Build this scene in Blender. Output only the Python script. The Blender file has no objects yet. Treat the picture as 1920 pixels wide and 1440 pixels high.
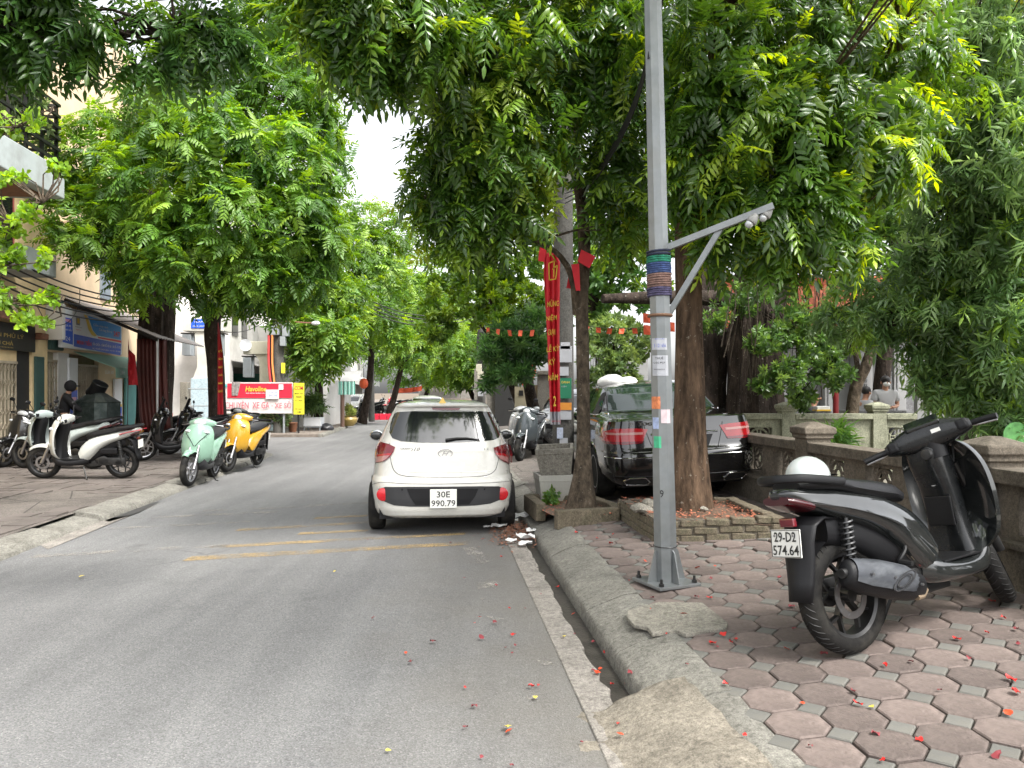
import bpy, bmesh, math, random
import numpy as np
from mathutils import Vector, Matrix, noise as mnoise
from mathutils.bvhtree import BVHTree
random.seed(7); RNG = np.random.default_rng(11)
sc = bpy.context.scene
COL = sc.collection
R = math.radians
# ------------------------------------------------------------------ camera
FPX, HZ, CAMH = 1400.0, 735.0, 1.6           # focal length and horizon row of a 1920 px wide frame
cam_d = bpy.data.cameras.new('camera'); cam = bpy.data.objects.new('camera', cam_d); COL.objects.link(cam)
cam_d.sensor_width = 36; cam_d.lens = 36 * FPX / 1920; cam_d.shift_y = (HZ - 720) / 1920
cam_d.clip_start = 0.05; cam_d.clip_end = 2000
cam.location = (0, 0, CAMH); cam.rotation_euler = (R(90), 0, 0)
sc.camera = cam
# ------------------------------------------------------------------ sky, sun, exposure
SUN_EL, SUN_AZ = 56.0, 138.0                  # high, from behind on the right; bright overcast
world = bpy.data.worlds.new('World'); sc.world = world; world.use_nodes = True
wn = world.node_tree; wn.nodes.clear()
sky = wn.nodes.new('ShaderNodeTexSky'); sky.sky_type = 'NISHITA'; sky.sun_disc = False
sky.sun_elevation = R(SUN_EL); sky.sun_rotation = R(SUN_AZ); sky.dust_density = 4.0; sky.air_density = 1.0
hsv = wn.nodes.new('ShaderNodeHueSaturation'); hsv.inputs['Saturation'].default_value = 0.16
bg = wn.nodes.new('ShaderNodeBackground'); bg.inputs[1].default_value = 0.135
wo = wn.nodes.new('ShaderNodeOutputWorld')
wn.links.new(sky.outputs[0], hsv.inputs['Color']); wn.links.new(hsv.outputs[0], bg.inputs[0]); wn.links.new(bg.outputs[0], wo.inputs[0])
sun_d = bpy.data.lights.new('sun', 'SUN'); sun_d.energy = 1.5; sun_d.angle = R(14); sun_d.color = (1.0, 0.96, 0.9)
sun = bpy.data.objects.new('sun', sun_d); COL.objects.link(sun)
_az = R(SUN_AZ)
_sd = Vector((math.sin(_az) * math.cos(R(SUN_EL)), math.cos(_az) * math.cos(R(SUN_EL)), math.sin(R(SUN_EL))))
sun.rotation_euler = _sd.to_track_quat('Z', 'Y').to_euler(); sun.location = (0, 0, 30)
vs = sc.view_settings
vs.view_transform = 'Standard'; vs.look = 'None'; vs.exposure = 1.85; vs.gamma = 1.0; vs.use_curve_mapping = False
sc.cycles.max_bounces = 8; sc.cycles.diffuse_bounces = 4; sc.cycles.transparent_max_bounces = 16
# ------------------------------------------------------------------ helpers
V = Vector
def PX(u, v, Y):                               # a pixel of the 1920 x 1440 photograph at depth Y
    return V(((u - 960) / FPX * Y, Y, CAMH - (v - HZ) / FPX * Y))
def GP(u, v, z=0.0):                           # a pixel on the level z
    return PX(u, v, FPX * (CAMH - z) / (v - HZ))
KD = V((-0.0975, 0.9952, 0)); KN = V((0.9952, 0.0975, 0)); KP = V((0.668, 3.9, 0))   # right kerb: along, across, a point
def ST(s, t, z=0.0): return KP + KN * s + KD * t + V((0, 0, z))
def sz(s): return 0.15 + 0.065 * max(0.0, s - 0.33)      # right pavement rises towards the wall
def gz(x, y): return sz((V((x, y, 0)) - KP).dot(KN))
MW = {}
def tag(o, label=None, cat=None, group=None, kind=None):
    if label: o['label'] = label
    if cat: o['category'] = cat
    if group: o['group'] = group
    if kind: o['kind'] = kind
    return o
def thing(name, label, cat, loc=(0, 0, 0), rot=(0, 0, 0), group=None, scale=1.0):
    o = bpy.data.objects.new(name, None); COL.objects.link(o)
    o.empty_display_size = 0.2
    o.location = loc; o.rotation_euler = rot; o.scale = (scale,) * 3
    from mathutils import Euler
    MW[o] = Matrix.Translation(V(loc)) @ Euler(rot).to_matrix().to_4x4() @ Matrix.Scale(scale, 4)
    return tag(o, label, cat, group)
def mlink(name, me, mat, parent=None):
    o = bpy.data.objects.new(name, me); COL.objects.link(o)
    if mat and not me.materials: me.materials.append(mat)
    if parent: o.parent = parent; MW[o] = MW[parent]
    else: MW[o] = Matrix.Identity(4)
    return o
class MB:
    def __init__(s): s.v = []; s.f = []
    def add(s, vs_, fs_):
        b = len(s.v); s.v += [tuple(p) for p in vs_]; s.f += [tuple(i + b for i in f) for f in fs_]; return s
    def box(s, c, d, rz=0, m=None):
        x, y, z = (q / 2 for q in d)
        vv = [V((a * x, b * y, e * z)) for a in (-1, 1) for b in (-1, 1) for e in (-1, 1)]
        if m is not None: vv = [m @ p for p in vv]
        elif rz: r = Matrix.Rotation(rz, 3, 'Z'); vv = [r @ p for p in vv]
        vv = [p + V(c) for p in vv]
        return s.add(vv, [(0, 1, 3, 2), (4, 6, 7, 5), (0, 4, 5, 1), (2, 3, 7, 6), (0, 2, 6, 4), (1, 5, 7, 3)])
    def box2(s, a, b):
        a, b = V(a), V(b); return s.box((a + b) / 2, [abs(q) for q in (b - a)])
    def beam(s, p, q, w, h, up=(0, 0, 1)):      # a rectangular bar from p to q
        p, q = V(p), V(q); d = (q - p).normalized(); x = d.cross(V(up)).normalized(); y = x.cross(d)
        vv = [pt + x * a * w / 2 + y * b * h / 2 for pt in (p, q) for a, b in ((-1, -1), (1, -1), (1, 1), (-1, 1))]
        return s.add(vv, [(3, 2, 1, 0), (4, 5, 6, 7)] + [(i, (i + 1) % 4, 4 + (i + 1) % 4, 4 + i) for i in range(4)])
    def loft(s, rings, cap=True, closed=True):
        b = len(s.v); n = len(rings[0])
        for r in rings: s.v += [tuple(p) for p in r]
        for i in range(len(rings) - 1):
            for j in range(n if closed else n - 1):
                k = (j + 1) % n; s.f.append((b + i * n + j, b + i * n + k, b + (i + 1) * n + k, b + (i + 1) * n + j))
        if cap and closed:
            s.f.append(tuple(b + j for j in reversed(range(n)))); e = b + (len(rings) - 1) * n
            s.f.append(tuple(e + j for j in range(n)))
        return s
    def tube(s, path, rad, n=8, cap=True, flat=1.0):
        path = [V(p) for p in path]; rr = rad if isinstance(rad, (list, tuple)) else [rad] * len(path)
        rings = []; up = V((0, 0, 1)); px_ = None
        for i, p in enumerate(path):
            d = (path[min(i + 1, len(path) - 1)] - path[max(i - 1, 0)]).normalized()
            if px_ is None:
                px_ = d.cross(up if abs(d.z) < .95 else V((1, 0, 0))).normalized()
            px_ = (px_ - d * px_.dot(d)).normalized(); y = d.cross(px_)
            rings.append([p + (px_ * math.cos(2 * math.pi * k / n) + y * math.sin(2 * math.pi * k / n) * flat) * rr[i] for k in range(n)])
        return s.loft(rings, cap)
    def cyl(s, p, q, r0, r1=None, n=16): return s.tube([p, q], [r0, r0 if r1 is None else r1], n)
    def lathe(s, prof, c=(0, 0, 0), axis='Z', n=24, cap=True, m=None):
        rings = []; c = V(c)
        for r, h in prof:
            ring = []
            for k in range(n):
                a = 2 * math.pi * k / n; ca, sa = math.cos(a) * r, math.sin(a) * r
                p = V((ca, sa, h)) if axis == 'Z' else (V((ca, h, -sa)) if axis == 'Y' else V((h, ca, sa)))
                ring.append(c + (m @ p if m is not None else p))
            rings.append(ring)
        return s.loft(rings, cap)
    def ball(s, c, r, n=12, m=8):
        rx, ry, rz = (r, r, r) if not isinstance(r, (tuple, list)) else r
        c = V(c); rings = []
        for i in range(m + 1):
            a = math.pi * (i / m) - math.pi / 2; k = max(math.cos(a), .02)
            rings.append([c + V((rx * k * math.cos(2 * math.pi * j / n), ry * k * math.sin(2 * math.pi * j / n), rz * math.sin(a))) for j in range(n)])
        return s.loft(rings)
    def torus(s, c, r, t, n=24, m=8, mat=None, a0=0, a1=2 * math.pi):
        full = abs(a1 - a0 - 2 * math.pi) < 1e-6; rings = []; c = V(c)
        for i in range(n if full else n + 1):
            a = a0 + (a1 - a0) * i / n; ring = []
            for j in range(m):
                b = 2 * math.pi * j / m
                p = V(((r + t * math.cos(b)) * math.cos(a), (r + t * math.cos(b)) * math.sin(a), t * math.sin(b)))
                ring.append(c + (mat @ p if mat is not None else p))
            rings.append(ring)
        if full: rings.append(rings[0])
        return s.loft(rings, cap=not full)
    def prism(s, poly, z0, z1):
        n = len(poly); vv = [(p[0], p[1], z0) for p in poly] + [(p[0], p[1], z1) for p in poly]
        return s.add(vv, [tuple(reversed(range(n))), tuple(range(n, 2 * n))] + [(i, (i + 1) % n, n + (i + 1) % n, n + i) for i in range(n)])
    def grid(s, rows):
        b = len(s.v); n = len(rows[0])
        for r in rows: s.v += [tuple(p) for p in r]
        for i in range(len(rows) - 1):
            for j in range(n - 1): s.f.append((b + i * n + j, b + i * n + j + 1, b + (i + 1) * n + j + 1, b + (i + 1) * n + j))
        return s
    def xf(s, m): s.v = [tuple(m @ V(p)) for p in s.v]; return s
    def mesh(s, name, smooth=False, bevel=0, sharp=35, segs=2, jit=0, sub=0):
        me = bpy.data.meshes.new(name); me.from_pydata(s.v, [], s.f)
        if bevel or sub or jit:
            bm = bmesh.new(); bm.from_mesh(me)
            bmesh.ops.recalc_face_normals(bm, faces=bm.faces)
            if bevel:
                es = [e for e in bm.edges if len(e.link_faces) == 2 and e.calc_face_angle(0) > R(30)]
                bmesh.ops.bevel(bm, geom=es, offset=bevel, segments=segs, profile=.6, affect='EDGES', clamp_overlap=True)
            if sub: bmesh.ops.subdivide_edges(bm, edges=bm.edges[:], cuts=sub, use_grid_fill=True)
            if jit:
                for v in bm.verts: v.co += mnoise.noise_vector(v.co * 7.3) * jit
            bm.to_mesh(me); bm.free()
        else:
            bm = bmesh.new(); bm.from_mesh(me); bmesh.ops.recalc_face_normals(bm, faces=bm.faces); bm.to_mesh(me); bm.free()
        if smooth:
            me.polygons.foreach_set('use_smooth', [True] * len(me.polygons)); me.set_sharp_from_angle(angle=R(sharp))
        return me
    def build(s, name, mat, parent=None, world=False, **k):
        if world and parent is not None:
            mi = MW[parent].inverted(); s.v = [tuple(mi @ V(p)) for p in s.v]
        return mlink(name, s.mesh(name, **k), mat, parent)
def one(name, label, cat, mb, mat, loc=None, group=None, **k):      # a thing that is one mesh
    if loc is not None: s_ = V(loc); mb.v = [tuple(V(p) - s_) for p in mb.v]
    o = mb.build(name, mat, **k)
    if loc is not None: o.location = loc; MW[o] = Matrix.Translation(V(loc))
    return tag(o, label, cat, group)
def struct(name, mb, mat, **k): return tag(mb.build(name, mat, **k), kind='structure')
def kids(o): return [c for c in KIDS.get(o, [])]
def copy_tree(o, parent=None):
    c = o.copy(); COL.objects.link(c)
    if parent is not None: c.parent = parent
    for ch in o.children: copy_tree(ch, c)
    return c
def place(o, loc, rot, scale=1.0): o.location = loc; o.rotation_euler = rot; o.scale = (scale,) * 3; return o
def catenary(p, q, sag, n=14):
    p, q = V(p), V(q); return [p.lerp(q, i / n) + V((0, 0, -4 * sag * (i / n) * (1 - i / n))) for i in range(n + 1)]
def bez(pts, n=20):                              # smooth path through points (Catmull-Rom)
    pts = [V(p) for p in pts]; P = [pts[0] * 2 - pts[1]] + pts + [pts[-1] * 2 - pts[-2]]; out = []
    m = len(pts) - 1
    for i in range(n + 1):
        x = i / n * m; k = min(int(x), m - 1); t = x - k; a, b, c, d = P[k:k + 4]
        out.append(.5 * ((2 * b) + (c - a) * t + (2 * a - 5 * b + 4 * c - d) * t * t + (3 * b - a - 3 * c + d) * t ** 3))
    return out
def lerpv(xs, ys, x):
    return float(np.interp(x, xs, ys))
# ------------------------------------------------------------------ text (collected, meshed in one go at the end)
TEXTQ = []
def text(body, mat, parent, origin, xd, up, w=None, h=None, off=0.003, world=True, name='lettering', shear=0.0, bold=0.0):
    TEXTQ.append((body, mat, parent, V(origin), V(xd).normalized(), V(up).normalized(), w, h, off, world, name, shear, bold))
def flush_text():
    tmp = []
    for q in TEXTQ:
        cu = bpy.data.curves.new('lettering', 'FONT'); cu.body = q[0]; cu.resolution_u = 2; cu.shear = q[11]; cu.offset = q[12]
        cu.align_x = 'CENTER'; cu.align_y = 'CENTER'
        o = bpy.data.objects.new('lettering_tmp', cu); COL.objects.link(o); tmp.append(o)
    bpy.context.view_layer.update(); dg = bpy.context.evaluated_depsgraph_get()
    for o, q in zip(tmp, TEXTQ):
        body, mat, parent, org, xd, up, w, h, off, world_, name, sh, bo = q
        me = bpy.data.meshes.new_from_object(o.evaluated_get(dg)); me.materials.clear()
        if not me.vertices: continue
        co = np.empty(len(me.vertices) * 3, 'f'); me.vertices.foreach_get('co', co); co = co.reshape(-1, 3)
        lo, hi = co.min(0), co.max(0); c = (lo + hi) / 2; d = np.maximum(hi - lo, 1e-4)
        sx = w / d[0] if w else None; sy = h / d[1] if h else None
        sx = sx or sy; sy = sy or sx
        nrm = xd.cross(up)
        mi = MW[parent].inverted() if world_ else Matrix.Identity(4)
        for v, p in zip(me.vertices, co):
            v.co = mi @ (org + xd * float((p[0] - c[0]) * sx) + up * float((p[1] - c[1]) * sy) + nrm * off)
        mlink(name, me, mat, parent)
    for o in tmp:
        cu = o.data; bpy.data.objects.remove(o); bpy.data.curves.remove(cu)
# ------------------------------------------------------------------ materials
def _nt(name):
    m = bpy.data.materials.new(name); m.use_nodes = True; nt = m.node_tree
    return m, nt, nt.nodes['Principled BSDF']
def _n(nt, t, **k):
    n = nt.nodes.new(t)
    for a, b in k.items(): setattr(n, a, b)
    return n
def _noise(nt, vec, scale, detail=4, rough=.55):
    n = _n(nt, 'ShaderNodeTexNoise'); n.inputs['Scale'].default_value = scale; n.inputs['Detail'].default_value = detail; n.inputs['Roughness'].default_value = rough
    nt.links.new(vec, n.inputs['Vector']); return n.outputs['Fac']
def _ramp(nt, fac, stops):
    r = _n(nt, 'ShaderNodeValToRGB'); el = r.color_ramp.elements
    while len(el) < len(stops): el.new(.5)
    for e, (p, c) in zip(el, stops): e.position = p; e.color = (*c, 1) if len(c) == 3 else c
    nt.links.new(fac, r.inputs[0]); return r.outputs[0]
def _mix(nt, fac, a, b, mode='MIX'):
    m = _n(nt, 'ShaderNodeMix', data_type='RGBA', blend_type=mode)
    for sock, x in ((m.inputs[0], fac), (m.inputs[6], a), (m.inputs[7], b)):
        if hasattr(x, 'is_linked') or isinstance(x, bpy.types.NodeSocket): nt.links.new(x, sock)
        elif isinstance(x, (int, float)): sock.default_value = x
        else: sock.default_value = (*x, 1) if len(x) == 3 else x
    return m.outputs[2]
def sc_(c, k): return tuple(min(1, q * k) for q in c)
def mat(name, col, rough=.6, metal=0.0, var=.18, vs=3.0, bump=0.0, bs=60.0, coat=0.0, spec=.5, rand=0.0, dirt=None, dirt_amt=.5, dirt_scale=2.5, stretch=None, sheen=0):
    m, nt, b = _nt(name)
    tc = _n(nt, 'ShaderNodeTexCoord').outputs['Object']
    if stretch:
        mp = _n(nt, 'ShaderNodeMapping'); mp.inputs['Scale'].default_value = stretch; nt.links.new(tc, mp.inputs[0]); tc = mp.outputs[0]
    f = _noise(nt, tc, vs, 5)
    c = _ramp(nt, f, [(.25, sc_(col, 1 - var)), (.75, sc_(col, 1 + var))])
    if dirt:
        g = _ramp(nt, _noise(nt, tc, dirt_scale, 8, .65), [(.45, (0, 0, 0)), (.7, (1, 1, 1))])
        gm = _n(nt, 'ShaderNodeMath', operation='MULTIPLY'); nt.links.new(g, gm.inputs[0]); gm.inputs[1].default_value = dirt_amt
        c = _mix(nt, gm.outputs[0], c, dirt)
    if rand:
        oi = _n(nt, 'ShaderNodeObjectInfo'); h = _n(nt, 'ShaderNodeHueSaturation')
        mr = _n(nt, 'ShaderNodeMapRange'); mr.inputs[3].default_value = 1 - rand; mr.inputs[4].default_value = 1 + rand
        nt.links.new(oi.outputs['Random'], mr.inputs[0]); nt.links.new(mr.outputs[0], h.inputs['Value']); nt.links.new(c, h.inputs['Color']); c = h.outputs[0]
    nt.links.new(c, b.inputs['Base Color'])
    b.inputs['Metallic'].default_value = metal; b.inputs['Specular IOR Level'].default_value = spec
    if coat: b.inputs['Coat Weight'].default_value = coat; b.inputs['Coat Roughness'].default_value = .04
    rr = _n(nt, 'ShaderNodeMapRange'); rr.inputs[3].default_value = max(.02, rough - .08); rr.inputs[4].default_value = min(1, rough + .08)
    nt.links.new(_noise(nt, tc, vs * 3, 3), rr.inputs[0]); nt.links.new(rr.outputs[0], b.inputs['Roughness'])
    if bump:
        bp = _n(nt, 'ShaderNodeBump'); bp.inputs['Strength'].default_value = bump; bp.inputs['Distance'].default_value = .01
        nt.links.new(_noise(nt, tc, bs, 6, .6), bp.inputs['Height']); nt.links.new(bp.outputs[0], b.inputs['Normal'])
    return m
# ================================================================== ground materials
def asphalt_mat():
    m, nt, b = _nt('asphalt'); tc = _n(nt, 'ShaderNodeTexCoord').outputs['Object']
    big = _ramp(nt, _noise(nt, tc, .35, 5), [(.3, (.132, .132, .133)), (.7, (.17, .17, .169))])
    vo = _n(nt, 'ShaderNodeTexVoronoi'); vo.inputs['Scale'].default_value = 150; nt.links.new(tc, vo.inputs['Vector'])
    sep = _n(nt, 'ShaderNodeSeparateColor'); nt.links.new(vo.outputs['Color'], sep.inputs[0])
    sp = _ramp(nt, sep.outputs[0], [(0, (.64, .64, .64)), (.5, (.96, .96, .96)), (.93, (1.15, 1.15, 1.15)), (1, (1.6, 1.6, 1.55))])
    c = _mix(nt, 1.0, big, sp, 'MULTIPLY')
    st = _ramp(nt, _noise(nt, tc, 2.3, 6, .7), [(.55, (0, 0, 0)), (.8, (.5, .5, .5))])
    c = _mix(nt, st, c, (.075, .075, .075))
    mp = _n(nt, 'ShaderNodeMapping'); mp.inputs['Scale'].default_value = (3.0, .22, 1); mp.inputs['Rotation'].default_value = (0, 0, R(-5.6)); nt.links.new(tc, mp.inputs[0])
    tr = _ramp(nt, _noise(nt, mp.outputs[0], 1.0, 4), [(.42, (1, 1, 1)), (.62, (1.16, 1.16, 1.15))])
    c = _mix(nt, 1.0, c, tr, 'MULTIPLY')
    dt = _n(nt, 'ShaderNodeVectorMath', operation='DOT_PRODUCT'); nt.links.new(tc, dt.inputs[0]); dt.inputs[1].default_value = (.9952, .0975, 0)   # distance from the right kerb: washed-in silt
    ml = _n(nt, 'ShaderNodeMath', operation='MULTIPLY_ADD'); nt.links.new(_noise(nt, tc, 1.7, 6), ml.inputs[0]); ml.inputs[1].default_value = 1.6; nt.links.new(dt.outputs['Value'], ml.inputs[2])
    mr_ = _n(nt, 'ShaderNodeMapRange'); mr_.inputs[1].default_value = .25; mr_.inputs[2].default_value = 1.75; mr_.inputs[4].default_value = .6; nt.links.new(ml.outputs[0], mr_.inputs[0]); c = _mix(nt, mr_.outputs[0], c, (.125, .112, .092))
    oil = _ramp(nt, _noise(nt, tc, 1.1, 3, .5), [(.70, (0, 0, 0)), (.78, (.55,) * 3)]); c = _mix(nt, oil, c, (.055, .053, .05))
    vc = _n(nt, 'ShaderNodeTexVoronoi', feature='DISTANCE_TO_EDGE'); vc.inputs['Scale'].default_value = .28
    wob = _n(nt, 'ShaderNodeTexNoise'); wob.inputs['Scale'].default_value = 1.6; wob.inputs['Detail'].default_value = 6; nt.links.new(tc, wob.inputs['Vector']); nt.links.new(_mix(nt, .28, tc, wob.outputs['Color']), vc.inputs['Vector'])
    cm = _n(nt, 'ShaderNodeMath', operation='MULTIPLY'); nt.links.new(_ramp(nt, vc.outputs['Distance'], [(0, (1, 1, 1)), (.003, (0, 0, 0))]), cm.inputs[0]); nt.links.new(_ramp(nt, _noise(nt, tc, .5, 2), [(.55, (0, 0, 0)), (.65, (.4,) * 3)]), cm.inputs[1]); c = _mix(nt, cm.outputs[0], c, (.04, .04, .04))
    nt.links.new(c, b.inputs['Base Color']); b.inputs['Roughness'].default_value = .85; b.inputs['Specular IOR Level'].default_value = .35
    bp = _n(nt, 'ShaderNodeBump'); bp.inputs['Strength'].default_value = .6; bp.inputs['Distance'].default_value = .006
    nt.links.new(vo.outputs['Distance'], bp.inputs['Height']); nt.links.new(bp.outputs[0], b.inputs['Normal'])
    return m
def concrete_mat(name, col, stain=(.09, .08, .065), amt=.6, rough=.9, crack=0.0, vs=2.0):
    m, nt, b = _nt(name); tc = _n(nt, 'ShaderNodeTexCoord').outputs['Object']
    c = _ramp(nt, _noise(nt, tc, vs, 6, .6), [(.25, sc_(col, .7)), (.5, col), (.8, sc_(col, 1.25))])
    g = _ramp(nt, _noise(nt, tc, vs * 2.7, 8, .7), [(.48, (0, 0, 0)), (.75, (amt,) * 3)])
    c = _mix(nt, g, c, stain)
    fine = _ramp(nt, _noise(nt, tc, 140, 3), [(.3, (.66,) * 3), (.7, (1.28,) * 3)])
    c = _mix(nt, 1.0, c, fine, 'MULTIPLY')
    c = _mix(nt, 1.0, c, _ramp(nt, _noise(nt, tc, 34, 9, .75), [(.36, (.62,) * 3), (.5, (1.0,) * 3), (.64, (1.3,) * 3)]), 'MULTIPLY')
    c = _mix(nt, 1.0, c, _ramp(nt, _noise(nt, tc, 7, 7, .7), [(.35, (.88,) * 3), (.62, (1.07,) * 3)]), 'MULTIPLY')
    h = _noise(nt, tc, 38, 9, .72)
    if crack:
        vo = _n(nt, 'ShaderNodeTexVoronoi', feature='DISTANCE_TO_EDGE'); vo.inputs['Scale'].default_value = crack
        wv = _n(nt, 'ShaderNodeMapping'); nt.links.new(tc, wv.inputs[0])
        add = _mix(nt, .12, tc, _n(nt, 'ShaderNodeTexNoise').outputs['Color']); nt.links.new(add, vo.inputs['Vector'])
        k = _ramp(nt, vo.outputs['Distance'], [(0, (1, 1, 1)), (.012, (0, 0, 0))]); c = _mix(nt, k, c, (.03, .028, .025))
    nt.links.new(c, b.inputs['Base Color']); b.inputs['Roughness'].default_value = rough; b.inputs['Specular IOR Level'].default_value = .3
    bp = _n(nt, 'ShaderNodeBump'); bp.inputs['Strength'].default_value = .7; bp.inputs['Distance'].default_value = .016
    nt.links.new(h, bp.inputs['Height']); nt.links.new(bp.outputs[0], b.inputs['Normal'])
    return m
def worn_paint(name, col, lo=.42, hi=.58, scale=6.0):
    m, nt, b = _nt(name); tc = _n(nt, 'ShaderNodeTexCoord').outputs['Object']
    b.inputs['Base Color'].default_value = (*col, 1); b.inputs['Roughness'].default_value = .8
    a = _noise(nt, tc, scale, 9, .75); f = _noise(nt, tc, 70, 2)
    ad = _n(nt, 'ShaderNodeMath', operation='MULTIPLY_ADD'); nt.links.new(f, ad.inputs[0]); ad.inputs[1].default_value = .45; nt.links.new(a, ad.inputs[2])
    mr = _ramp(nt, ad.outputs[0], [(min(.99, lo + .22), (0, 0, 0)), (min(1, hi + .22), (.85,) * 3)])
    nt.links.new(mr, b.inputs['Alpha']); return m
ASPH = asphalt_mat()
CONC = concrete_mat('kerb_concrete', (.205, .197, .172), stain=(.085, .078, .065), vs=1.4)
CONC_L = concrete_mat('gutter_concrete', (.25, .23, .205), stain=(.11, .10, .085), amt=.45)
CONC_W = concrete_mat('light_concrete', (.24, .225, .19), amt=.55)
CONC_R = concrete_mat('ramp_concrete', (.235, .21, .17), stain=(.105, .09, .07), amt=.6)
CONC_P = concrete_mat('pavement_concrete', (.13, .115, .103), amt=.5, crack=.9)
SAND = concrete_mat('joint_sand', (.045, .038, .032), amt=.6)
WET = mat('wet_silt', (.045, .04, .034), .45, var=.4, vs=9, bump=.6, bs=40)
EARTH = mat('earth', (.13, .10, .07), .95, var=.4, vs=6, bump=.8, bs=30)
PAVER = mat('clay_paver', (.146, .115, .102), .85, var=.4, vs=14, bump=.7, bs=60, rand=.24, dirt=(.088, .068, .06), dirt_amt=.85, dirt_scale=5.5)
INSET = mat('grey_paver', (.13, .128, .116), .85, var=.22, vs=7, bump=.35, bs=90, rand=.14, dirt=(.12, .11, .09), dirt_amt=.5, dirt_scale=9)
# ================================================================== ground sheets
def sheet(name, pts, z, m, kind='structure'):
    mb = MB(); mb.add([(p[0], p[1], z if len(p) < 3 else p[2]) for p in pts], [tuple(range(len(pts)))])
    return struct(name, mb, m)
def st_quad(s0, s1, t0, t1, z0, z1=None):
    a = [ST(s0, t0, z0), ST(s1, t0, z0 if z1 is None else z1), ST(s1, t1, z0 if z1 is None else z1), ST(s0, t1, z0)]
    return a
sheet('ground', [(-900, -900), (900, -900), (900, 900), (-900, 900)], -.16, EARTH)
road = sheet('road', st_quad(-60, -.32, -40, 160, 0), 0, ASPH)
# gutter: slabs, a silted channel
gut = MB()
gut.grid([[ST(-.33, t, -.004), ST(-.15, t, -.03), ST(-.13, t, -.05), ST(.02, t, -.062)] for t in np.linspace(-6, 22, 40)])
gutter = struct('gutter', gut, WET)
tt = -1.0
for i in range(26):
    ln = random.uniform(.38, .85); w0 = random.uniform(-.01, .012); mb = MB()
    ed = [ST(-.145 + random.uniform(-.02, .018), tt + ln * k / 5 * .985, 0) for k in range(6)]
    lf = [ST(-.325, tt + ln * k / 5 * .985, 0) for k in range(6)]
    zt = .006 + random.uniform(0, .006)
    top = lf + ed[::-1]
    mb.prism([(p.x, p.y) for p in top], -.04, zt)
    mb.build('gutter_slab', CONC_L, gutter, bevel=.004, segs=1); tt += ln
# ------------------------------------------------------------------ pavement on the right
pav = MB()
pav.grid([[ST(s, t, sz(s) - .014) for s in (.3, 1.2, 2.2, 3.3)] for t in np.linspace(-5, 7.2, 8)])
pavement = struct('pavement', pav, SAND)
pv2 = MB(); pv2.grid([[ST(s, t, sz(s) + .001) for s in (.3, 1.2, 2.2, 3.3)] for t in np.linspace(6.6, 60, 12)])
struct('far_pavement', pv2, CONC_P)
KPROF = [(-.01, -.09), (0, -.02), (.004, .030), (.025, .052), (.14, .098), (.27, .142), (.305, .149), (.34, .151), (.375, .152), (.385, .09)]
def kerb_stone(parent, t0, t1, prof, s_sign=1, s_off=0, jz=0, m=CONC):
    mb = MB(); rings = []
    n = 14
    for k in range(n):
        t = t0 + (t1 - t0) * k / (n - 1)
        rings.append([ST(s_off + s_sign * (s + .009 * mnoise.noise((s * 9, t * 4, 3))), t, z + jz + .010 * mnoise.noise((s * 7, t * 3.1, 9.7)) + .006 * mnoise.noise((s * 21, t * 11, 4))) for s, z in prof])
    mb.loft(rings); return mb.build('kerb_stone', m, parent, smooth=True, sharp=50)
t0 = -2.2
for i in range(17):
    ln = random.uniform(.82, 1.05); kerb_stone(pavement, t0, t0 + ln - .012, KPROF, jz=random.uniform(-.006, .006)); t0 += ln
# octagonal pavers with small grey squares between them
P_, C_ = .26, .074
def paver_mesh(name, poly, m):
    mb = MB(); g = .0035
    cen = V((0, 0, 0))
    sh = lambda k, z: [((p[0]) * k, (p[1]) * k, z) for p in poly]
    n = len(poly); r = max(abs(p[0]) for p in poly)
    mb.v += sh(1 - .011 / r, 0.0) + sh(1 - .005 / r, -.006) + sh(1 - .005 / r, -.03)
    mb.f += [tuple(range(n))] + [(i, n + i, n + (i + 1) % n, (i + 1) % n) for i in range(n)] + [(n + i, 2 * n + i, 2 * n + (i + 1) % n, n + (i + 1) % n) for i in range(n)]
    me = mb.mesh(name); me.materials.append(m); return me
h = P_ / 2
OCT = paver_mesh('paver', [(h - C_, -h), (h, -h + C_), (h, h - C_), (h - C_, h), (-h + C_, h), (-h, h - C_), (-h, -h + C_), (-h + C_, -h)], PAVER)
SQ = paver_mesh('inset_paver', [(C_, 0), (0, C_), (-C_, 0), (0, -C_)], INSET)
XS = (KN + V((0, 0, .065))).normalized(); YS = KD.copy(); ZS = XS.cross(YS).normalized()
PR = Matrix((XS, YS, ZS)).transposed()
def lay(me, name, s, t, dz, tilt):
    o = bpy.data.objects.new(name, me); COL.objects.link(o); o.parent = pavement
    o.location = ST(s, t, sz(s) + dz)
    o.rotation_euler = (PR @ Matrix.Rotation(random.gauss(0, tilt), 3, 'X') @ Matrix.Rotation(random.gauss(0, tilt), 3, 'Y') @ Matrix.Rotation(random.gauss(0, tilt * .8), 3, 'Z')).to_euler()
NS, NT = 10, 29
for j in range(NT):
    t = -1.75 + j * P_
    for i in range(NS):
        s = .375 + h + i * P_
        rough_ = 1.0 if t < .9 else min(2.6, 1 + (t - .9) * .9)
        lay(OCT, 'paver', s, t, random.gauss(.0, .0022 * rough_), .006 * rough_)
        lay(SQ, 'inset_paver', s - h, t + h, random.gauss(-.002, .002 * rough_), .008 * rough_)
# ground behind the low wall
sheet('temple_yard', [ST(3.2, -8, .08), ST(60, -8, .08), ST(60, 90, .08), ST(3.2, 90, .08)], .08, concrete_mat('yard_concrete', (.19, .175, .145), amt=.5))
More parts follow.
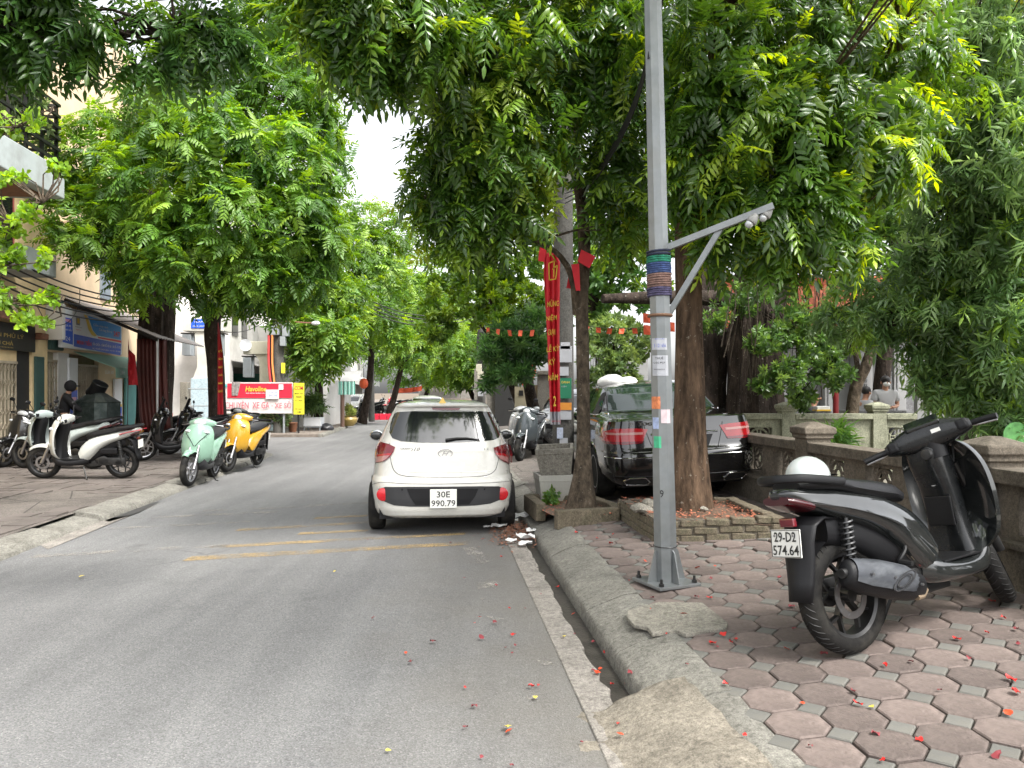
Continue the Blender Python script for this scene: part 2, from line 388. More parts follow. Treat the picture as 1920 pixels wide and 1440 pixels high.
# ------------------------------------------------------------------ concrete ramp over the gutter, nearest the camera
rm = MB(); rows = []
for j in range(34):
    t = -2.0 + 2.02 * j / 33; row = []
    e = .10 * mnoise.noise((t * 2.1, 4.4, 0)) + .04 * mnoise.noise((t * 9, 1.4, 0))
    tail = max(0.0, (t + .22) / .24)
    for i in range(30):
        f = i / 29; s = -.56 + (.84 + e * .6) * f
        k = min(1, max(0, (s + .42) / .62)); k = k * k * (3 - 2 * k)
        z = -.012 + .004 + .158 * k + .016 * mnoise.noise((s * 5, t * 5, 0)) + .008 * mnoise.noise((s * 17, t * 17, 2))
        if f > .96: z -= .045
        if f < .05: z -= .012
        tw = t - tail * .12 * (1 + mnoise.noise((s * 6, 3, 1)))
        if j == 33: z -= .07
        row.append(ST(s, tw, z))
    rows.append(row)
rm.grid(rows); struct('ramp', rm, CONC_R, smooth=True, sharp=60)
# ------------------------------------------------------------------ pavement on the left, kerb, side street, far block
lp = MB(); lp.grid([[ST(s, t, .112 + .02 * (-5.5 - s) / 4) for s in (-11, -9.4, -7.5, -5.5)] for t in np.linspace(-14, 14.8, 10)])
lp.add([ST(-11, 14.8, .12), ST(-5.5, 14.8, .1), ST(-5.5, 14.8, -.05), ST(-11, 14.8, -.05)], [(0, 1, 2, 3)])
left_pav = struct('left_pavement', lp, CONC_P)
LPROF = [(-.02, -.05), (0, .0), (.02, .05), (.06, .075), (.18, .098), (.30, .115), (.36, .118), (.37, .05)]
t0 = -2.0
for i in range(18):
    ln = random.uniform(.8, 1.1); broken = -.04 if i in (7,) else 0
    kerb_stone(left_pav, t0, t0 + ln - .01, LPROF, -1, -5.17 + random.uniform(-.015, .015), jz=broken + random.uniform(-.012, .008)); t0 += ln
# left pavers: too foreshortened to tell apart, one stuff part with real joints
lt = MB(); PL = .3
for j in range(46):
    for i in range(13):
        s = -5.72 - i * PL; t = 1.2 + j * PL
        if mnoise.noise((s * .7, t * .5, 5)) > .28: continue
        z = .119 + .02 * (-5.5 - s) / 4 + random.gauss(0, .003); q = PL / 2 - .006
        tx, ty = random.gauss(0, .004), random.gauss(0, .004)
        lt.add([ST(s + a * q, t + b * q, z + a * tx + b * ty) for a, b in ((-1, -1), (1, -1), (1, 1), (-1, 1))] + [ST(s + a * q, t + b * q, z - .02) for a, b in ((-1, -1), (1, -1), (1, 1), (-1, 1))],
               [(0, 1, 2, 3), (0, 4, 5, 1), (1, 5, 6, 2), (2, 6, 7, 3), (3, 7, 4, 0)])
o = lt.build('paving', mat('left_pavers', (.112, .095, .085), .9, var=.3, vs=1.3, bump=.4, bs=50, dirt=(.07, .06, .052), dirt_amt=.7, dirt_scale=1.1), left_pav); o['kind'] = 'stuff'
fb = MB(); fb.grid([[ST(s, t, .10) for s in (-22, -12, -8, -5.3)] for t in (23.2, 40, 80, 150)])
fb.grid([[ST(s, 23.2, z) for s in (-22, -12, -8, -5.3)] for z in (-.05, .10)])
far_block = struct('far_left_pavement', fb, concrete_mat('dusty_pavement', (.2, .17, .145), amt=.35))
t0 = 23.2
for i in range(16):
    kerb_stone(far_block, t0, t0 + 1.48, [(0, -.05), (0, .06), (.03, .1), (.2, .105), (.21, .05)], -1, -5.12); t0 += 1.5
# ------------------------------------------------------------------ worn road paint
YEL = worn_paint('worn_yellow_paint', (.36, .26, .125), .41, .64, 1.6)
WHT = worn_paint('worn_white_paint', (.31, .29, .26), .46, .64, 3.5)
def strip(name, a, b, wa, wb, m, z=.004):
    a, b = GP(*a), GP(*b); mb = MB(); n = 14; rows = [[], []]
    for k in range(n + 1):
        p = a.lerp(b, k / n); w = wa + (wb - wa) * k / n
        rows[0].append(V((p.x, p.y - w / 2, z))); rows[1].append(V((p.x, p.y + w / 2, z)))
    mb.grid(rows); o = mb.build('rumble_strip_paint', m); o.parent = road
for a, b, w in (((878, 1019), (350, 1048), .17), ((872, 1001), (395, 1026), .13), ((690, 995), (560, 1001), .11), ((690, 980), (445, 994), .13), ((690, 967), (590, 972), .11), ((690, 943), (560, 949), .12)):
    strip('rumble', a, b, w, w * 1.25, YEL if w > .125 else WHT if a[1] < 950 else YEL)
for a, b, w in (((430, 1022), (60, 1044), .16), ((470, 978), (200, 992), .14), ((520, 960), (250, 972), .14), ((590, 950), (380, 958), .14)):
    strip('rumble', a, b, w, w, WHT)
for poly in ([(20, 200), (90, 195), (150, 240), (175, 285), (110, 290), (60, 250)], [(100, 395), (215, 390), (225, 420), (110, 432)], [(115, 480), (240, 520), (250, 535), (130, 500)],
             [(150, 582), (270, 600), (275, 620), (190, 608)], [(440, 832), (520, 840), (540, 862), (470, 860)], [(375, 1040), (420, 1030), (445, 1050), (400, 1062)]):
    mb = MB(); mb.add([GP(860 + x / 3, 960 + y / 3, .004) for x, y in poly], [tuple(range(len(poly)))]); o = mb.build('faded_line_paint', WHT); o.parent = road
# dark damp patch and pale patch at the left kerb
for poly, m in (([(188, 974), (240, 948), (300, 940), (260, 962), (205, 978)], mat('damp_stain', (.05, .05, .05), .5, var=.4)), ([(60, 1013), (168, 977), (250, 965), (320, 935), (200, 985), (90, 1030)], CONC_L)):
    mb = MB(); mb.add([GP(x, y, .004) for x, y in poly], [tuple(range(len(poly)))]); o = mb.build('gutter_patch', m); o.parent = road
# ------------------------------------------------------------------ broken slab at the lamp post
sl = [(950, 510), (1130, 475), (1370, 490), (1440, 545), (1515, 605), (1505, 632), (1380, 640), (1280, 655), (1220, 628), (1090, 640), (1060, 606), (985, 588), (945, 545)]
mb = MB(); pts = []
for x, y in sl:
    p = GP(860 + x / 3, 960 + y / 3, .21); pts.append((p.x, p.y))
cx, cy = sum(p[0] for p in pts) / len(pts), sum(p[1] for p in pts) / len(pts); zz = gz(cx, cy)
mb.prism([(p[0] - cx, p[1] - cy) for p in pts], -.005, .02)
mb.v = [(x, y, z + .05 * x) for x, y, z in mb.v]
o = mb.build('broken_slab', CONC_W, bevel=.006); o.location = (cx, cy, zz); tag(o, 'broken pale concrete slab lying on the pavers in front of the lamp post', 'slab')
# ------------------------------------------------------------------ red petals, leaves
PET = [mat('petal_red', (.52, .022, .018), .5, var=.3, vs=20), mat('petal_orange', (.55, .065, .022), .5, var=.3, vs=20), mat('petal_wilted', (.20, .028, .035), .6, var=.3, vs=20)]
LEAFY = mat('yellow_leaf', (.62, .5, .08), .6, var=.3, vs=15)
def petal_mesh(seed, r=.02):
    rnd = random.Random(seed); mb = MB(); rows = []
    for i in range(4):
        a = i / 3; w = [.25, .9, 1.0, .35][i] * r * rnd.uniform(.7, 1.1)
        rows.append([V(((a - .5) * r * 2.4, k * w, .006 + rnd.uniform(0, .010) + abs(k) * rnd.uniform(-.002, .012))) for k in (-1, -.3, .4, 1)])
    mb.grid(rows); return mb.mesh('petal', smooth=True, sharp=80)
PM = []
for q in range(7):
    me = petal_mesh(q, .014 + .003 * (q % 3)); me.materials.append(PET[[0, 2, 1, 0, 2, 0, 2][q]]); PM.append(me)
LM = petal_mesh(50, .024); LM.materials.append(LEAFY)
def drop(me, name, p, label, cat, group):
    o = bpy.data.objects.new(name, me); COL.objects.link(o); o.location = p; o.rotation_euler = (random.uniform(-.3, .3), random.uniform(-.3, .3), random.uniform(0, 6.28)); k = random.uniform(.45, 1.05); o.scale = (k, k, k)
    return tag(o, label, cat, group)
def fallz(p):                                     # resting height at a ground point
    s = (V((p.x, p.y, 0)) - KP).dot(KN); t = (V((p.x, p.y, 0)) - KP).dot(KD)
    if s > .33: return sz(s) + .004
    if s > 0: return lerpv([q[0] for q in KPROF], [q[1] for q in KPROF], s) + .008 + (.03 if t < 0 else 0)
    if s > -.14: return (-.05 if t > 0 else .06)
    return .012 if t > 0 or s < -.4 else .04
def drop_px(u, v, me, *a):
    z = 0
    for _ in range(4): p = GP(u, v, z); z = fallz(p)
    p.z = z; return drop(me, a[0], p, *a[1:])
RP = [(690, 1013), (770, 1243), (845, 1018), (905, 1012), (870, 1085), (955, 1142), (985, 1142), (1013, 1115), (940, 1045), (930, 1098), (900, 1158), (890, 1170), (927, 1168), (962, 1192), (902, 1198), (948, 1216), (966, 1212), (960, 1225),
      (872, 1290), (995, 1290), (1008, 1288), (889, 1326), (955, 1374), (903, 1420), (960, 1436), (872, 1365), (1090, 1393), (1045, 1102), (1076, 1153), (1078, 1190), (1112, 1206), (1134, 1226), (760, 1225), (700, 1160), (812, 1205)]
for u, v in RP: drop_px(u, v, random.choice(PM), 'fallen_petal', 'small red flower petal lying on the grey road', 'petal', 'petals on the road')
for u, v in [(1112, 1258), (1118, 1262), (1125, 1255), (1121, 1264), (1148, 1285), (1172, 1284), (1180, 1293), (1205, 1338), (1203, 1348), (1212, 1352), (1196, 1350), (1158, 1360), (1162, 1378), (1248, 1378), (1225, 1290), (1218, 1345)]:
    drop_px(u, v, random.choice(PM[:4]), 'fallen_petal', 'bright red flower petal fallen in the gutter or on the kerb', 'petal', 'petals in the gutter')
PP = [(1223, 1122), (1221, 1146), (1282, 1154), (1356, 1192), (1378, 1200), (1338, 1208), (1345, 1214), (1370, 1207), (1289, 1246), (1308, 1066), (1340, 1062), (1333, 1085), (1306, 1121), (1330, 1122), (1210, 1054), (1145, 1020), (1285, 1010), (1150, 1002), (1397, 1380), (1360, 1285),
      (1490, 1180), (1474, 1218), (1505, 1320), (1608, 1322), (1640, 1378), (1708, 1243), (1660, 1250), (1795, 1200), (1814, 1236), (1895, 1275), (1890, 1340), (1655, 1428), (1880, 1160), (1850, 1188), (1905, 1182), (1908, 1208), (1462, 1085), (1485, 1140), (1545, 1228), (1725, 1390), (1762, 1295),
      (1475, 1030), (1600, 1300), (1905, 1300), (1870, 1420), (1180, 1090), (1250, 1190), (1120, 1010), (1080, 1000), (1860, 1128), (1520, 1400)]
for u, v in PP: drop_px(u, v, random.choice(PM), 'fallen_petal', 'small red flower petal lying on the octagonal pavers', 'petal', 'petals on the pavers')
for u, v, l in [(1003, 1310, 'yellow leaf lying on the road beside a pale paint scrap'), (952, 1367, 'yellow leaf lying beside a red petal near the bottom of the road'), (1058, 1196, 'curled yellow leaf in the gutter'), (1635, 1328, 'yellow leaf lying on the pavers right of the rear wheel'), (628, 1072, 'yellowish leaf alone in the middle of the road'), (153, 1083, 'yellowish leaf on the road at far left'), (728, 1409, 'yellow leaf at the bottom edge of the road')]:
    drop_px(u, v, LM, 'fallen_leaf', l, 'leaf', 'fallen yellow leaves')
# ================================================================== cars
BLACKP = mat('black_plastic', (.009, .009, .010), .45, spec=.25, var=.25, bump=.15, bs=200)
GREYP = mat('grey_plastic', (.022, .022, .024), .55, var=.25, bump=.1, bs=150)
RUBBER = mat('tyre_rubber', (.012, .0115, .011), .8, spec=.2, var=.35, vs=10, bump=.2, bs=120, dirt=(.065, .06, .05), dirt_amt=.5, dirt_scale=5)
ALLOY = mat('alloy', (.42, .42, .43), .35, 1.0, var=.2)
CHROME = mat('chrome', (.75, .75, .76), .12, 1.0, var=.05)
DARKM = mat('dark_metal', (.06, .06, .06), .42, .8, var=.3, vs=9)
GLASS_D = mat('dark_tinted_glass', (.012, .014, .014), .03, 0, var=.1, spec=.8, coat=.3)
TAIL_R = mat('red_lens', (.33, .008, .012), .12, 0, var=.12, vs=14, coat=.6)
TAIL_D = mat('dark_red_lens', (.13, .006, .012), .12, 0, var=.25, vs=14, coat=.6)
TAIL_W = mat('clear_lens', (.34, .16, .15), .15, 0, var=.2, vs=20, coat=.6)
REFL = mat('red_reflector', (.42, .006, .012), .25, 0, var=.15, vs=60, coat=.4)
PLATE = mat('plate_white', (.72, .72, .68), .5, var=.08)
INK = mat('black_ink', (.015, .015, .015), .6, var=.05)
SILV = mat('silver_paint', (.42, .43, .44), .28, .7, var=.08, coat=.5)
class Car:
    """Body made of stacked plan-view loops: at each height a rear y, a front y and a half width."""
    def __init__(s, lev, nr=5.0, nf=4.0):
        s.z = [l[0] for l in lev]; s.r = [l[1] for l in lev]; s.f = [l[2] for l in lev]; s.w = [l[3] for l in lev]; s.nr = nr; s.nf = nf
        s.n_z = [l[4] if len(l) > 4 else nr for l in lev]
    def par(s, z): return (lerpv(s.z, s.r, z), lerpv(s.z, s.f, z), lerpv(s.z, s.w, z), lerpv(s.z, s.n_z, z))
    def R(s, x, z):                              # rear surface
        r, f, w, n = s.par(z); c = (r + f) / 2; k = min(abs(x) / w, .9995)
        return c - (c - r) * (1 - k ** n) ** (1 / n)
    def X(s, y, z):                              # side half width at y
        r, f, w, n = s.par(z); c = (r + f) / 2; k = min(abs(y - c) / (c - r), .9995)
        return w * (1 - k ** n) ** (1 / n)
    def loop(s, z, m):
        r, f, w, n = s.par(z); c = (r + f) / 2; hl = (f - r) / 2; out = []
        for k in range(m):
            a = 2 * math.pi * (k + .5) / m; ca, sa = math.cos(a), math.sin(a)
            nn = n if sa < 0 else s.nf
            e = (abs(ca) ** nn + abs(sa) ** nn) ** (-1 / nn)
            out.append(V((w * ca * e, c + hl * sa * e, z)))
        return out
    def body(s, zs, m=128, wheels=(), wr=.33):
        mb = MB(); mb.loft([s.loop(z, m) for z in zs])
        if wheels:
            keep = []
            for f in mb.f:
                c = sum((V(mb.v[i]) for i in f), V()) / len(f)
                if len(f) == 4 and any(math.hypot(c.y - wy, c.z - wz) < wr for wy, wz in wheels) and c.z < .72: continue
                keep.append(f)
            mb.f = keep
        bm = bmesh.new(); bm.from_mesh(mb.mesh('tmp')); s.bvh = BVHTree.FromBMesh(bm); bm.free(); return mb
    def hit(s, x, z):
        h = s.bvh.ray_cast(V((x, -3, z)), V((0, 1, 0))); return (h[0], h[1]) if h[0] is not None and h[0].y < 2.2 else (V((x, s.R(x, z), z)), V((0, -1, 0)))
    def patch(s, poly, off=.004, thick=.012, cuts=10):
        """a panel following the rear surface, outline given as (x, z)"""
        bm = bmesh.new(); vs_ = [bm.verts.new((x, 0, z)) for x, z in poly]; bm.faces.new(vs_)
        xs = [p[0] for p in poly]; zs = [p[1] for p in poly]
        cuts = cuts * 3
        for i in range(1, cuts):
            for no, lo, hi, ax in (((1, 0, 0), min(xs), max(xs), 0), ((0, 0, 1), min(zs), max(zs), 2)):
                co = [0, 0, 0]; co[ax] = lo + (hi - lo) * i / cuts
                bmesh.ops.bisect_plane(bm, geom=bm.verts[:] + bm.edges[:] + bm.faces[:], plane_co=co, plane_no=no)
        nn = {}
        for v in bm.verts: p, n = s.hit(v.co.x, v.co.z); n = (n + V((0, -.6, 0))).normalized(); v.co = p + n * off
        ex = bmesh.ops.extrude_face_region(bm, geom=bm.faces[:]); 
        for g in ex['geom']:
            if isinstance(g, bmesh.types.BMVert): g.co.y += thick; g.co.x *= .999
        bmesh.ops.recalc_face_normals(bm, faces=bm.faces)
        mb = MB(); bm.verts.index_update(); mb.add([v.co for v in bm.verts], [[v.index for v in f.verts] for f in bm.faces]); bm.free()
        return mb
    def seam(s, pts, rad=.004, off=0.001, n=40):
        q = bez([(x, 0, z) for x, z in pts], n); return MB().tube([s.hit(p.x, p.z)[0] + V((0, -off, 0)) for p in q], rad, 5)
def dens(zs, k):
    out = []
    for a, b in zip(zs, zs[1:]): out += [a + (b - a) * i / k for i in range(k)]
    return out + [zs[-1]]
def car_wheel(parent, c, r, w, name='wheel', spokes=7, m_rim=ALLOY):
    x, y, z = c; mb = MB()
    mb.lathe([(r * .62, -w / 2 + .01), (r * .9, -w / 2), (r * .98, -w / 2 + .02), (r, -w / 4), (r, w / 4), (r * .98, w / 2 - .02), (r * .9, w / 2), (r * .62, w / 2 - .01)], (x, y, z), 'X', 36)
    wh = mb.build(name, RUBBER, parent, smooth=True)
    mb = MB(); sgn = 1 if x > 0 else -1
    mb.lathe([(r * .64, -w / 2 * .96), (r * .60, w / 2 * .96), (.02, w * .25)], (x, y, z), 'X', 30) if False else None
    for k in range(spokes):
        a = 2 * math.pi * k / spokes; d = V((0, math.cos(a), math.sin(a)))
        p = V((x + sgn * w * .40, y, z)); mb.beam(p + d * .03, p + d * r * .62, .035, .02, (1, 0, 0))
    mb.torus((x + sgn * w * .42, y, z), r * .63, .012, 30, 6, Matrix.Rotation(R(90), 3, 'Y')); mb.cyl((x, y, z), (x + sgn * w * .42, y, z), .045)
    mb.build('rim', m_rim, wh, smooth=True)
    MB().lathe([(r * .6, -w * .3), (r * .6, w * .3)], (x, y, z), 'X', 24).build('brake_drum', DARKM, wh)
    return wh
# ------------------------------------------------------------------ white hatchback
HD = R(5.6)                                      # parallel to the kerb
i_lev = [(.20, .10, 3.6, .72), (.235, .03, 3.68, .79), (.30, .008, 3.72, .82), (.42, 0, 3.75, .835), (.55, .0, 3.76, .84), (.605, .012, 3.75, .838), (.635, .05, 3.74, .83), (.655, .085, 3.73, .825),
         (.72, .10, 3.70, .82), (.85, .125, 3.55, .81), (.93, .15, 3.3, .795), (.98, .175, 2.95, .775), (1.02, .20, 2.72, .755), (1.1, .245, 2.55, .715), (1.2, .30, 2.35, .672), (1.3, .355, 2.15, .625), (1.38, .40, 2.0, .585), (1.42, .41, 1.92, .56),
         (1.435, .36, 1.88, .55), (1.452, .36, 1.83, .535), (1.47, .42, 1.76, .50), (1.487, .58, 1.65, .43), (1.499, .8, 1.5, .30), (1.505, 1.05, 1.25, .10)]
WPAINT = mat('white_paint', (.53, .52, .48), .28, 0, var=.05, vs=1.5, coat=.8, dirt=(.40, .375, .32), dirt_amt=.4, dirt_scale=2.2)
ic = Car(i_lev, 6.0, 3.5)
ICX, ICY = -.763, 8.22
i10 = thing('parked_car', 'white hatchback parked at the kerb, seen straight from behind', 'car', (ICX, ICY, 0), (0, 0, HD))
def ip(cx, cy):                                  # a zoomed pixel of the car's back to (x, z) on its rear surface
    u, v = 640 + cx / 4, 700 + cy / 4; y = .1
    for _ in range(6):
        D = ICY + y * .995; x = (u - 830) / FPX * D + .02 * (y - .1); z = CAMH - (v - HZ) / FPX * D; y = ic.R(x, min(max(z, .21), 1.5))
    return (x, z)
ic.body(dens([l[0] for l in i_lev], 4), 180, ((.62, .28), (3.0, .28)), .33).build('body', WPAINT, i10, smooth=True, sharp=50)
MB().box2((-.70, .15, .19), (.70, 3.6, .5)).build('underbody', BLACKP, i10)
def polyc(l): return [ip(*p) for p in l]
gl = ic.patch(polyc([(362, 440), (372, 370), (395, 305), (420, 290), (560, 281), (780, 278), (1000, 281), (1110, 291), (1145, 315), (1175, 380), (1190, 450), (1180, 485), (1140, 503), (1000, 516), (780, 521), (600, 519), (450, 508), (385, 484)]), .003, .01, 14).build('rear_window', GLASS_D, i10, smooth=True)
wp = MB(); q = [ip(*p) for p in ((780, 500), (860, 488), (940, 486), (1040, 500))]
wp.tube([(x, ic.R(x, z) - .022, z) for x, z in q], [.018, .014, .010, .006], 6); wp.build('wiper', BLACKP, i10, smooth=True)
ic.patch(polyc([(675, 258), (890, 260), (880, 276), (685, 274)]), .006, .012, 4).build('brake_light', TAIL_D, i10)
for sd in (0, 1):
    L = [(268, 545), (300, 510), (360, 528), (408, 552), (395, 590), (370, 625), (330, 655), (262, 668), (258, 600)] if not sd else [(1262, 545), (1232, 525), (1185, 545), (1140, 562), (1150, 600), (1175, 638), (1205, 660), (1272, 675), (1278, 610)]
    W = [(264, 618), (330, 612), (372, 610), (345, 640), (318, 655), (262, 664)] if not sd else [(1162, 615), (1210, 620), (1270, 626), (1274, 668), (1222, 662), (1185, 645)]
    t = ic.patch(polyc(L), .012, .03, 6).build('tail_light', TAIL_D, i10, smooth=True)
    ic.patch(polyc(W), .015, .01, 4).build('reversing_lens', TAIL_W, t, smooth=True)
    B = [(262, 605), (330, 600), (385, 596), (372, 612), (330, 614), (262, 620)] if not sd else [(1152, 600), (1210, 606), (1270, 612), (1270, 626), (1210, 622), (1160, 616)]
    ic.patch(polyc(B), .016, .01, 4).build('lens_band', TAIL_R, t, smooth=True)
ins = ic.patch(polyc([(285, 860), (340, 846), (500, 847), (780, 850), (1050, 850), (1180, 852), (1235, 868), (1245, 905), (1200, 950), (1120, 982), (1000, 995), (780, 1000), (520, 996), (400, 984), (330, 955), (285, 915)]), .004, .012, 8).build('bumper_insert', GREYP, i10, smooth=True)
ic.patch(polyc([(495, 862), (1030, 866), (1005, 925), (960, 985), (560, 985), (520, 925)]), .008, .01, 6).build('plate_recess', BLACKP, i10, smooth=True)
for cx, cy in ((320, 902), (1205, 908)):
    x, z = ip(cx, cy); y = ic.R(x, z)
    MB().lathe([(.072, .02), (.072, -.012), (.06, -.018), (.001, -.02)], (x, y, z), 'Y', 24).build('reflector', REFL, i10, smooth=True)
(x0, z0), (x1, z1) = ip(667, 868), ip(866, 1008)
pl = MB().box2((x0, -.022, z1), (x1, -.012, z0)).build('number_plate', PLATE, i10, bevel=.004)
pc = (x0 + x1) / 2
text('30E', INK, pl, (pc, -.022, z0 - (z0 - z1) * .27), (1, 0, 0), (0, 0, 1), w=(x1 - x0) * .50, h=.068, world=False, bold=.01)
text('990.79', INK, pl, (pc, -.022, z0 - (z0 - z1) * .74), (1, 0, 0), (0, 0, 1), w=(x1 - x0) * .9, h=.068, world=False, bold=.01)
SEAM = mat('seam', (.05, .05, .048), .8, var=.1)
ic.seam([ip(*p) for p in ((366, 520), (368, 600), (382, 680), (410, 738), (470, 765), (600, 776), (780, 780), (960, 778), (1090, 768), (1150, 735), (1172, 680), (1185, 600), (1190, 500))], .0035).build('hatch_seam', SEAM, i10)
ic.seam([ip(*p) for p in ((410, 732), (520, 738), (780, 744), (1040, 741), (1140, 735))], .006, -.003).build('hatch_crease', WPAINT, i10, smooth=True)
ic.seam([ip(*p) for p in ((225, 800), (300, 812), (500, 825), (780, 830), (1060, 826), (1260, 815), (1310, 808))], .003).build('bumper_seam', SEAM, i10)
ex, ez = ip(780, 600); ey = ic.R(ex, ez)
em = MB(); em.torus((ex, ey - .004, ez), .078, .008, 32, 6, Matrix(((1, 0, 0), (0, 0, -1), (0, .58, 0)))); em.build('emblem_ring', CHROME, i10, smooth=True)
text('H', CHROME, i10, (ex, ey - .006, ez), (1, 0, 0), (0, 0, 1), w=.085, h=.052, world=False, name='emblem_letter', shear=.45, bold=.02)
bx_, bz_ = ip(558, 568); text('i10', DARKM, i10, (bx_, ic.R(bx_, bz_), bz_), (1, .12, 0), (0, 0, 1), w=.10, h=.042, off=.012, world=False, name='badge_lettering', shear=.4)
bx_, bz_ = ip(486, 562); text('GRAND', DARKM, i10, (bx_, ic.R(bx_, bz_), bz_), (1, .16, 0), (0, 0, 1), w=.125, h=.02, off=.014, world=False, name='badge_lettering')
bx_, bz_ = ip(1088, 570); text('1.2', DARKM, i10, (bx_, ic.R(bx_, bz_), bz_), (1, -.1, 0), (0, 0, 1), w=.045, h=.02, off=.012, world=False, name='badge_lettering')
for sx in (-1, 1):
    for wy in (.62, 3.0):
        car_wheel(i10, (sx * .755, wy, .285), .285, .175)
    a = MB(); pts = []
    for k in range(15):
        an = math.pi * k / 14; yy, zz = .62 + .335 * math.cos(an), .28 + .335 * math.sin(an); pts.append((sx * (ic.X(yy, max(zz, .21)) - .012), yy, max(zz, .2)))
    a.tube(pts, .02, 6); a.build('wheel_arch', BLACKP, i10, smooth=True)
    MB().beam((sx * .42, .75, 1.488), (sx * .40, 1.6, 1.494), .02, .02).build('roof_rail', BLACKP, i10)
    mm = MB(); mm.ball((sx * .90, 2.25, 1.0), (.10, .05, .075)); mm.beam((sx * .78, 2.28, .97), (sx * .86, 2.26, .98), .05, .04); mo = mm.build('door_mirror', WPAINT if sx > 0 else CHROME, i10, smooth=True)
    MB().ball((sx * .90, 2.21, 1.0), (.085, .015, .06)).build('mirror_glass', GLASS_D, mo, smooth=True)
    for nm, ya, yb in (('side_window', .62, 1.42), ('side_window', 1.5, 2.2)):   # side glass
        rows = []
        for zz in np.linspace(1.04, 1.38, 5):
            k = (zz - 1.04) / .34; rows.append([V((sx * (ic.X(y, zz) + .004), y, zz)) for y in np.linspace(ya + .14 * k, yb - .25 * k * (yb > 2), 7)])
        MB().grid(rows).build(nm, GLASS_D, i10, smooth=True)
tri = MB(); tri.prism([(-.045, 0), (.045, 0), (0, .075)], 0, .006); tri.xf(Matrix.Translation((.0, .44, 1.466)) @ Matrix.Rotation(R(75), 4, 'X')); tri.build('roof_sticker', mat('sticker_yellow', (.75, .5, .12), .5), i10)
for x, z in (ip(240, 902), ip(1278, 905), ip(460, 868), ip(1075, 872)):
    MB().lathe([(.011, .01), (.011, -.004)], (x, ic.R(x, z) - .003, z), 'Y', 12).build('parking_sensor', BLACKP, i10)
# ------------------------------------------------------------------ black sedan
e_lev = [(.22, .16, 4.75, .80), (.27, .07, 4.8, .86), (.36, .02, 4.84, .905), (.46, .0, 4.86, .925), (.57, 0, 4.86, .927), (.625, .012, 4.86, .927), (.645, .035, 4.85, .926), (.75, .06, 4.8, .923), (.88, .085, 4.6, .912), (.96, .10, 4.3, .895), (.995, .105, 4.1, .88),
         (1.01, .135, 4.0, .868), (1.025, .24, 3.85, .855), (1.045, .52, 3.6, .835), (1.06, .74, 3.45, .815), (1.09, .83, 3.38, .79), (1.2, 1.03, 3.1, .735), (1.3, 1.22, 2.85, .685), (1.38, 1.42, 2.62, .635), (1.42, 1.58, 2.48, .59), (1.445, 1.72, 2.38, .53), (1.462, 1.9, 2.28, .40), (1.47, 2.05, 2.15, .15)]
BPAINT = mat('black_paint', (.006, .006, .0065), .14, 0, var=.1, coat=1.0, dirt=(.05, .047, .042), dirt_amt=.25, dirt_scale=3)
e_lev = [(*l, 9.0 if l[0] < 1.0 else 6.5 if l[0] < 1.07 else 5.0) for l in e_lev]
ec = Car(e_lev, 5.0, 3.5)
ECX, ECY, ECA = 2.12, 8.90, R(4.5)
ecz = gz(ECX, ECY + 1.2)
e300 = thing('parked_car', 'black saloon car parked on the pavement behind the tree trunk', 'car', (ECX, ECY, ecz), (0, R(-3.0), ECA), scale=1.025)
def ep(u, v):
    y = .1
    for _ in range(8):
        D = ECY + y; wx = (u - 960) / FPX * D - ECX; x = wx * math.cos(ECA) + .08 * y; z = CAMH - (v - HZ) / FPX * D - ecz - .05 * x; y = ec.R(x, min(max(z, .23), 1.46)) + x * math.sin(ECA) * .5
    return (max(-.92, min(.92, x)), z)
ec.body(dens([l[0] for l in e_lev], 2), 150, ((1.05, .33), (3.93, .33)), .37).build('body', BPAINT, e300, smooth=True, sharp=50)
MB().box2((-.72, .25, .20), (.72, 4.6, .55)).build('underbody', BLACKP, e300)
ec.patch([(-.70, 1.085), (-.3, 1.078), (.3, 1.078), (.70, 1.085), (.655, 1.2), (.60, 1.32), (.545, 1.40), (.2, 1.425), (-.2, 1.425), (-.545, 1.40), (-.60, 1.32), (-.655, 1.2)], .006, .01, 12).build('rear_window', mat('green_tinted_glass', (.02, .035, .03), .04, 0, var=.1, spec=.8, coat=.3), e300, smooth=True)
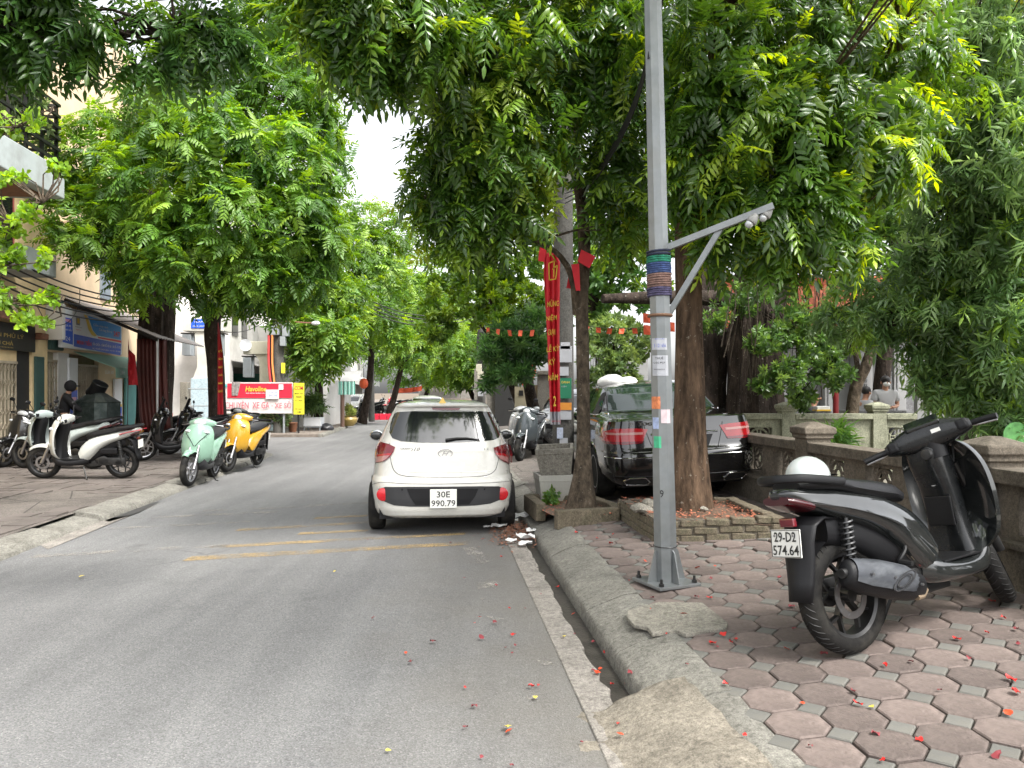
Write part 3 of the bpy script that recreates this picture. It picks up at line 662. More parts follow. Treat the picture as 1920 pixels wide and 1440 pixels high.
for sx in (-1, 1):
    lens = [(.43, .895), (.48, .80), (.51, .735), (.70, .73), (.895, .74), (.905, .80), (.885, .88), (.80, .915), (.57, .91)]
    t = ec.patch([(sx * x, z) for x, z in (lens if sx > 0 else lens)], .008, .03, 8).build('tail_light', TAIL_R, e300, smooth=True)
    ec.patch([(sx * x, z) for x, z in ((.50, .835), (.87, .842), (.875, .868), (.49, .862))], .012, .01, 6).build('lens_strip', mat('lens_pale', (.42, .2, .18), .2, coat=.5), t, smooth=True)
    ec.patch([(sx * x, z) for x, z in ((.51, .735), (.895, .742), (.90, .765), (.495, .76))], .011, .01, 6).build('lens_base', TAIL_D, t, smooth=True)
    ex_ = MB(); rr = [(.46, .245), (.70, .245), (.735, .305), (.68, .335), (.50, .335), (.445, .285)]
    ex_.tube([(sx * x, ec.R(x, z) - .012, z) for x, z in rr + rr[:1]], .011, 6); ex_.build('exhaust_trim', CHROME, e300, smooth=True)
    ec.patch([(sx * x, z) for x, z in ((.47, .255), (.69, .255), (.715, .30), (.675, .325), (.505, .325), (.46, .285))], .004, .01, 4).build('exhaust_outlet', INK, e300)
    for wy in (1.05, 3.93): car_wheel(e300, (sx * .80, wy, .33), .33, .24, spokes=10)
    pts = [(sx * (ec.X(1.05 + .375 * math.cos(math.pi * k / 16), max(.24, .33 + .375 * math.sin(math.pi * k / 16))) - .008), 1.05 + .375 * math.cos(math.pi * k / 16), max(.23, .33 + .375 * math.sin(math.pi * k / 16))) for k in range(17)]
    MB().tube(pts, .018, 6).build('wheel_arch', BPAINT, e300, smooth=True)
    for ya, yb in ((1.15, 1.95), (2.03, 2.95)):
        rows = []
        for zz in np.linspace(1.06, 1.38, 6):
            k = (zz - 1.06) / .32; rows.append([V((sx * (ec.X(y, zz) + .005), y, zz)) for y in np.linspace(ya + (.33 * k if ya < 1.5 else 0), yb - (.42 * k if yb > 2.5 else 0), 8)])
        MB().grid(rows).build('side_window', GLASS_D, e300, smooth=True)
    rail = [(sx * (ec.X(y, z) + .008), y, z) for y, z in ((.9, 1.07), (1.2, 1.055), (2.0, 1.05), (3.0, 1.05))]
    MB().tube(rail, .007, 5).build('window_trim', CHROME, e300, smooth=True)
    rail = [(sx * (ec.X(y, z) + .008), y, z) for y, z in ((1.0, 1.09), (1.2, 1.2), (1.45, 1.34), (1.75, 1.40), (2.2, 1.41), (2.6, 1.36), (3.0, 1.14))]
    MB().tube(bez(rail, 24), .008, 5).build('roof_trim', BPAINT, e300, smooth=True)
    mm = MB(); mm.ball((sx * .99, 2.75, 1.03), (.11, .06, .075)); mm.build('door_mirror', BPAINT, e300, smooth=True)
ec.patch([(-.34, .80), (-.27, .66), (.27, .66), (.34, .80)], .001, .01, 6).build('plate_recess', BLACKP, e300)
pl = MB().box2((-.17, .03, .675), (.17, .045, .79)).build('number_plate', PLATE, e300, bevel=.004)
ec.seam([(-.40, .83), (.0, .835), (.40, .83)], .012, .004).build('boot_handle_trim', CHROME, e300, smooth=True)
ec.seam([(-.47, .935), (-.44, .82), (-.40, .70), (-.34, .63), (0, .615), (.34, .63), (.40, .70), (.44, .82), (.47, .935)], .004).build('boot_seam', SEAM, e300)
ec.seam([(-.90, .575), (-.5, .572), (0, .57), (.5, .572), (.90, .575)], .006, .004).build('bumper_trim', CHROME, e300, smooth=True)
ec.seam([(-.84, .36), (-.4, .345), (0, .34), (.4, .345), (.84, .36)], .006, .001).build('bumper_crease', BLACKP, e300, smooth=True)
text('E 300', CHROME, e300, (-.50, ec.R(-.50, .955), .958), (1, -.14, 0), (0, 0, 1), w=.27, h=.04, off=.012, world=False, name='badge_lettering')
text('AMG', CHROME, e300, (.42, ec.R(.42, .66), .66), (1, .1, 0), (0, 0, 1), w=.13, h=.03, off=.02, world=False, name='badge_lettering')
bg_ = MB(); bg_.ball((-.42, 1.95, 1.475), (.20, .16, .10), 14, 8); bg_.ball((-.20, 2.0, 1.47), (.14, .13, .07), 12, 6)
bg_.xf(MW[e300]); one('white_bag', 'crumpled white bag lying on the roof of the black saloon', 'bag', bg_, mat('white_plastic', (.72, .72, .7), .5, var=.2, vs=6, bump=.8, bs=18), loc=MW[e300] @ V((-.35, 1.95, 1.45)), smooth=True, jit=.03)
# ------------------------------------------------------------------ silver car behind the scooters, far cars
s_lev = [(.22, .12, 4.1, .74), (.35, .02, 4.2, .82), (.6, 0, 4.22, .84), (.78, .04, 4.15, .83), (.9, .10, 4.0, .81), (.96, .2, 3.2, .79), (1.0, .35, 3.0, .77), (1.15, .6, 2.7, .70), (1.3, .85, 2.4, .62), (1.40, 1.1, 2.1, .52), (1.46, 1.4, 1.8, .3), (1.47, 1.55, 1.7, .1)]
def simple_car(label, paint, loc, rz, group=None):
    c = Car(s_lev, 4.5, 3.2); t = thing('parked_car', label, 'car', loc, (0, 0, rz), group)
    c.body(dens([l[0] for l in s_lev], 3), 90, ((.8, .3), (3.4, .3)), .34).build('body', paint, t, smooth=True, sharp=50)
    MB().box2((-.68, .2, .2), (.68, 4.0, .5)).build('underbody', BLACKP, t)
    c.patch([(-.60, 1.05), (.60, 1.05), (.50, 1.36), (-.50, 1.36)], .005, .01, 6).build('rear_window', GLASS_D, t, smooth=True)
    rows = []
    for zz in np.linspace(1.02, 1.36, 6):
        r, f, w, n = c.par(zz); rows.append([V((w * .86 * a, f - (f - r) / 2 * (1 - (1 - abs(a * .86) ** 3.2) ** (1 / 3.2)) + .006, zz)) for a in np.linspace(-1, 1, 9)])
    MB().grid(rows).build('windscreen', GLASS_D, t, smooth=True)
    for sx in (-1, 1):
        for wy in (.8, 3.4): car_wheel(t, (sx * .76, wy, .3), .3, .19, spokes=5)
        for ya, yb in ((.95, 1.6), (1.68, 2.55)):
            rows = []
            for zz in np.linspace(1.02, 1.32, 4):
                k = (zz - 1.02) / .30; rows.append([V((sx * (c.X(y, zz) + .006), y, zz)) for y in np.linspace(ya + .2 * k * (ya < 1.2), yb - .3 * k * (yb > 2), 5)])
            MB().grid(rows).build('side_window', GLASS_D, t, smooth=True)
        MB().ball((sx * .58, 4.05 - .06, .70), (.17, .12, .08)).build('headlight', CHROME, t, smooth=True)
        c.patch([(sx * x, z) for x, z in ((.5, .72), (.78, .70), (.78, .88), (.55, .88))], .01, .02, 4).build('tail_light', TAIL_R, t, smooth=True)
        MB().ball((sx * .9, 2.55, .98), (.09, .05, .06)).build('door_mirror', paint, t, smooth=True)
    MB().box((0, 4.19, .62), (.9, .06, .12)).build('grille', BLACKP, t, bevel=.02)
    MB().box((0, 4.225, .42), (.42, .02, .11)).build('number_plate', PLATE, t)
    return t
simple_car('silver car facing the camera behind the grey scooters', SILV, (1.95, 21.2, .2), R(170))
simple_car('white car parked far down the street, its roof showing over the white hatchback', WPAINT, (-3.1, 27, 0), R(5))
simple_car('small white car far down the street by the left kerb', WPAINT, (-9.6, 49, 0), R(175))
# ================================================================== scooters (local: x forward, y left, z up)
def sring(x, cz, hw, hh, n=2.6, m=20, tilt=0.0, cy=0.0, top=1.0):
    out = []
    for k in range(m):
        a = 2 * math.pi * k / m; ca, sa = math.cos(a), math.sin(a)
        e = (abs(ca) ** n + abs(sa) ** n) ** (-1 / n); y, z = hw * ca * e, hh * sa * e
        if sa > 0: y *= top
        out.append(V((x + z * math.sin(tilt), cy + y, cz + z * math.cos(tilt))))
    return out
def loft_x(secs, n=2.6, m=20):
    return MB().loft([sring(*s[:4], n=n, m=m, tilt=s[4] if len(s) > 4 else 0, top=s[5] if len(s) > 5 else 1) for s in secs])
def resec(secs, k=3):                            # smooth more sections in
    P = [list(s) + [0, 1][len(s) - 4:] if len(s) < 6 else list(s) for s in secs]; out = []
    n = (len(P) - 1) * k
    a = np.array(P, float)
    Q = np.vstack([2 * a[0] - a[1], a, 2 * a[-1] - a[-2]])
    for i in range(n + 1):
        x = i / k; j = min(int(x), len(P) - 2); t = x - j; p0, p1, p2, p3 = Q[j:j + 4]
        r = .5 * ((2 * p1) + (p2 - p0) * t + (2 * p0 - 5 * p1 + 4 * p2 - p3) * t * t + (3 * p1 - p0 - 3 * p2 + p3) * t ** 3)
        r[2] = max(r[2], .004); r[3] = max(r[3], .004); out.append(tuple(r))
    return out
SEATM = mat('seat_vinyl', (.010, .010, .0112), .42, spec=.3, var=.2, bump=.15, bs=150)
MUFF = mat('muffler_steel', (.30, .30, .30), .35, .9, var=.3, vs=12)
SPRING = mat('spring_steel', (.10, .10, .10), .35, .8, var=.2)
HSH = mat('scuffed_grey_plastic', (.05, .054, .062), .42, .2, var=.5, vs=14, dirt=(.15, .16, .17), dirt_amt=.6, dirt_scale=16, stretch=(.4, 1, 1))
LENS = mat('headlight_lens', (.55, .57, .58), .08, .2, var=.15, coat=1.0)
def scoot_wheel(t, c, r, w, steer=None, name='rear_wheel', rim_m=None, detail=False, spokes=5, disc=-1):
    x, y, z = c; mb = MB()
    prof = [(r * .70, -w * .36), (r * .74, -w * .47), (r * .83, -w * .5), (r * .92, -w * .42), (r * .975, -w * .24), (r, 0), (r * .975, w * .24), (r * .92, w * .42), (r * .83, w * .5), (r * .74, w * .47), (r * .70, w * .36), (r * .67, 0)]
    rings = []
    nn = 64 if detail else 36
    for k in range(nn):
        a = 2 * math.pi * k / nn; rings.append([V((x + math.cos(a) * rr, y + yy, z + math.sin(a) * rr)) for rr, yy in prof])
    rings.append(rings[0]); mb.loft(rings, cap=False)
    if steer is not None: mb.xf(steer)
    tw = mb.build(name, RUBBER, t, smooth=True, sharp=60)
    if detail:
        g = MB()
        for k in range(44):
            for sd in (-1, 1):
                a0 = 2 * math.pi * (k + .25 * (sd > 0)) / 44; pts = []
                for q in range(5):
                    f = q / 4; yy = sd * w * (.05 + .37 * f); rr = np.interp(abs(yy) / w, [0, .24, .42, .5], [r, r * .975, r * .92, r * .83]) + .0006
                    a = a0 + .13 * f; pts.append(V((x + math.cos(a) * rr, y + yy, z + math.sin(a) * rr)))
                g.tube(pts, [.0015, .003, .003, .003, .0015], 4)
        if steer is not None: g.xf(steer)
        g.build('tread_grooves', INK, tw)
    rm = MB(); rim_m = rim_m or DARKM; pr = [(r * .70, -w * .38), (r * .715, -w * .40), (r * .66, -w * .33), (r * .64, 0), (r * .66, w * .33), (r * .715, w * .40), (r * .70, w * .38)]
    rings = [[V((x + math.cos(2 * math.pi * k / 40) * rr, y + yy, z + math.sin(2 * math.pi * k / 40) * rr)) for rr, yy in pr] for k in range(40)]; rings.append(rings[0]); rm.loft(rings, cap=False)
    for k in range(spokes):
        a = 2 * math.pi * (k + .3) / spokes; d = V((math.cos(a), 0, math.sin(a))); e = V((math.cos(a + .32), 0, math.sin(a + .32))); e2 = V((math.cos(a - .32), 0, math.sin(a - .32)))
        c0 = V((x, y, z)); rm.beam(c0 + d * .03, c0 + d * r * .42, .022, .035, (0, 1, 0)); rm.beam(c0 + d * r * .38, c0 + e * r * .66, .014, .026, (0, 1, 0)); rm.beam(c0 + d * r * .38, c0 + e2 * r * .66, .014, .026, (0, 1, 0))
    rm.cyl((x, y - w * .5, z), (x, y + w * .5, z), .035)
    if steer is not None: rm.xf(steer)
    rm.build('rim', rim_m, tw, smooth=True)
    dk = MB(); yd = y + disc * w * .42
    for r0, r1 in ((r * .28, r * .40),):
        prd = [(r0, -.002), (r1, -.002), (r1, .002), (r0, .002)]
        rings = [[V((x + math.cos(2 * math.pi * k / 30) * rr, yd + yy, z + math.sin(2 * math.pi * k / 30) * rr)) for rr, yy in prd] for k in range(30)]; rings.append(rings[0]); dk.loft(rings, cap=False)
    for k in range(10):
        a = 2 * math.pi * k / 10; dk.cyl((x + math.cos(a) * r * .34, yd - .004, z + math.sin(a) * r * .34), (x + math.cos(a) * r * .34, yd + .004, z + math.sin(a) * r * .34), .010, n=8)
    if steer is not None: dk.xf(steer)
    dk.build('brake_disc', ALLOY, tw, smooth=True)
    return tw
def scooter(label, loc, heading, lean=-8, pitch=0, steer=15, paint=None, trim=None, inner=None, group=None, scale=1.0, screen=False, mirrors=True, detail=False, plate=None, round_lamp=False, rim_m=None, wheel_r=.29, name='scooter', fat=1.0, accents=None, muffler=None, shield_lines=False):
    trim = trim or BLACKP; inner = inner or trim
    t = thing(name, label, 'scooter', loc, (R(lean), R(-pitch), heading), group, scale)
    WB = 1.33; rw = wheel_r
    AX = V((-.34, 0, .75)).normalized(); piv = V((1.0, 0, 1.0))
    ST_ = Matrix.Translation(piv) @ Matrix.Rotation(R(steer), 4, AX) @ Matrix.Translation(-piv)
    HB = ST_ @ Matrix.Translation((-.03, 0, -.045))
    scoot_wheel(t, (0, 0, rw), rw, .12 * fat, None, 'rear_wheel', rim_m, detail)
    scoot_wheel(t, (WB, 0, rw), rw, .105 * fat, ST_, 'front_wheel', rim_m, detail, disc=1)
    S = lambda secs, nm, m, n=2.6, k=3, par=None: loft_x(resec(secs, k), n, 24).build(nm, m, par or t, smooth=True, sharp=50)
    # body cowl, seat, tail
    body = S([(-.36, .855, .03, .018), (-.31, .845, .085, .045, -.3), (-.2, .815, .135, .07, -.2, .9), (-.05, .775, .16, .085, -.1, .9), (.15, .72, .175, .10, 0, .88), (.32, .645, .185, .125, .2, .86), (.46, .55, .185, .155, .35, .84), (.57, .455, .175, .15, .45, .85), (.64, .395, .155, .11, .5, .9)], 'body_cowl', paint, 3.0)
    seat = S([(-.27, .895, .09, .02), (-.2, .89, .135, .03), (-.03, .875, .155, .04), (.15, .835, .155, .05, 0, .9), (.32, .80, .14, .055, .1, .9), (.45, .775, .115, .05, .25, .9), (.54, .74, .08, .035, .35)], 'seat', SEATM, 2.8)
    S([(-.36, .83, .085, .022), (-.30, .81, .115, .03, -.3), (-.22, .785, .12, .03)], 'tail_light', mat('smoked_red_lens', (.05, .003, .006), .15, coat=.5), 3.0, 2, body)
    gr = MB()
    pts = bez([(-.02, .15, .885), (-.15, .165, .905), (-.29, .14, .93), (-.37, .06, .94), (-.38, 0, .94), (-.37, -.06, .94), (-.29, -.14, .93), (-.15, -.165, .905), (-.02, -.15, .885)], 30)
    gr.tube(pts, .016, 8, flat=1.4); gr.build('grab_rail', trim, t, smooth=True)
    # under the seat, engine, swing arm
    S([(-.12, .66, .08, .09), (.1, .60, .10, .10), (.35, .48, .12, .13), (.6, .36, .13, .09)], 'under_frame', BLACKP, 3, 2)
    en = MB(); en.ball((.30, .02, .34), (.17, .10, .10)); en.box((.42, -.02, .30), (.20, .20, .13)); en.cyl((.25, -.13, .33), (.25, .13, .33), .085); en.box((.12, .10, .32), (.46, .06, .13)); en.cyl((0, .07, rw), (0, .13, rw), .07)
    en.build('engine', DARKM, t, smooth=True, bevel=.012)
    MB().box((.16, .11, .50), (.30, .07, .11)).build('air_filter_box', BLACKP, t, bevel=.025)
    # muffler with heat shield
    mf = MB(); ax = [(-.17, .445), (-.155, .44), (-.05, .405), (.12, .355), (.28, .31), (.38, .285), (.41, .278)]; rr = [.045, .062, .075, .08, .076, .055, .03]
    rings = []
    for (x, z), r in zip(ax, rr): rings.append([V((x + .3 * r * math.sin(a), -.175 + r * .82 * math.cos(a), z + r * 1.08 * math.sin(a))) for a in [2 * math.pi * k / 20 for k in range(20)]])
    mf.loft(rings); mo = mf.build('muffler', BLACKP if muffler is None else muffler, t, smooth=True, sharp=60)
    hs = MB(); rows = []
    for (x, z), r in zip([(-.14, .437), (-.05, .405), (.05, .378), (.15, .348), (.25, .322), (.36, .295)], [.068, .083, .088, .088, .083, .05]):
        rows.append([V((x + .3 * r * math.sin(a), -.178 + r * .82 * math.cos(a), z + r * 1.08 * math.sin(a))) for a in np.linspace(R(62), R(205), 9)])
    hs.grid(rows); hs.build('heat_shield', HSH if muffler is None else muffler, mo, smooth=True)
    if detail:
        for rad, zz in ((.05, 0), (.032, 0)):
            rr_ = MB(); rr_.torus((.17, -.253, .352), rad, .004, 28, 6, Matrix.Rotation(R(-17), 3, 'Y') @ Matrix(((1.9, 0, 0), (0, 0, 1), (0, .62, 0)))); rr_.build('shield_rib', GREYP, mo, smooth=True)
        MB().lathe([(.024, -.02), (.024, .01), (.016, .01), (.016, -.02)], (-.172, -.175, .446), 'X', 16).build('exhaust_tip', DARKM, mo, smooth=True)
    # rear shocks
    for sd in (-1, 1):
        a, b = V((-.05, sd * .115, .36)), V((-.01, sd * .115, .70)); sh = MB(); sh.cyl(a, b, .012); sh.cyl(a, a.lerp(b, .3), .022)
        so = sh.build('rear_shock', DARKM, t, smooth=True)
        co = [a.lerp(b, .25 + .7 * k / 90) + V((math.cos(k * .62) * .03, math.sin(k * .62) * .03, 0)) for k in range(91)]
        MB().tube(co, .0055, 5).build('spring', SPRING, so, smooth=True)
        if not detail: continue
    # rear mudguard and plate
    mg = MB(); rows = []
    for x, z, w in ((-.12, .72, .10), (-.20, .735, .105), (-.27, .70, .105), (-.30, .62, .10), (-.315, .52, .095), (-.335, .42, .085), (-.36, .33, .075)):
        rows.append([V((x + .05 * (abs(k) ** 2), w * k, z - .012 * abs(k))) for k in (-1, -.8, -.4, 0, .4, .8, 1)])
    mg.grid(rows); o = mg.build('rear_mudguard', trim, t, smooth=True); md = o.modifiers.new('thick', 'SOLIDIFY'); md.thickness = .012
    ft = MB(); rows = []
    for k in range(13):
        a = R(25 + 130 * k / 12); rows.append([V((math.cos(a) * (rw + .022 - .008 * q * q), q * .06, rw + math.sin(a) * (rw + .022 - .008 * q * q))) for q in (-1, -.5, 0, .5, 1)])
    ft.grid(rows); ft.build('tyre_hugger', BLACKP, t, smooth=True)
    MB().box((-.30, 0, .715), (.03, .09, .045)).build('plate_lamp', TAIL_D, t, bevel=.008)
    if plate:
        pm = Matrix.Translation((-.34, 0, .615)) @ Matrix.Rotation(R(8), 4, 'Y')
        po = MB().box((0, 0, 0), (.006, .19, .14)).xf(pm).build('number_plate', PLATE, t, bevel=.003)
        brd = MB()
        for ya, za, yb, zb in ((-.091, -.066, .091, -.066), (-.091, .066, .091, .066), (-.091, -.066, -.091, .066), (.091, -.066, .091, .066)): brd.beam((-.0035, ya, za), (-.0035, yb, zb), .003, .002, (1, 0, 0))
        brd.xf(pm).build('plate_border', INK, po)
        up = pm.to_3x3() @ V((0, 0, 1))
        for tx, dz in zip(plate, (.033, -.033)):
            text(tx, INK, po, pm @ V((-.004, 0, dz)), (0, -1, 0), up, w=.165 if len(tx) > 5 else .14, h=.05, off=.002, world=False, bold=.012)
    else:
        MB().box((-.335, 0, .615), (.006, .19, .14)).build('number_plate', PLATE, t)
    # floor, belly
    S([(.50, .36, .13, .09), (.60, .325, .185, .075), (.75, .305, .205, .06), (.92, .305, .205, .062), (1.03, .34, .19, .09), (1.10, .42, .16, .10)], 'floorboard', paint if detail else trim, 3.4)
    MB().box((.80, 0, .368), (.34, .36, .012)).build('foot_mat', BLACKP, t, bevel=.004)
    # leg shield
    lv = [(.37, 1.07, .17), (.42, 1.10, .215), (.50, 1.12, .25), (.65, 1.125, .265), (.80, 1.11, .26), (.90, 1.085, .24), (.97, 1.06, .20), (1.015, 1.04, .14), (1.03, 1.03, .08)]
    ls = resec([(l[0], l[1], l[2], 0) for l in lv], 3); rings = []; bul = .09 if detail else .16
    for l in ls:
        z, xc, hw = l[0], l[1], l[2]; ys = [math.sin(q) for q in np.linspace(-math.pi / 2, math.pi / 2, 15)]
        out_ = [V((xc + .06 - bul * abs(y) ** 2.2, y * hw, z)) for y in ys]; in_ = [V((xc + .03 - bul * .97 * abs(y) ** 2.2, y * hw * .97, z)) for y in reversed(ys)]
        rings.append(out_ + in_)
    sh = MB().loft(rings).build('leg_shield', paint, t, smooth=True, sharp=60)
    inn = MB(); rings = []
    for z, xc, hw, hd in ((.36, 1.0, .15, .06), (.46, 1.01, .12, .06), (.60, 1.01, .105, .065), (.75, .99, .10, .08), (.88, .96, .105, .10), (.97, .945, .105, .10), (1.03, .94, .09, .085)):
        rings.append([V((xc + hd * math.copysign(abs(math.cos(a)) ** .6, math.cos(a)), hw * math.copysign(abs(math.sin(a)) ** .6, math.sin(a)), z)) for a in [2 * math.pi * k / 24 for k in range(24)]])
    inn.loft(rings); io = inn.build('inner_panel', inner, t, smooth=True, sharp=60)
    if detail:
        q = MB(); q.torus((.912, -.02, .78), .022, .006, 20, 6, Matrix.Rotation(R(90), 3, 'Y')); q.build('bag_hook', CHROME, io, smooth=True)
        q = MB(); q.lathe([(.03, -.01), (.03, .012), (.02, .014), (.001, .014)], (.845, -.06, .945), 'X', 20, m=Matrix.Rotation(R(180), 3, 'Z')); q.build('key_switch', DARKM, io, smooth=True)
        q = MB(); rows = [[V((.915 + (.02 if zz < .6 else 0), y, zz)) for y in (-.10, -.02, .06)] for zz in (.52, .66)]; q.grid(rows)
        lid = MB(); lid.box((.918, -.02, .61), (.012, .16, .17)); lid.build('locker_lid', BLACKP, io, bevel=.02)
    else:
        # face of the shield: indicators and emblem, seen on scooters facing the camera
        for sd in (-1, 1):
            MB().ball((1.085, sd * .15, .90), (.035, .055, .028), 10, 6).build('indicator', LENS, sh, smooth=True)
        if shield_lines:
            for sd in (-1, 1):
                q = bez([(1.125, sd * .17, .86), (1.165, sd * .08, .76), (1.185, sd * .01, .66)], 12); MB().tube(q, .006, 6).build('shield_groove', BLACKP, sh, smooth=True)
        if accents:
            for sd in (-1, 1):
                q = bez([(1.08, sd * .20, .72), (1.02, sd * .225, .82), (.98, sd * .21, .92)], 10); MB().tube(q, .012, 6, flat=.5).build('accent_stripe', accents, sh, smooth=True)
                MB().tube(bez([(-.05, sd * .168, .80), (-.22, sd * .155, .84), (-.40, sd * .09, .87)], 10), .018, 6, flat=.4).build('accent_stripe', accents, body, smooth=True)
    # front fork, fender
    fk = MB()
    for sd in (-1, 1): fk.cyl((WB, sd * .075, rw), (1.06, sd * .065, .86), .02); fk.cyl((WB, sd * .075, rw), (WB - .12, sd * .075, rw + .25), .027)
    fk.xf(ST_).build('fork', ALLOY if not detail else DARKM, t, smooth=True)
    fd = MB(); rows = []
    for k in range(17):
        a = R(48 + 118 * k / 16); g = rw + .04; wv = .085 if 2 < k < 14 else .06
        rows.append([V((WB + math.cos(a) * (g - .045 * q * q), q * wv, rw + math.sin(a) * (g - .045 * q * q))) for q in (-1, -.75, -.4, 0, .4, .75, 1)])
    fd.grid(rows); fd.xf(ST_); fo = fd.build('front_fender', paint, t, smooth=True); md = fo.modifiers.new('thick', 'SOLIDIFY'); md.thickness = .01
    # handlebar cowl
    hc = MB(); rings = []
    for y, rx, rz, cx, cz in ((-.235, .024, .028, .90, 1.075), (-.20, .04, .045, .905, 1.078), (-.13, .068, .068, .93, 1.085), (-.06, .085, .085, .945, 1.09), (0, .09, .09, .95, 1.092), (.06, .085, .085, .945, 1.09), (.13, .068, .068, .93, 1.085), (.20, .04, .045, .905, 1.078), (.235, .024, .028, .90, 1.075)):
        rings.append([V((cx + rx * math.copysign(abs(math.cos(a)) ** .75, math.cos(a)), y, cz + rz * math.copysign(abs(math.sin(a)) ** .75, math.sin(a)))) for a in [2 * math.pi * k / 20 for k in range(20)]])
    hc.loft(rings); hc.xf(HB); ho = hc.build('handlebar_cowl', paint if not detail else inner, t, smooth=True, sharp=60)
    MB().cyl((.94, 0, .95), (.94, 0, 1.06), .06, .075, 20).xf(HB).build('steering_neck', trim, t, smooth=True)
    for sd in (-1, 1):
        MB().tube([(.895, sd * .23, 1.075), (.875, sd * .30, 1.07), (.855, sd * .365, 1.062)], [.017, .0175, .0175], 12).xf(HB).build('grip', BLACKP, ho, smooth=True)
        MB().tube([(.93, sd * .215, 1.07), (.935, sd * .27, 1.055), (.905, sd * .36, 1.045)], [.008, .006, .006], 6).xf(HB).build('brake_lever', ALLOY, ho, smooth=True)
        MB().box((.885, sd * .19, 1.085), (.07, .06, .06)).xf(HB).build('switch_block', BLACKP, ho, bevel=.015)
        if mirrors:
            q = MB(); q.tube(bez([(.91, sd * .2, 1.10), (.92, sd * .25, 1.22), (.93, sd * .30, 1.30)], 8), .006, 6); q.ball((.94, sd * .32, 1.33), (.018, .06, .038), 12, 6); q.xf(HB).build('mirror', BLACKP, ho, smooth=True)
    lp_ = MB(); lp_.ball((1.025 if not round_lamp else 1.05, 0, 1.09 if not round_lamp else 1.07), (.05, .11 if not round_lamp else .08, .06 if not round_lamp else .08), 16, 10); lp_.xf(HB).build('headlight', LENS, ho, smooth=True)
    if detail:
        dp = MB(); dp.box((.905, 0, 1.165), (.10, .19, .03), m=Matrix.Rotation(R(-28), 3, 'Y')); dp.xf(HB); dp.build('dashboard', GLASS_D, ho, bevel=.012)
        sp_ = MB(); sp_.box((.858, -.055, 1.10), (.004, .05, .022), m=Matrix.Rotation(R(-8), 3, 'Y')); sp_.xf(HB); sp_.build('white_sticker', PLATE, ho)
    if screen:
        rows = [[V((1.06 - .12 * k / 4 - .05 * q * q, q * (.14 - .02 * k), 1.02 + .075 * k)) for q in (-1, -.5, 0, .5, 1)] for k in range(5)]
        MB().grid(rows).build('windscreen', BLACKP, t, smooth=True)
    if detail:
        for sd in (-1, 1):                        # panel gaps on the cowl, passenger pegs
            q = bez([(-.25, sd * .138, .80), (-.02, sd * .168, .745), (.2, sd * .183, .67), (.38, sd * .192, .58)], 16); MB().tube(q, .0022, 5).build('panel_gap', INK, body, smooth=True)
            MB().tube([(.30, sd * .15, .42), (.30, sd * .22, .415)], [.016, .013], 8).build('foot_peg', DARKM, t, smooth=True)
        for k, (ya, yb) in enumerate(((-.14, -.06), (.12, .05), (-.10, -.09))):
            MB().tube(bez([HB @ V((.93, ya, 1.07)), V((1.04, ya * 1.2, 1.10 + .02 * k)), V((1.06, yb, .98)), V((1.04, yb, .88))], 12), .0055, 6).build('control_cable', INK, t, smooth=True)
        MB().tube(bez([(.40, -.11, .55), (.36, -.15, .48), (.30, -.14, .42), (.33, -.11, .36)], 12), .011, 8).build('hose', BLACKP, t, smooth=True)
        cl = MB(); cl.box((.09, -.085, .36), (.08, .045, .07)); cl.cyl((.09, -.12, .36), (.09, -.06, .36), .018); cl.build('brake_caliper', ALLOY, t, bevel=.01)
        for x, z in ((-.06, .475), (.10, .43), (.30, .36)): MB().cyl((x, -.246, z - .05), (x, -.258, z - .05), .007, n=8).build('bolt', ALLOY, mo)
        for y in (-.06, .06): MB().cyl((-.347, y, .655), (-.352, y, .655), .006, n=8).build('plate_bolt', ALLOY, po)
        MB().tube([(.45, -.16, .25), (.36, -.20, .235), (.30, -.205, .24)], [.014, .012, .016], 8).build('kick_lever', mat('worn_brass', (.25, .19, .13), .5, .6, var=.3), t, smooth=True)
        MB().box((.67, 0, .225), (.26, .16, .05)).build('centre_stand', DARKM, t, bevel=.015)
    # side stand
    MB().tube([(.60, .12, .24), (.52, .20, .03), (.48, .24, .012)], .011, 6).build('side_stand', DARKM, t, smooth=True)
    return t
def on_px(u, v, z): return GP(u, v, z)
# foreground scooter
GPAINT = mat('graphite_paint', (.016, .018, .018), .12, .1, var=.12, vs=3, coat=1.0, dirt=(.06, .06, .056), dirt_amt=.3, dirt_scale=7)
GINNER = mat('graphite_plastic', (.008, .0088, .0095), .26, 0, spec=.35, var=.2, vs=6, coat=.3, dirt=(.04, .04, .038), dirt_amt=.3, dirt_scale=8)
RC = V((1.82, 3.98, 0)); RC.z = gz(RC.x, RC.y) + .004
FGS = scooter('dark graphite scooter leaning on its side stand on the octagonal pavers, nearest the camera', RC, R(28.7), lean=-10, pitch=3.4, steer=34, paint=GPAINT, trim=BLACKP, inner=GINNER, detail=True, plate=('29-D2', '574.64'), mirrors=False, wheel_r=.30, scale=1.03)
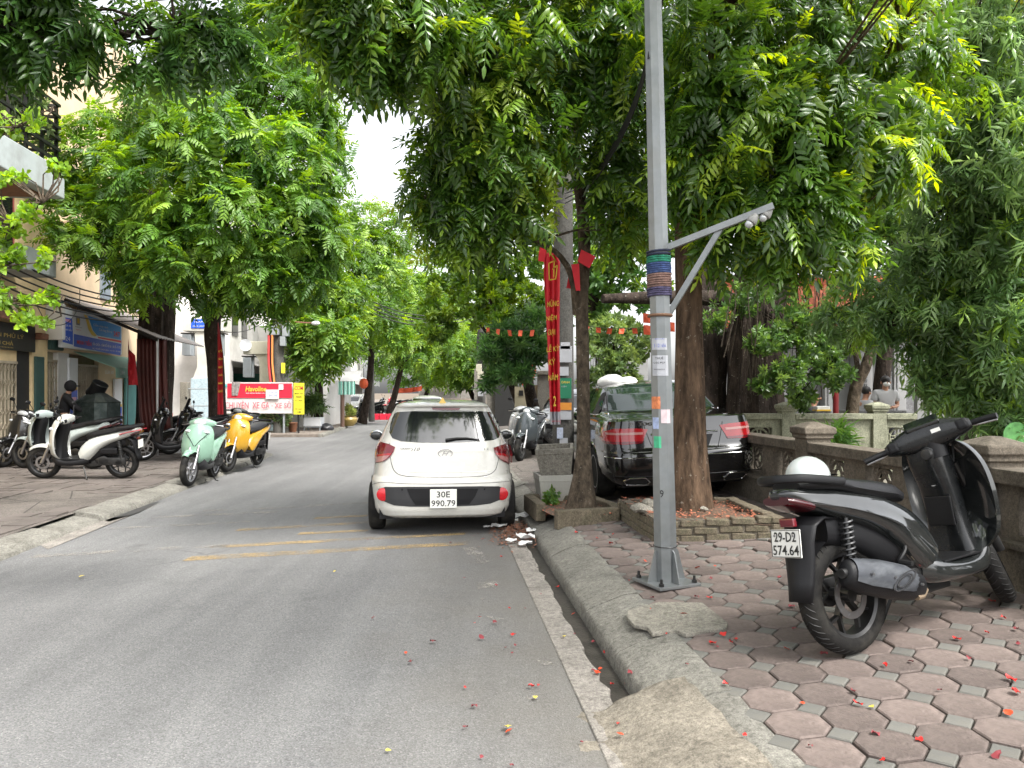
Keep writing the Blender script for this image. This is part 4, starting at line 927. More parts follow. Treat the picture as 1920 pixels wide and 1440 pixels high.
# white helmet on its seat
hm = MW[FGS] @ Matrix.Translation((-.10, 0, .905))
hel = thing('helmet', 'white half helmet resting on the seat of the graphite scooter', 'helmet', hm.translation, hm.to_euler())
shell = MB(); rings = []
for k in range(13):
    a = R(-8 + 98 * k / 12); rr = math.cos(a); rings.append([V((.125 * rr * math.cos(b) * (1.08 if math.cos(b) > 0 else 1), .108 * rr * math.sin(b), .115 * math.sin(a) + .02)) for b in [2 * math.pi * q / 28 for q in range(28)]])
shell.loft(rings); shell.build('shell', mat('helmet_white', (.46, .49, .48), .22, 0, var=.04, coat=.7), hel, smooth=True)
br = MB(); rows = [[V((.10 + .075 * k / 3 * math.cos(b) , .108 * math.sin(b), .022 - .012 * k / 3)) for b in np.linspace(-1.2, 1.2, 11)] for k in range(4)]; br.grid(rows); br.build('peak', BLACKP, hel, smooth=True)
MB().torus((0, 0, .01), .116, .007, 28, 6, Matrix.Diagonal((1.04, .93, 1)).to_3x3()).build('rim_trim', GREYP, hel, smooth=True)
# parked on the left
MINT = mat('mint_paint', (.21, .35, .265), .25, 0, var=.05, coat=.7)
YELP = mat('yellow_paint', (.44, .24, .016), .25, 0, var=.06, coat=.7)
WSC = mat('scooter_white', (.46, .47, .44), .25, 0, var=.05, coat=.7)
PALE = mat('scooter_pale', (.33, .38, .37), .25, 0, var=.05, coat=.7)
BLK = mat('scooter_black', (.007, .007, .0075), .2, 0, var=.1, coat=.9)
REDA = mat('red_accent', (.45, .012, .03), .3, 0, var=.1, coat=.5)
GRP = 'scooters parked on the left pavement'
def between(rear, front, *a, **k):               # rear and front wheel contacts in pixels
    r, f = GP(*rear), GP(*front); d = f - r
    return math.atan2(d.y, d.x), r
def scoot_px(label, front_px, z, heading_deg, **k):
    f = GP(front_px[0], front_px[1], z); h = R(heading_deg); s = k.get('scale', 1.0)
    return scooter(label, (f.x - math.cos(h) * 1.33 * s, f.y - math.sin(h) * 1.33 * s, z), h, **k)
WH_L = .135
scoot_px('white scooter with red stripes standing side-on at the left', (84, 897), WH_L, 183, steer=4, paint=WSC, accents=REDA, group=GRP, lean=-6, muffler=MUFF, rim_m=DARKM, scale=.97)
scoot_px('pale grey-green scooter right behind the white red-striped one', (48, 878), WH_L, 178, steer=-12, paint=PALE, group=GRP, lean=-6, screen=False)
scoot_px('mint green scooter standing at the left kerb, facing the camera', (352, 912), .03, 275, steer=-6, paint=MINT, trim=GREYP, group=GRP, lean=-5, shield_lines=True, rim_m=ALLOY, mirrors=False)
scoot_px('yellow scooter behind the mint green one at the left kerb', (424, 885), .05, 264, steer=-8, paint=YELP, group=GRP, lean=-5, round_lamp=True, mirrors=False, wheel_r=.27)
scoot_px('black scooter with windscreen standing behind the white scooter tail', (268, 864), WH_L, 205, steer=8, paint=BLK, group=GRP, lean=-6, screen=True, rim_m=ALLOY)
scoot_px('black scooter with pointed windscreen left of the tree trunk', (318, 852), WH_L, 214, steer=5, paint=BLK, group=GRP, lean=-6, screen=True)
scoot_px('black scooter carrying a pale front, behind the other black ones', (240, 846), WH_L, 205, steer=5, paint=BLK, accents=PLATE, group=GRP, lean=-6)
scoot_px('black motorbike with chrome handlebars at the far left edge', (66, 868), WH_L, 190, steer=12, paint=BLK, group=GRP, lean=-7, rim_m=ALLOY, name='motorbike')
scoot_px('black motorbike partly cut off by the left picture edge', (6, 877), WH_L, 262, steer=5, paint=BLK, group=GRP, lean=-7, name='motorbike')
scoot_px('dark scooter hidden behind the yellow scooter and the tree trunk', (428, 846), WH_L, 268, steer=5, paint=BLK, group=GRP, lean=-6, mirrors=False, scale=.95)
# parked on the right, beyond the hatchback
GREYS = mat('scooter_steel_grey', (.05, .06, .066), .25, .2, var=.08, coat=.8)
SILS = mat('scooter_silver', (.40, .41, .42), .3, .5, var=.08, coat=.5)
GR2 = 'scooters parked beyond the white hatchback'
scoot_px('steel grey scooter with round headlamp facing the camera, right of the white hatchback', (974, 866), .15, 254, steer=-3, paint=GREYS, group=GR2, lean=-4, round_lamp=True, mirrors=False)
scoot_px('silver scooter just behind the steel grey one', (962, 856), .15, 250, steer=-3, paint=SILS, group=GR2, lean=-4, mirrors=True)
scoot_px('red motorbike in the shadow before the dark gateway', (945, 800), .15, 230, steer=0, paint=REDA, group=GR2, lean=-5, name='motorbike')
scoot_px('black scooter in the dark gateway behind the red motorbike', (965, 789), .15, 220, steer=0, paint=BLK, group=GR2, lean=-5)
GR3 = 'scooters parked far along the left pavement'
for u, v, hd, p, l in ((668, 782, 200, BLK, 'black scooter parked before the green shop far down the left pavement'), (706, 777, 205, BLK, 'black scooter between the two leaning tree trunks far down the left pavement'), (722, 774, 190, REDA, 'red scooter far down the left pavement')):
    scoot_px(l, (u, v), .1, hd, steer=0, paint=p, group=GR3, lean=-5)
# ================================================================== trees
def leaf_mat(name, gloss=.35, transl=.35):
    m, nt, b = _nt(name); at = _n(nt, 'ShaderNodeAttribute', attribute_name='col')
    nt.links.new(at.outputs['Color'], b.inputs['Base Color']); b.inputs['Roughness'].default_value = gloss; b.inputs['Specular IOR Level'].default_value = .65
    tr = _n(nt, 'ShaderNodeBsdfTranslucent'); h = _n(nt, 'ShaderNodeHueSaturation'); h.inputs['Hue'].default_value = .475; h.inputs['Saturation'].default_value = 1.15; h.inputs['Value'].default_value = 1.9
    nt.links.new(at.outputs['Color'], h.inputs['Color']); nt.links.new(h.outputs[0], tr.inputs['Color'])
    mx = _n(nt, 'ShaderNodeMixShader'); mx.inputs[0].default_value = transl
    out = nt.nodes['Material Output']; nt.links.new(b.outputs[0], mx.inputs[1]); nt.links.new(tr.outputs[0], mx.inputs[2]); nt.links.new(mx.outputs[0], out.inputs['Surface']); return m
LEAF = leaf_mat('leaf_glossy', .30, .43); LEAF_M = leaf_mat('leaf_soft', .5, .42)
def bark_mat(name, col, dark=.45, zs=.35, scale=9):
    m, nt, b = _nt(name); tc = _n(nt, 'ShaderNodeTexCoord').outputs['Object']; mp = _n(nt, 'ShaderNodeMapping'); mp.inputs['Scale'].default_value = (1, 1, zs); nt.links.new(tc, mp.inputs[0])
    f = _noise(nt, mp.outputs[0], scale, 8, .65); c = _ramp(nt, f, [(.36, sc_(col, dark)), (.52, col), (.66, sc_(col, 1.75))])
    g = _ramp(nt, _noise(nt, tc, 2.2, 6, .7), [(.5, (0, 0, 0)), (.72, (.55,) * 3)]); c = _mix(nt, g, c, sc_(col, .5))
    sp = _ramp(nt, _noise(nt, tc, 26, 3, .5), [(.66, (0, 0, 0)), (.72, (.5,) * 3)]); c = _mix(nt, sp, c, (.34, .31, .26))
    nt.links.new(c, b.inputs['Base Color']); b.inputs['Roughness'].default_value = .95; b.inputs['Specular IOR Level'].default_value = .2
    bp = _n(nt, 'ShaderNodeBump'); bp.inputs['Strength'].default_value = 1.0; bp.inputs['Distance'].default_value = .06; nt.links.new(f, bp.inputs['Height']); nt.links.new(bp.outputs[0], b.inputs['Normal']); return m
BARK = bark_mat('brown_bark', (.095, .062, .040), .35, .22, 12); BARK_G = bark_mat('grey_brown_bark', (.095, .074, .053), .45, .6, 14); BARK_D = bark_mat('dark_bark', (.04, .03, .024), .4)
def leaflet(b, d, nrm, ll, lw, droop):
    """seven vertices, six triangles: a folded, drooping blade"""
    b, d, nrm = np.array(b, float), np.array(d, float), np.array(nrm, float); s = np.cross(d, nrm); s /= np.linalg.norm(s) + 1e-9
    tip = b + d * ll - nrm * ll * droop; mid = b + d * ll * .5 - nrm * ll * droop * .22
    e = lambda f, w, k: (b + d * ll * f + s * lw * w - nrm * (ll * droop * k + lw * .16), b + d * ll * f - s * lw * w - nrm * (ll * droop * k + lw * .16))
    (l1, r1), (l2, r2) = e(.30, .5, .12), e(.68, .36, .46)
    return [b, mid, tip, l1, l2, r1, r2], [(0, 1, 3), (1, 4, 3), (1, 2, 4), (0, 5, 1), (1, 5, 6), (1, 6, 2)]
def frond_t(rnd, L=.36, pairs=6, ll=.11, lw=.036, droop=.45, arch=.35):
    vs_, fs = [], []
    def add(q):
        o = len(vs_); vs_.extend(q[0]); fs.extend([tuple(i + o for i in f) for f in q[1]])
    pt = lambda t: np.array((L * t * (1 - .12 * arch * t), 0, -arch * L * t * t))
    for i in range(pairs):
        t = .22 + .74 * i / (pairs - .4); sc1 = (.75 + .5 * math.sin(math.pi * min(1, .25 + t * .75))) * .8
        for sd in (-1, 1):
            a = R(rnd.uniform(48, 72)) * sd; d = np.array((math.cos(a), math.sin(a), rnd.uniform(-.35, .05))); d /= np.linalg.norm(d)
            n = np.array((rnd.uniform(-.25, .25), -sd * rnd.uniform(0, .35), 1)); n -= d * n.dot(d); n /= np.linalg.norm(n)
            add(leaflet(pt(t), d, n, ll * sc1 * rnd.uniform(.85, 1.12), lw * sc1, droop * rnd.uniform(.5, 1.3)))
    d = np.array((1, 0, -.35)); d /= np.linalg.norm(d); add(leaflet(pt(.98), d, np.array((.35, 0, 1.0)) / 1.06, ll * .95, lw, droop * .6))
    o = len(vs_); k = .0028
    for i in range(4):
        p = pt(i / 3); vs_.extend([p + np.array((0, k, 0)), p + np.array((0, -k, 0))])
    for i in range(3): fs.extend([(o + 2 * i, o + 2 * i + 1, o + 2 * i + 3), (o + 2 * i, o + 2 * i + 3, o + 2 * i + 2)])
    return np.array(vs_, 'f'), np.array(fs, 'i')
def whorl_t(rnd, n=8, ll=.13, lw=.03, droop=.35, spread=(35, 85)):
    vs_, fs = [], []
    for i in range(n):
        az = 2 * math.pi * (i + rnd.uniform(-.3, .3)) / n; th = R(rnd.uniform(*spread)); d = np.array((math.cos(th), math.sin(th) * math.cos(az), math.sin(th) * math.sin(az)))
        up = np.array((1, 0, .2)) + np.array((0, rnd.uniform(-.2, .2), rnd.uniform(-.2, .2))); up -= d * up.dot(d); up /= np.linalg.norm(up) + 1e-6
        q = leaflet(d * .015, d, up, ll * rnd.uniform(.75, 1.15), lw * rnd.uniform(.85, 1.2), droop * rnd.uniform(.5, 1.4)); o = len(vs_); vs_.extend(q[0]); fs.extend([tuple(i2 + o for i2 in f) for f in q[1]])
    return np.array(vs_, 'f'), np.array(fs, 'i')
_r = random.Random(3)
T_NEAR = [frond_t(_r, _r.uniform(.34, .46), 6, .125, .042, .5, _r.uniform(.2, .6)) for _ in range(6)]
T_BIG = [frond_t(_r, _r.uniform(.38, .52), 6, .145, .052, .4, _r.uniform(.15, .4)) for _ in range(6)]
T_FAR = [frond_t(_r, .55, 4, .22, .085, .4, .35) for _ in range(4)]
T_LANCE = [whorl_t(_r, 6, .15, .030, .55, (15, 75)) for _ in range(5)]
T_LANCE = [whorl_t(_r, _r.choice((3, 4, 5, 7)), _r.uniform(.11, .17), .032, _r.uniform(.4, .9), (10, 60)) for _ in range(6)] + [frond_t(_r, _r.uniform(.14, .24), 3, .125, .031, .8, .7) for _ in range(5)]
T_FIG = [whorl_t(_r, 7, .10, .042, .3) for _ in range(5)]
T_MANGO = [whorl_t(_r, 9, .24, .05, .5) for _ in range(4)]
T_ROUND = [whorl_t(_r, 4, .085, .07, .35, (55, 95)) for _ in range(5)]
def tips_of(blobs, rng, shell=.45):
    P, D = [], []
    for (c, rad, n) in blobs:
        d = rng.normal(size=(n, 3)); d /= np.linalg.norm(d, axis=1)[:, None]
        r = shell + (1 - shell) * rng.random(n) ** .6
        r *= 1 + .18 * np.sin(d[:, 0] * 5 + c[0] * 3) * np.cos(d[:, 2] * 6 + c[1])
        P.append(np.array(c) + d * r[:, None] * np.array(rad)); D.append(d)
    return np.vstack(P), np.vstack(D)
def scatter(tpl, pos, xdir, up, rng, cols, smin=.8, smax=1.2):
    """place leaf templates; returns vertices, triangles, colours"""
    X = xdir / (np.linalg.norm(xdir, axis=1)[:, None] + 1e-9); Z = up - X * (up * X).sum(1)[:, None]; Z /= np.linalg.norm(Z, axis=1)[:, None] + 1e-9; Y = np.cross(Z, X)
    sel = rng.integers(0, len(tpl), len(pos)); sc1 = rng.uniform(smin, smax, len(pos)); VS, FS, CS = [], [], []; base = 0
    for k, (tv, tf) in enumerate(tpl):
        ix = np.where(sel == k)[0]
        if not len(ix): continue
        M = np.stack([X[ix], Y[ix], Z[ix]], axis=1) * sc1[ix][:, None, None]
        w = np.einsum('va,nab->nvb', tv, M) + pos[ix][:, None, :]
        VS.append(w.reshape(-1, 3)); nv = len(tv)
        FS.append((tf[None] + (np.arange(len(ix)) * nv)[:, None, None]).reshape(-1, 3) + base); base += nv * len(ix)
        c = np.repeat(cols[ix], nv, axis=0)
        CS.append(c * rng.uniform(.85, 1.15, (len(c), 1)))
    return np.vstack(VS), np.vstack(FS), np.vstack(CS)
def leaf_object(name, parts, m, parent):
    vs_ = np.vstack([p[0] for p in parts]); off = 0; fs = []
    for p in parts: fs.append(p[1] + off); off += len(p[0])
    fs = np.vstack(fs); cs = np.vstack([p[2] for p in parts])
    if parent is not None and parent in MW:
        mi = np.array(MW[parent].inverted()); vs_ = vs_ @ mi[:3, :3].T + mi[:3, 3]
    me = bpy.data.meshes.new(name); me.vertices.add(len(vs_)); me.vertices.foreach_set('co', vs_.astype('f').ravel())
    me.loops.add(len(fs) * 3); me.loops.foreach_set('vertex_index', fs.astype('i').ravel()); me.polygons.add(len(fs))
    me.polygons.foreach_set('loop_start', np.arange(0, len(fs) * 3, 3, dtype='i'))
    me.update(calc_edges=True); me.validate()
    at = me.attributes.new('col', 'FLOAT_COLOR', 'POINT'); c4 = np.ones((len(vs_), 4), 'f'); c4[:, :3] = np.clip(cs, 0, 1); at.data.foreach_set('color', c4.ravel())
    return mlink(name, me, m, parent)
def palette(rng, n, pal, w):
    """base leaf colours: mature, mid, young"""
    pal = np.array(pal, float); i = rng.choice(len(pal), n, p=np.array(w) / sum(w)); return pal[i] * rng.uniform(.75, 1.25, (n, 1))
def crown(blobs, tpl, rng, pal, w, per=6, th=(45, 100), droop=.3, shell=.45, smin=.8, smax=1.2, upb=.35, young=None, young_p=0.0):
    P, D = tips_of(blobs, rng, shell); n = len(P)
    od = D + np.array((0, 0, upb)); od /= np.linalg.norm(od, axis=1)[:, None]
    a = np.cross(od, np.array((.3, .2, .9))); a /= np.linalg.norm(a, axis=1)[:, None] + 1e-9; b = np.cross(od, a)
    tipcol = palette(rng, n, pal, w); pos, xd, up, col = [], [], [], []
    yg = rng.random(n) < young_p
    for k in range(per):
        az = 2 * math.pi * (k + rng.uniform(-.35, .35, n)) / per; t = np.radians(rng.uniform(th[0], th[1], n))
        d = od * np.cos(t)[:, None] + (a * np.cos(az)[:, None] + b * np.sin(az)[:, None]) * np.sin(t)[:, None]; d[:, 2] -= droop
        pos.append(P + rng.normal(size=(n, 3)) * .02); xd.append(d); u = np.tile((0, 0, 1.0), (n, 1)) + rng.normal(size=(n, 3)) * .35 + od * .3; up.append(u)
        c = tipcol * rng.uniform(.8, 1.2, (n, 1))
        if young is not None: c[yg] = np.array(young) * rng.uniform(.8, 1.15, (yg.sum(), 1))
        col.append(c)
    return scatter(tpl, np.vstack(pos), np.vstack(xd), np.vstack(up), rng, np.vstack(col), smin, smax), P
def trunk_mb(path, radii, n=18, lumps=.08, flare=0.0, steps=26, seed=0, flutes=0):
    pts = bez(path, steps); m = len(radii) - 1; mb = MB(); rings = []
    for i, p in enumerate(pts):
        f = i / steps; r = np.interp(f * m, range(m + 1), radii); d = (pts[min(i + 1, steps)] - pts[max(i - 1, 0)]).normalized()
        x = d.cross(V((0, 1, 0))).normalized() if abs(d.y) < .9 else d.cross(V((1, 0, 0))).normalized(); y = d.cross(x); ring = []
        for k in range(n):
            a = 2 * math.pi * k / n; rr = r * (1 + lumps * mnoise.noise((math.cos(a) * 1.3 + seed, math.sin(a) * 1.3, f * 5 + seed)))
            if flutes: rr *= 1 + (.16 if flutes > 6 else .05) * math.sin(flutes * a + 2 * f) + .03 * math.sin(3 * a - 4 * f)
            if flare: rr *= 1 + flare * max(0, 1 - f * steps / 4) ** 2 * (.75 + .5 * math.cos(3 * a + seed))
            ring.append(p + (x * math.cos(a) + y * math.sin(a)) * rr)
        rings.append(ring)
    return mb.loft(rings)
def tree(label, base, trunk, radii, limbs, crowns, bark=BARK, lm=LEAF, group=None, flare=.35, name='tree', twigs=True, cat='tree', flutes=0, lumps=.08):
    t = thing(name, label, cat, base, (0, 0, 0), group)
    trunk_mb(trunk, radii, 22, lumps, flare, seed=base[0] if isinstance(base, tuple) else base.x, flutes=flutes).build('trunk', bark, t, world=True, smooth=True, sharp=70)
    for pth, rr in limbs: trunk_mb(pth, rr, 9, .1, 0, 14, seed=pth[0][0]).build('limb', bark, t, world=True, smooth=True, sharp=70)
    parts = [c[0] for c in crowns]
    if parts: leaf_object('crown', parts, lm, t)
    if twigs and crowns and limbs:
        ends = [V(l[0][-1]) for l in limbs] + [V(l[0][len(l[0]) // 2]) for l in limbs]; tw = MB(); rnd = random.Random(5)
        for c in crowns:
            P = c[1]
            for i in range(0, len(P), max(1, len(P) // 160)):
                p = V(P[i]); e = min(ends, key=lambda q: (q - p).length); mid = e.lerp(p, .5) + V((rnd.uniform(-.1, .1), rnd.uniform(-.1, .1), rnd.uniform(-.05, .12)))
                tw.tube([e, mid, p], [.014, .009, .004], 4, cap=False)
        tag(tw.build('twigs', bark, t, world=True), kind='stuff')
    return t
def B(u, v, Y, rx, n, ry=None, rz=None): p = PX(u, v, Y); return ((p.x, p.y, p.z), (rx, ry or rx, rz or rx * .8), n)
DARK = [(.052, .118, .02), (.088, .18, .028), (.17, .285, .04)]; YOUNG = (.36, .50, .05)
rg = np.random.default_rng(21)
# ---- big tree in the brick bed
THIN = .85
def B_(b): return [((c[0], c[1], c[2] + (.26 if c[2] < 3.95 else .24 if c[0] < -1.0 and c[2] < 5 else 0)), r, max(3, int(n * THIN))) for c, r, n in b]
TB = V((1.80, 7.62, gz(1.8, 7.6) + .18))
k1 = crown(B_([B(1330, 60, 7.0, .75, 75), B(1500, 40, 7.2, .75, 75), B(1640, 80, 7.4, .7, 60), B(1740, 150, 7.6, .48, 34), B(1340, 210, 6.8, .62, 60), B(1490, 200, 6.9, .7, 75), B(1640, 230, 7.2, .6, 50), B(1330, 350, 7.0, .5, 45), B(1460, 340, 6.8, .62, 62), B(1590, 350, 7.0, .5, 42),
            B(1420, 450, 6.9, .42, 36), B(1520, 450, 6.9, .42, 40), B(1560, 500, 7.0, .28, 20), B(1370, 480, 7.2, .3, 22), B(1470, 520, 7.0, .25, 18), B(1640, 340, 7.2, .38, 24),
            ((2.6, 4.2, 6.2), (1.6, 1.6, .8), 110), ((1.2, 2.2, 6.4), (1.6, 1.5, .8), 100), ((3.6, 2.0, 6.2), (1.5, 1.5, .8), 80), B(1400, -150, 7.2, 1.0, 60), B(1600, -200, 7.5, 1.0, 60), B(1250, -250, 7.5, 1.0, 50), B(1450, -420, 7.8, 1.3, 60)]), T_NEAR, rg, DARK, (5, 4, 2), per=5, droop=.5, young=YOUNG, young_p=.14, shell=.3, smin=.55, smax=1.15)  # blobs of this row are out of view, added to shade the foreground
tree('large tree with thick brown trunk growing in the brick-edged bed', TB, [TB + V((0, 0, -.1)), PX(1292, 800, 7.62), PX(1290, 600, 7.66), PX(1290, 430, 7.7), PX(1300, 250, 7.75), PX(1310, 0, 7.8), PX(1320, -300, 7.9)], [.225, .15, .135, .13, .12, .10, .06],
     [([PX(1292, 420, 7.7), PX(1340, 330, 7.3), PX(1430, 250, 7.0), PX(1520, 190, 6.95)], [.09, .06, .04, .02]), ([PX(1300, 300, 7.75), PX(1400, 180, 7.4), PX(1540, 90, 7.3), PX(1680, 60, 7.4)], [.08, .055, .035, .02]),
      ([PX(1290, 480, 7.7), PX(1380, 420, 7.3), PX(1470, 420, 7.0), PX(1540, 460, 6.95)], [.05, .035, .022, .012]), ([PX(1310, 60, 7.8), PX(1260, -60, 7.6), PX(1180, -150, 7.4)], [.07, .05, .02]), ([PX(1300, 200, 7.75), PX(1330, 120, 7.2), PX(1340, 40, 7.0)], [.05, .03, .02])], [k1], flare=.32, flutes=5, lumps=.14)
# ---- slim tree at the kerb
TS = V((.80, 8.5, gz(.8, 8.5) - .02))
k2 = crown(B_([B(700, 70, 6.6, .55, 62), B(640, 40, 6.5, .45, 44), B(790, 50, 6.8, .6, 60), B(700, 150, 6.6, .28, 26), B(770, 90, 6.7, .3, 22), B(880, 110, 7.4, .65, 65), B(970, 60, 7.6, .7, 60), B(1080, 100, 7.8, .7, 60), B(1160, 60, 7.8, .55, 45), B(885, 230, 7.6, .45, 42), B(960, 220, 7.6, .58, 56), B(1130, 230, 8.0, .5, 42),
            B(850, 335, 7.8, .32, 26), B(870, 340, 7.7, .5, 46), B(970, 340, 7.7, .45, 40), B(800, 405, 7.8, .22, 14), B(830, 430, 7.8, .3, 24), B(880, 440, 7.8, .36, 30), B(960, 430, 7.7, .34, 26), B(1160, 370, 8.2, .42, 34), B(1180, 450, 8.3, .3, 20), B(840, 480, 7.9, .2, 10), B(900, 490, 7.9, .2, 12), 
            B(900, -150, 7.4, 1.1, 70), B(700, -180, 6.8, 1.0, 60), B(1080, -200, 7.6, 1.1, 60), B(900, -420, 7.8, 1.5, 70)]), T_NEAR, rg, DARK, (6, 4, 2), per=5, droop=.5, young=(.26, .36, .05), young_p=.08, shell=.3, smin=.55, smax=1.15)  # blobs of this row sit above the view, added for shade overhead
tree('slim grey-brown tree at the kerb beside the broken planter', TS, [TS + V((0, 0, -.1)), PX(1094, 850, 8.5), PX(1093, 700, 8.5), PX(1091, 560, 8.5), PX(1096, 470, 8.52), PX(1090, 380, 8.55), PX(1078, 300, 8.6), PX(1090, 180, 8.6), PX(1110, 40, 8.6), PX(1100, -200, 8.6)], [.135, .08, .074, .07, .072, .068, .055, .045, .038, .02],
     [([PX(1082, 590, 8.5), PX(1072, 520, 8.42), PX(1045, 475, 8.35), PX(1000, 455, 8.2), PX(930, 440, 8.0), PX(860, 425, 7.9)], [.05, .036, .03, .026, .02, .01]), ([PX(1090, 360, 8.55), PX(1120, 300, 8.5), PX(1150, 240, 8.3), PX(1170, 160, 8.1)], [.06, .045, .03, .02]),
      ([PX(1080, 310, 8.6), PX(1030, 270, 8.2), PX(960, 260, 7.9), PX(880, 280, 7.7)], [.04, .03, .02, .012]), ([PX(1086, 200, 8.6), PX(1000, 120, 8.0), PX(880, 60, 7.4), PX(740, 60, 6.8)], [.045, .04, .03, .02]), ([PX(1078, 300, 8.6), PX(1010, 330, 8.1), PX(940, 350, 7.9), PX(820, 380, 7.8)], [.035, .026, .018, .01])], [k2], bark=BARK_G, flare=.9)
# ---- street tree on the left pavement
TL = V((-6.62, 16.9, .12)); LG = [(.05, .125, .018), (.10, .215, .028), (.19, .34, .045)]
bl = [(200, 290, 15.5, 1.0, 85), (150, 420, 15.5, .85, 62), (230, 470, 15.2, 1.0, 85), (300, 370, 14.8, 1.1, 100), (330, 240, 15.2, 1.1, 100), (310, 190, 16, .6, 36), (420, 130, 16, 1.05, 90), (410, 290, 14.6, 1.2, 120), (430, 420, 14.6, 1.15, 110), (340, 500, 14.8, .95, 80), (460, 530, 15, .8, 66),
      (540, 190, 16, 1.1, 95), (545, 320, 15.4, 1.1, 95), (560, 440, 15.4, 1.0, 80), (520, 60, 17, 1.0, 75), (580, 250, 16.4, .7, 44), (575, 370, 16, .65, 44), (600, 480, 16, .6, 38), (570, 540, 15.8, .7, 50), (580, 110, 17, .8, 50), (250, 560, 15.5, .45, 24), (380, 560, 15.2, .5, 34), (440, 585, 15.4, .3, 18), (580, 20, 17, .8, 40), (120, 340, 15.6, .5, 26), (500, 600, 15.6, .3, 16)]
k3 = crown([B(u, v - (34 if v > 440 else 12), Y, r, int(n * .85)) for u, v, Y, r, n in bl], T_BIG, rg, LG, (4, 4, 3), per=6, droop=.22, young=(.24, .38, .05), young_p=.10, shell=.5, smin=.6, smax=1.25)
tree('spreading bright green street tree on the left pavement behind the mint scooter', TL, [TL + V((0, 0, -.1)), PX(407, 760, 16.9), PX(404, 680, 16.9), PX(398, 620, 16.9), PX(405, 570, 16.8), PX(420, 470, 16.6), PX(425, 330, 16.4), PX(430, 180, 16.4)], [.24, .19, .175, .18, .15, .10, .07, .03],
     [([PX(398, 612, 16.9), PX(385, 590, 16.7), PX(340, 540, 16.2), PX(270, 470, 15.6), PX(200, 420, 15.5)], [.11, .09, .06, .04, .02]), ([PX(402, 600, 16.9), PX(440, 550, 16.4), PX(510, 470, 16), PX(570, 400, 15.8)], [.11, .08, .05, .02]), ([PX(415, 500, 16.6), PX(370, 400, 16), PX(320, 290, 15.6)], [.07, .05, .02]), ([PX(424, 380, 16.5), PX(490, 290, 16.3), PX(560, 200, 16.4)], [.06, .04, .02]), ([PX(405, 570, 16.8), PX(400, 480, 15.6), PX(410, 360, 15)], [.07, .05, .02])], [k3], bark=BARK_D, lm=LEAF_M, flare=.3)
# ---- dark overhanging boughs nearest the camera, top left
k4 = crown([B(30, -20, 4.3, .26, 12), B(130, 0, 4.4, .26, 12), B(40, 55, 4.3, .2, 8), B(150, 60, 4.4, .12, 5), B(-60, 40, 4.2, .4, 16), B(310, 45, 4.6, .16, 9), B(380, 60, 4.7, .18, 11), B(440, 55, 4.8, .08, 4), B(275, 120, 4.6, .07, 4), B(380, 0, 4.7, .14, 6), B(-150, -60, 4.0, .7, 30), B(80, -160, 4.2, .5, 24), B(420, -150, 4.6, .35, 14)], T_NEAR, rg, [(.036, .09, .02), (.052, .12, .022), (.085, .17, .026)], (5, 3, 1), per=6, droop=.6, shell=.1, smin=.5, smax=.72)
TN = V((-5.9, 2.6, .12))
tree('tree rooted outside the picture at left, its dark boughs hanging into the top left corner', TN, [TN, TN + V((.2, .1, 2)), TN + V((.6, .4, 3.6)), TN + V((1.0, .8, 5))], [.24, .19, .15, .08],
     [([TN + V((.55, .4, 3.5)), PX(-420, 60, 3.6), PX(-100, 40, 4.1), PX(120, 60, 4.4), PX(330, 60, 4.6)], [.09, .06, .045, .025, .01]), ([TN + V((.7, .5, 4)), PX(-200, -200, 3.8), PX(100, -180, 4.2), PX(350, -120, 4.6)], [.08, .05, .035, .015])], [k4], bark=BARK_D)
# ---- bright climbing leaves at the left edge
k5 = crown([B(10, 245, 9.0, .22, 8), B(60, 225, 9.0, .16, 5), B(5, 420, 9, .28, 12), B(60, 400, 9, .14, 6), B(20, 480, 9, .28, 12), B(90, 485, 9.1, .14, 6), B(15, 560, 9, .26, 10), B(90, 560, 9, .18, 6), B(-70, 400, 9, .6, 30), B(20, 330, 9, .16, 6), B(110, 320, 9.1, .12, 5), B(60, 600, 9, .2, 8)], T_ROUND, rg, [(.16, .30, .025), (.23, .38, .035), (.10, .20, .02)], (4, 3, 2), per=4, droop=.1, shell=.1, smin=.7, smax=1.1)
TC = V((-7.2, 9.0, .12))
tree('young tree with bright yellow-green round leaves at the left picture edge', TC, [TC, TC + V((.1, 0, 1.2)), PX(-80, 520, 9.0), PX(-60, 380, 9.0), PX(-40, 220, 9)], [.06, .05, .035, .02, .01],
     [([PX(-80, 520, 9.0), PX(0, 500, 9), PX(100, 490, 9.1)], [.02, .012, .005]), ([PX(-70, 440, 9.0), PX(20, 420, 9), PX(80, 380, 9)], [.02, .012, .005]), ([PX(-80, 540, 9.0), PX(20, 570, 9), PX(110, 570, 9)], [.02, .012, .005]), ([PX(-50, 280, 9), PX(30, 240, 9), PX(100, 200, 9)], [.014, .01, .005])], [k5], bark=BARK_G, lm=LEAF_M, flare=0)
